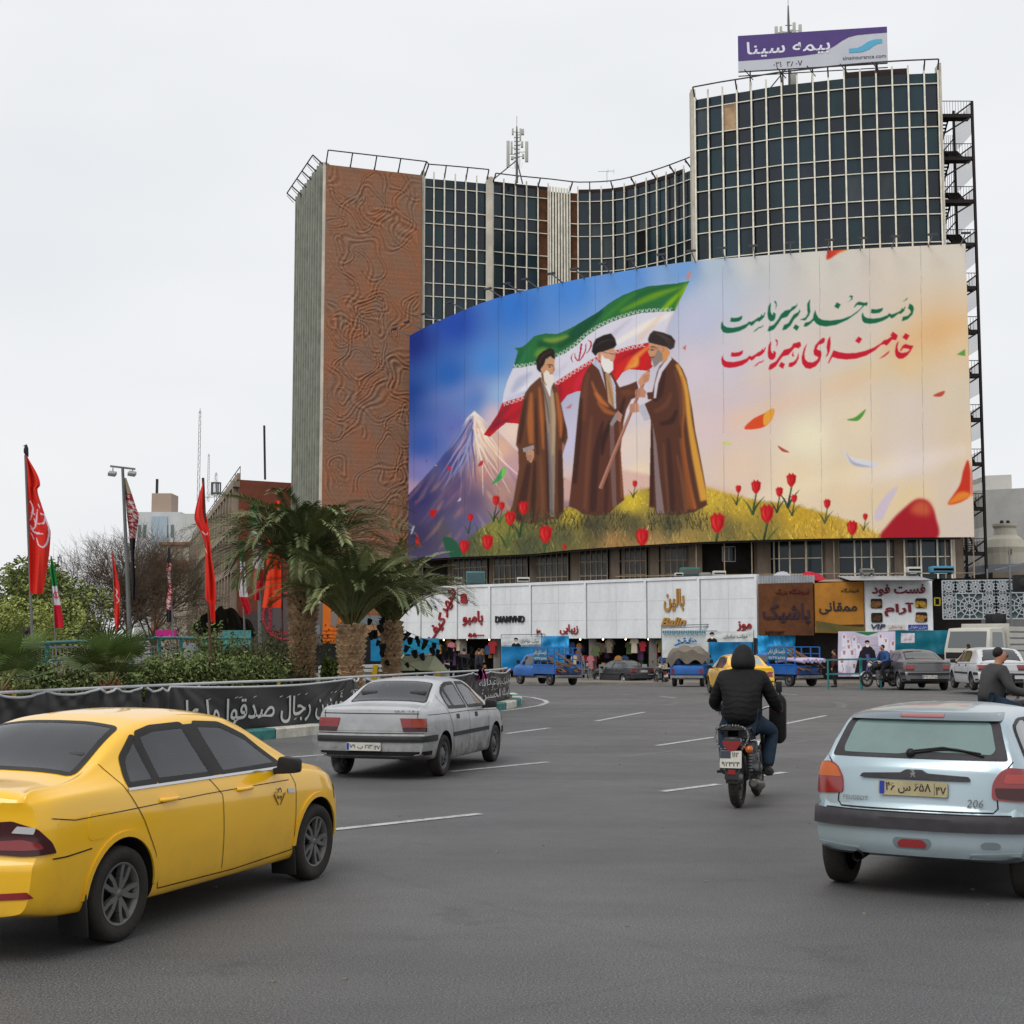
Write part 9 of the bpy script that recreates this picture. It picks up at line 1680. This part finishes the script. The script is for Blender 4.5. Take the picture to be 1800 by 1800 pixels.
def motorcycle(label,group=None):
 t=thing('motorcycle',(0,0,0),label,'motorcycle',0,group)
 for y,w_ in((0,.105),(1.27,.085)):
  M=Matrix.Translation((0,y,.305))@Matrix.Rotation(PI/2,4,'Y');h=w_/2;q=MB();q.lathe([(.215,-h*.5),(.235,-h*.9),(.275,-h),(.3,-h*.55),(.305,0),(.3,h*.55),(.275,h),(.235,h*.9),(.215,h*.5)],36,M)
  for k in range(40):a=k*PI/20;M2=M@Matrix.Rotation(a,4,'Z');q.xf=M2;q.box((.3,h*(.35 if k%2 else-.35),0),(.012,.02,h*.55),rz=.3);q.xf=None
  wh=q.build('wheel',rubber,t);q=MB();q.lathe([(.2,-.03),(.222,-.03),(.222,.03),(.2,.03),(.2,-.03)],30,M);q.lathe([(0,-.06),(.05,-.06),(.07,0),(.05,.06),(0,.06)],14,M)
  for k in range(7):a=k*2*PI/7;q.bar(M@Vector((0,0,0)),M@Vector((.21*math.cos(a),.21*math.sin(a),0)),.03,.018)
  q.build('rim',eng,wh)
 q=MB();q.tube([(0,1.0,.9),(0,.72,.72),(0,.5,.4),(0,.2,.36)],.03,8)
 for x in(-.1,.1):q.tube([(x,0,.305),(x,.45,.36)],.022,6);q.tube([(x*.9,.62,.7),(x,.15,.72),(x,-.2,.76)],.018,6);q.tube([(x*.9,.08,.70),(x*1.2,.04,.33)],.02,6);q.tube([(x,1.27,.305),(x*.9,1.03,.92)],.024,8)
 q.build('frame',frame_m,t);q=MB()
 for x in(-.125,.125):
  for k in range(9):q.lathe([(.026,0),(.034,.007),(.034,.012),(.026,.02)],10,Matrix.Translation((x,.06,.38+k*.032)))
 q.build('shock_spring',eng,t);q=MB();q.box((0,.62,.42),(.24,.3,.24));q.box((0,.68,.58),(.2,.2,.16));q.lathe([(0,-.16),(.1,-.16),(.11,-.05),(.11,.05),(.1,.16),(0,.16)],16,Matrix.Translation((0,.55,.36))@Matrix.Rotation(PI/2,4,'Y'));q.build('engine',eng,t,bevel=.02)
 P_=[[(x*w_,y,z+dz)for(x,dz)in((-.9,-.08),(-1,0),(-.8,.09),(-.3,.12),(.3,.12),(.8,.09),(1,0),(.9,-.08))]for y,w_,z in((.55,.07,.78),(.62,.12,.8),(.8,.155,.83),(.98,.14,.84),(1.06,.06,.84))];q=MB();q.grid(P_[::-1]);q.build('fuel_tank',tank_m,t)
 P_=[[(x*w_,y,z+dz)for(x,dz)in((-.9,-.07),(-1,-.01),(-.85,.03),(0,.04),(.85,.03),(1,-.01),(.9,-.07))]for y,w_,z in((-.22,.06,.82),(-.18,.11,.83),(.0,.125,.81),(.25,.135,.77),(.45,.12,.77),(.58,.07,.8))];q=MB();q.grid(P_[::-1]);q.build('seat',mat('bike_seat',(.02,.02,.021),.6),t)
 q=MB();q.box((0,-.2,.70),(.19,.2,.13));q.build('tail_cowl',tank_m,t,bevel=.035);q=MB();q.prism([(-.105,.045),(-.09,.055),(.09,.055),(.105,.045),(.05,-.035),(0,-.05),(-.05,-.035)],.04,frame((0,-.285,.665),(1,0,0)));q.build('tail_lamp',lamp_r,t)
 for x in(.175,):q=MB();q.lathe([(0,-.03),(.035,-.025),(.042,0),(.035,.025),(0,.03)],14,Matrix.Translation((x,-.27,.635))@Matrix.Rotation(PI/2,4,'X'));q.bar((x,-.25,.635),(x*.5,-.2,.66),.02);q.build('indicator',lamp_o,t)
 q=MB();q.tube(spline([(-.15,.1,.80),(-.17,-.12,.85),(-.15,-.27,.84),(0,-.3,.84),(.15,-.27,.84),(.17,-.12,.85),(.15,.1,.80)],5),.014,6)
 for y in(-.22,-.14,-.06):q.bar((-.15,y,.845),(.15,y,.845),.016)
 q.build('rear_rack',frame_m,t);q=MB()
 for i,p in enumerate(spline([(-.17,-.1,.85),(-.18,-.29,.76),(-.1,-.3,.62),(.06,-.31,.60),(.15,-.3,.70),(.17,-.29,.80),(.1,-.31,.875),(-.08,-.31,.88),(-.17,-.29,.84)],6)):q.lathe([(.008,-.005),(.014,0),(.008,.005)],6,Matrix.Translation(p)@Matrix.Rotation(i*1.57,4,'Y')@Matrix.Rotation(.8,4,'X'))
 q.build('chain',mat('steel_chain',srgb(150,150,150),.35,.8),t)
 a_=np.linspace(.2,2.6,12);q=MB();q.grid([[(x,-.345*math.cos(a-.15)*1.0,.305+.345*math.sin(a-.15))for a in a_]for x in(-.075,-.05,.05,.075)]);q.box((0,-.315,.36),(.13,.03,.16));q.build('mudguard',frame_m,t);q=MB();q.box((0,-.335,.40),(.08,.015,.05));q.build('reflector',lamp_r,t)
 q=MB();q.grid([[(x,1.27+.335*math.cos(a),.305+.335*math.sin(a))for a in np.linspace(.5,2.6,10)]for x in(-.06,0,.06)]);q.build('front_mudguard',chrome,t)
 M=frame((-.01,-.325,.53),(1,0,0),(0,.12,1));q=MB();q.prism(rpoly([(-.115,-.09),(.115,-.09),(.115,.09),(-.115,.09)],.01,2),.006,M);pl_=q.build('number_plate',plate_m,t);q=MB();q.xf=M@Matrix.Translation((0,0,.0072));q.bbox(-.113,.0,.01,.088,0,.001);q.xf=None;q.build('dark_band',mat('plate_dark',(.05,.055,.07),.5),pl_)
 q=MB();put_text(q,'۱۱۲',M@Matrix.Translation((.05,.05,.008)),height=.05,weight=.02);put_text(q,'۹۲۳۲۴',M@Matrix.Translation((0,-.045,.008)),width=.19,height=.055,weight=.02);q.build('digits',plate_k,pl_)
 q=MB();q.tube([(.1,.62,.5),(.15,.5,.3),(.17,.25,.28)],.022,8);q.lathe([(0,.0),(.03,.0),(.05,.0),(.055,.02),(.055,.46),(.03,.5)],16,Matrix.Translation((.19,-.12,.27))@Matrix.Rotation(-PI/2-.12,4,'X'));q.build('muffler',mat('muffler_metal',srgb(96,92,88),.35,.8,noise=(6,.4)),t)
 for x in(-1,1):q=MB();q.bar((x*.1,.5,.33),(x*.29,.5,.33),.035,.03);q.bar((x*.1,.12,.38),(x*.24,.12,.36),.03);q.bar((x*.12,.12,.38),(x*.12,.5,.34),.025);q.build('foot_peg',frame_m,t)
 q=MB();q.tube(spline([(-.36,.84,1.0),(-.2,.95,1.03),(0,1.0,.96),(.2,.95,1.03),(.36,.84,1.0)],5),.013,7);q.build('handlebar',chrome,t)
 for x in(-1,1):q=MB();q.tube([(x*.26,.9,1.03),(x*.32,.88,1.2)],.007,5);q.box((x*.33,.875,1.26),(.07,.025,.12));q.build('mirror',black_p,t,bevel=.008)
 q=MB();q.lathe([(0,.0),(.08,.0),(.09,.03),(.06,.12),(0,.14)],18,Matrix.Translation((0,1.17,.86))@Matrix.Rotation(PI/2,4,'X'));q.build('headlight',lamp_w,t);return t
mc=motorcycle('dark motorcycle with orange indicator and chain wrapped rack, carrying the hooded rider');mc_p=gnd(1297,1419);mc.location=mc_p;mc.rotation_euler=(0,0,-.33);MS=1.02;mc.scale=(MS,)*3
person('person in a black quilted jacket and black hood riding the near motorcycle',RIDE,mc_p,-.33,MS*1.02,quilt(),jeans,hood=True)
t=thing('case',mc_p,'flat black case hanging beside the hooded rider\'s knee','case',-.33);q=MB();q.prism(rpoly([(-.12,-.32),(.05,-.38),(.13,-.30),(.14,.26),(.08,.34),(-.1,.32)],.05),.09,Matrix.Translation((.30,.98,.93))@Matrix.Rotation(PI/2,4,'X')@Matrix.Scale(.8,4));q.build('shell',mat('black_leatherette',(.018,.017,.018),.45,noise=(3,.2)),t,bevel=.015);q=MB();q.tube(spline([(.24,.95,1.18),(.26,.92,1.23),(.33,.92,1.23),(.35,.95,1.18)],4),.012,6);q.build('grip',black_p,t)
def bike_copy(label,loc,rz,s=1.0):c=copy_tree(mc);c['label']=label;c.location=loc;c.rotation_euler=(0,0,rz);c.scale=(s,)*3;return c
pb=onground(1536,60);pb.z+=.12;bike_copy('motorcycle with chrome front mudguard beside the grey saloon',pb+Vector((.9,.4,0)),1.95,1.05)
person('person in a blue jacket leaning on a motorcycle by the poster',RIDE,pb+Vector((.9,.4,0)),1.95,1.05,mat('blue_jacket',srgb(44,74,120),.7,noise=(4,.2)),mat('dark_trousers',(.02,.02,.024),.8))
bike_copy('parked motorcycle squeezed beside the canvas covered pickup',onground(1167,78),.25)
pr_=onground(1757,21.5);bike_copy('motorcycle hidden behind the ice blue hatchback',pr_+Vector((-.45,.1,0)),-1.45)
person('bearded person in a grey jacket and sunglasses passing behind the hatchback',dict(RIDE,face=(.12,1,0)),pr_+Vector((-.45,.1,0)),-1.45,1.03,mat('charcoal_jacket',(.05,.048,.05),.7,noise=(4,.2)),jeans,beard=True,glasses=True)
blk=mat('black_coat',(.016,.015,.017),.7,noise=(4,.3));
person('person in a long black coat standing nearest the small hut',{},onground(816,62),.4,1.0,blk,blk);person('person in dark clothes walking behind the black bunting',dict(kn=(.1,.14,.5),knL=(-.1,-.1,.5)),onground(842,63),-1.2,1.0,mat('navy_coat',(.02,.022,.035),.7),blk);person('person with long dark hair seen beside the white hatchback',{},onground(1703,57,.15),.3,.98,blk,blk,long_hair=True);person('person in a maroon top by the leaning timber',{},onground(1467,67),1.2,1.0,mat('maroon_top',(.07,.02,.02),.7),blk)
cm2=mat('grey_chair_plastic',srgb(136,138,142),.5,noise=(3,.15));ch=thing('chair',(0,0,0),'x','chair');q=MB();q.box((0,0,.45),(.44,.44,.03));q.build('seat',cm2,ch);q=MB();q.box((0,.22,.7),(.42,.03,.45),R=rotm(rx=-.12));q.build('backrest',cm2,ch)
for x in(-.19,.19):
 for y in(-.19,.19):q=MB();q.bar((x,y,.44),(x*1.12,y*1.12,0),.03);q.build('leg',cm2,ch)
cl_=['grey plastic chair at the foot of the stack by the first pickup','grey plastic chair second in the stack by the first pickup','grey plastic chair topping the stack by the first pickup','single grey chair behind the dark grey sedan','lower grey chair outside the clothes shop','upper grey chair outside the clothes shop','grey chair between dark sedan and canvas pickup','grey chair under the gold lettering']
for i,(px,D,dz)in enumerate(((1031,84,0),(1031,84,.3),(1031,84,.6),(1062,84,.1),(1076,84,0),(1076,84,.35),(1145,82,0),(1127,82,.1))):
 c=ch if i==0 else copy_tree(ch);c.location=onground(px,D,.15+dz);c.rotation_euler=(0,0,.4+i*.7);tag(c,cl_[i],'chair','grey plastic chairs outside the shops')
t=thing('barrier',onground(1500,61.5),'teal tube barrier in front of the printed poster','barrier');o2=Vector(t.location);q=MB()
for p0,p1 in(((1452,1160,62),(1548,1158,61)),((1452,1185,62),(1520,1184,61.4))):q.bar(at(*p0),at(*p1),.07)
q.build('rail',teal,t,off=o2)
for x in(1455,1513,1548):q=MB();a=at(x,1156 if x==1513 else 1160,61.6);q.tube([a,Vector((a.x,a.y,gz(61.6)))],.07 if x==1513 else.04,8);q.build('post',teal,t,off=o2)
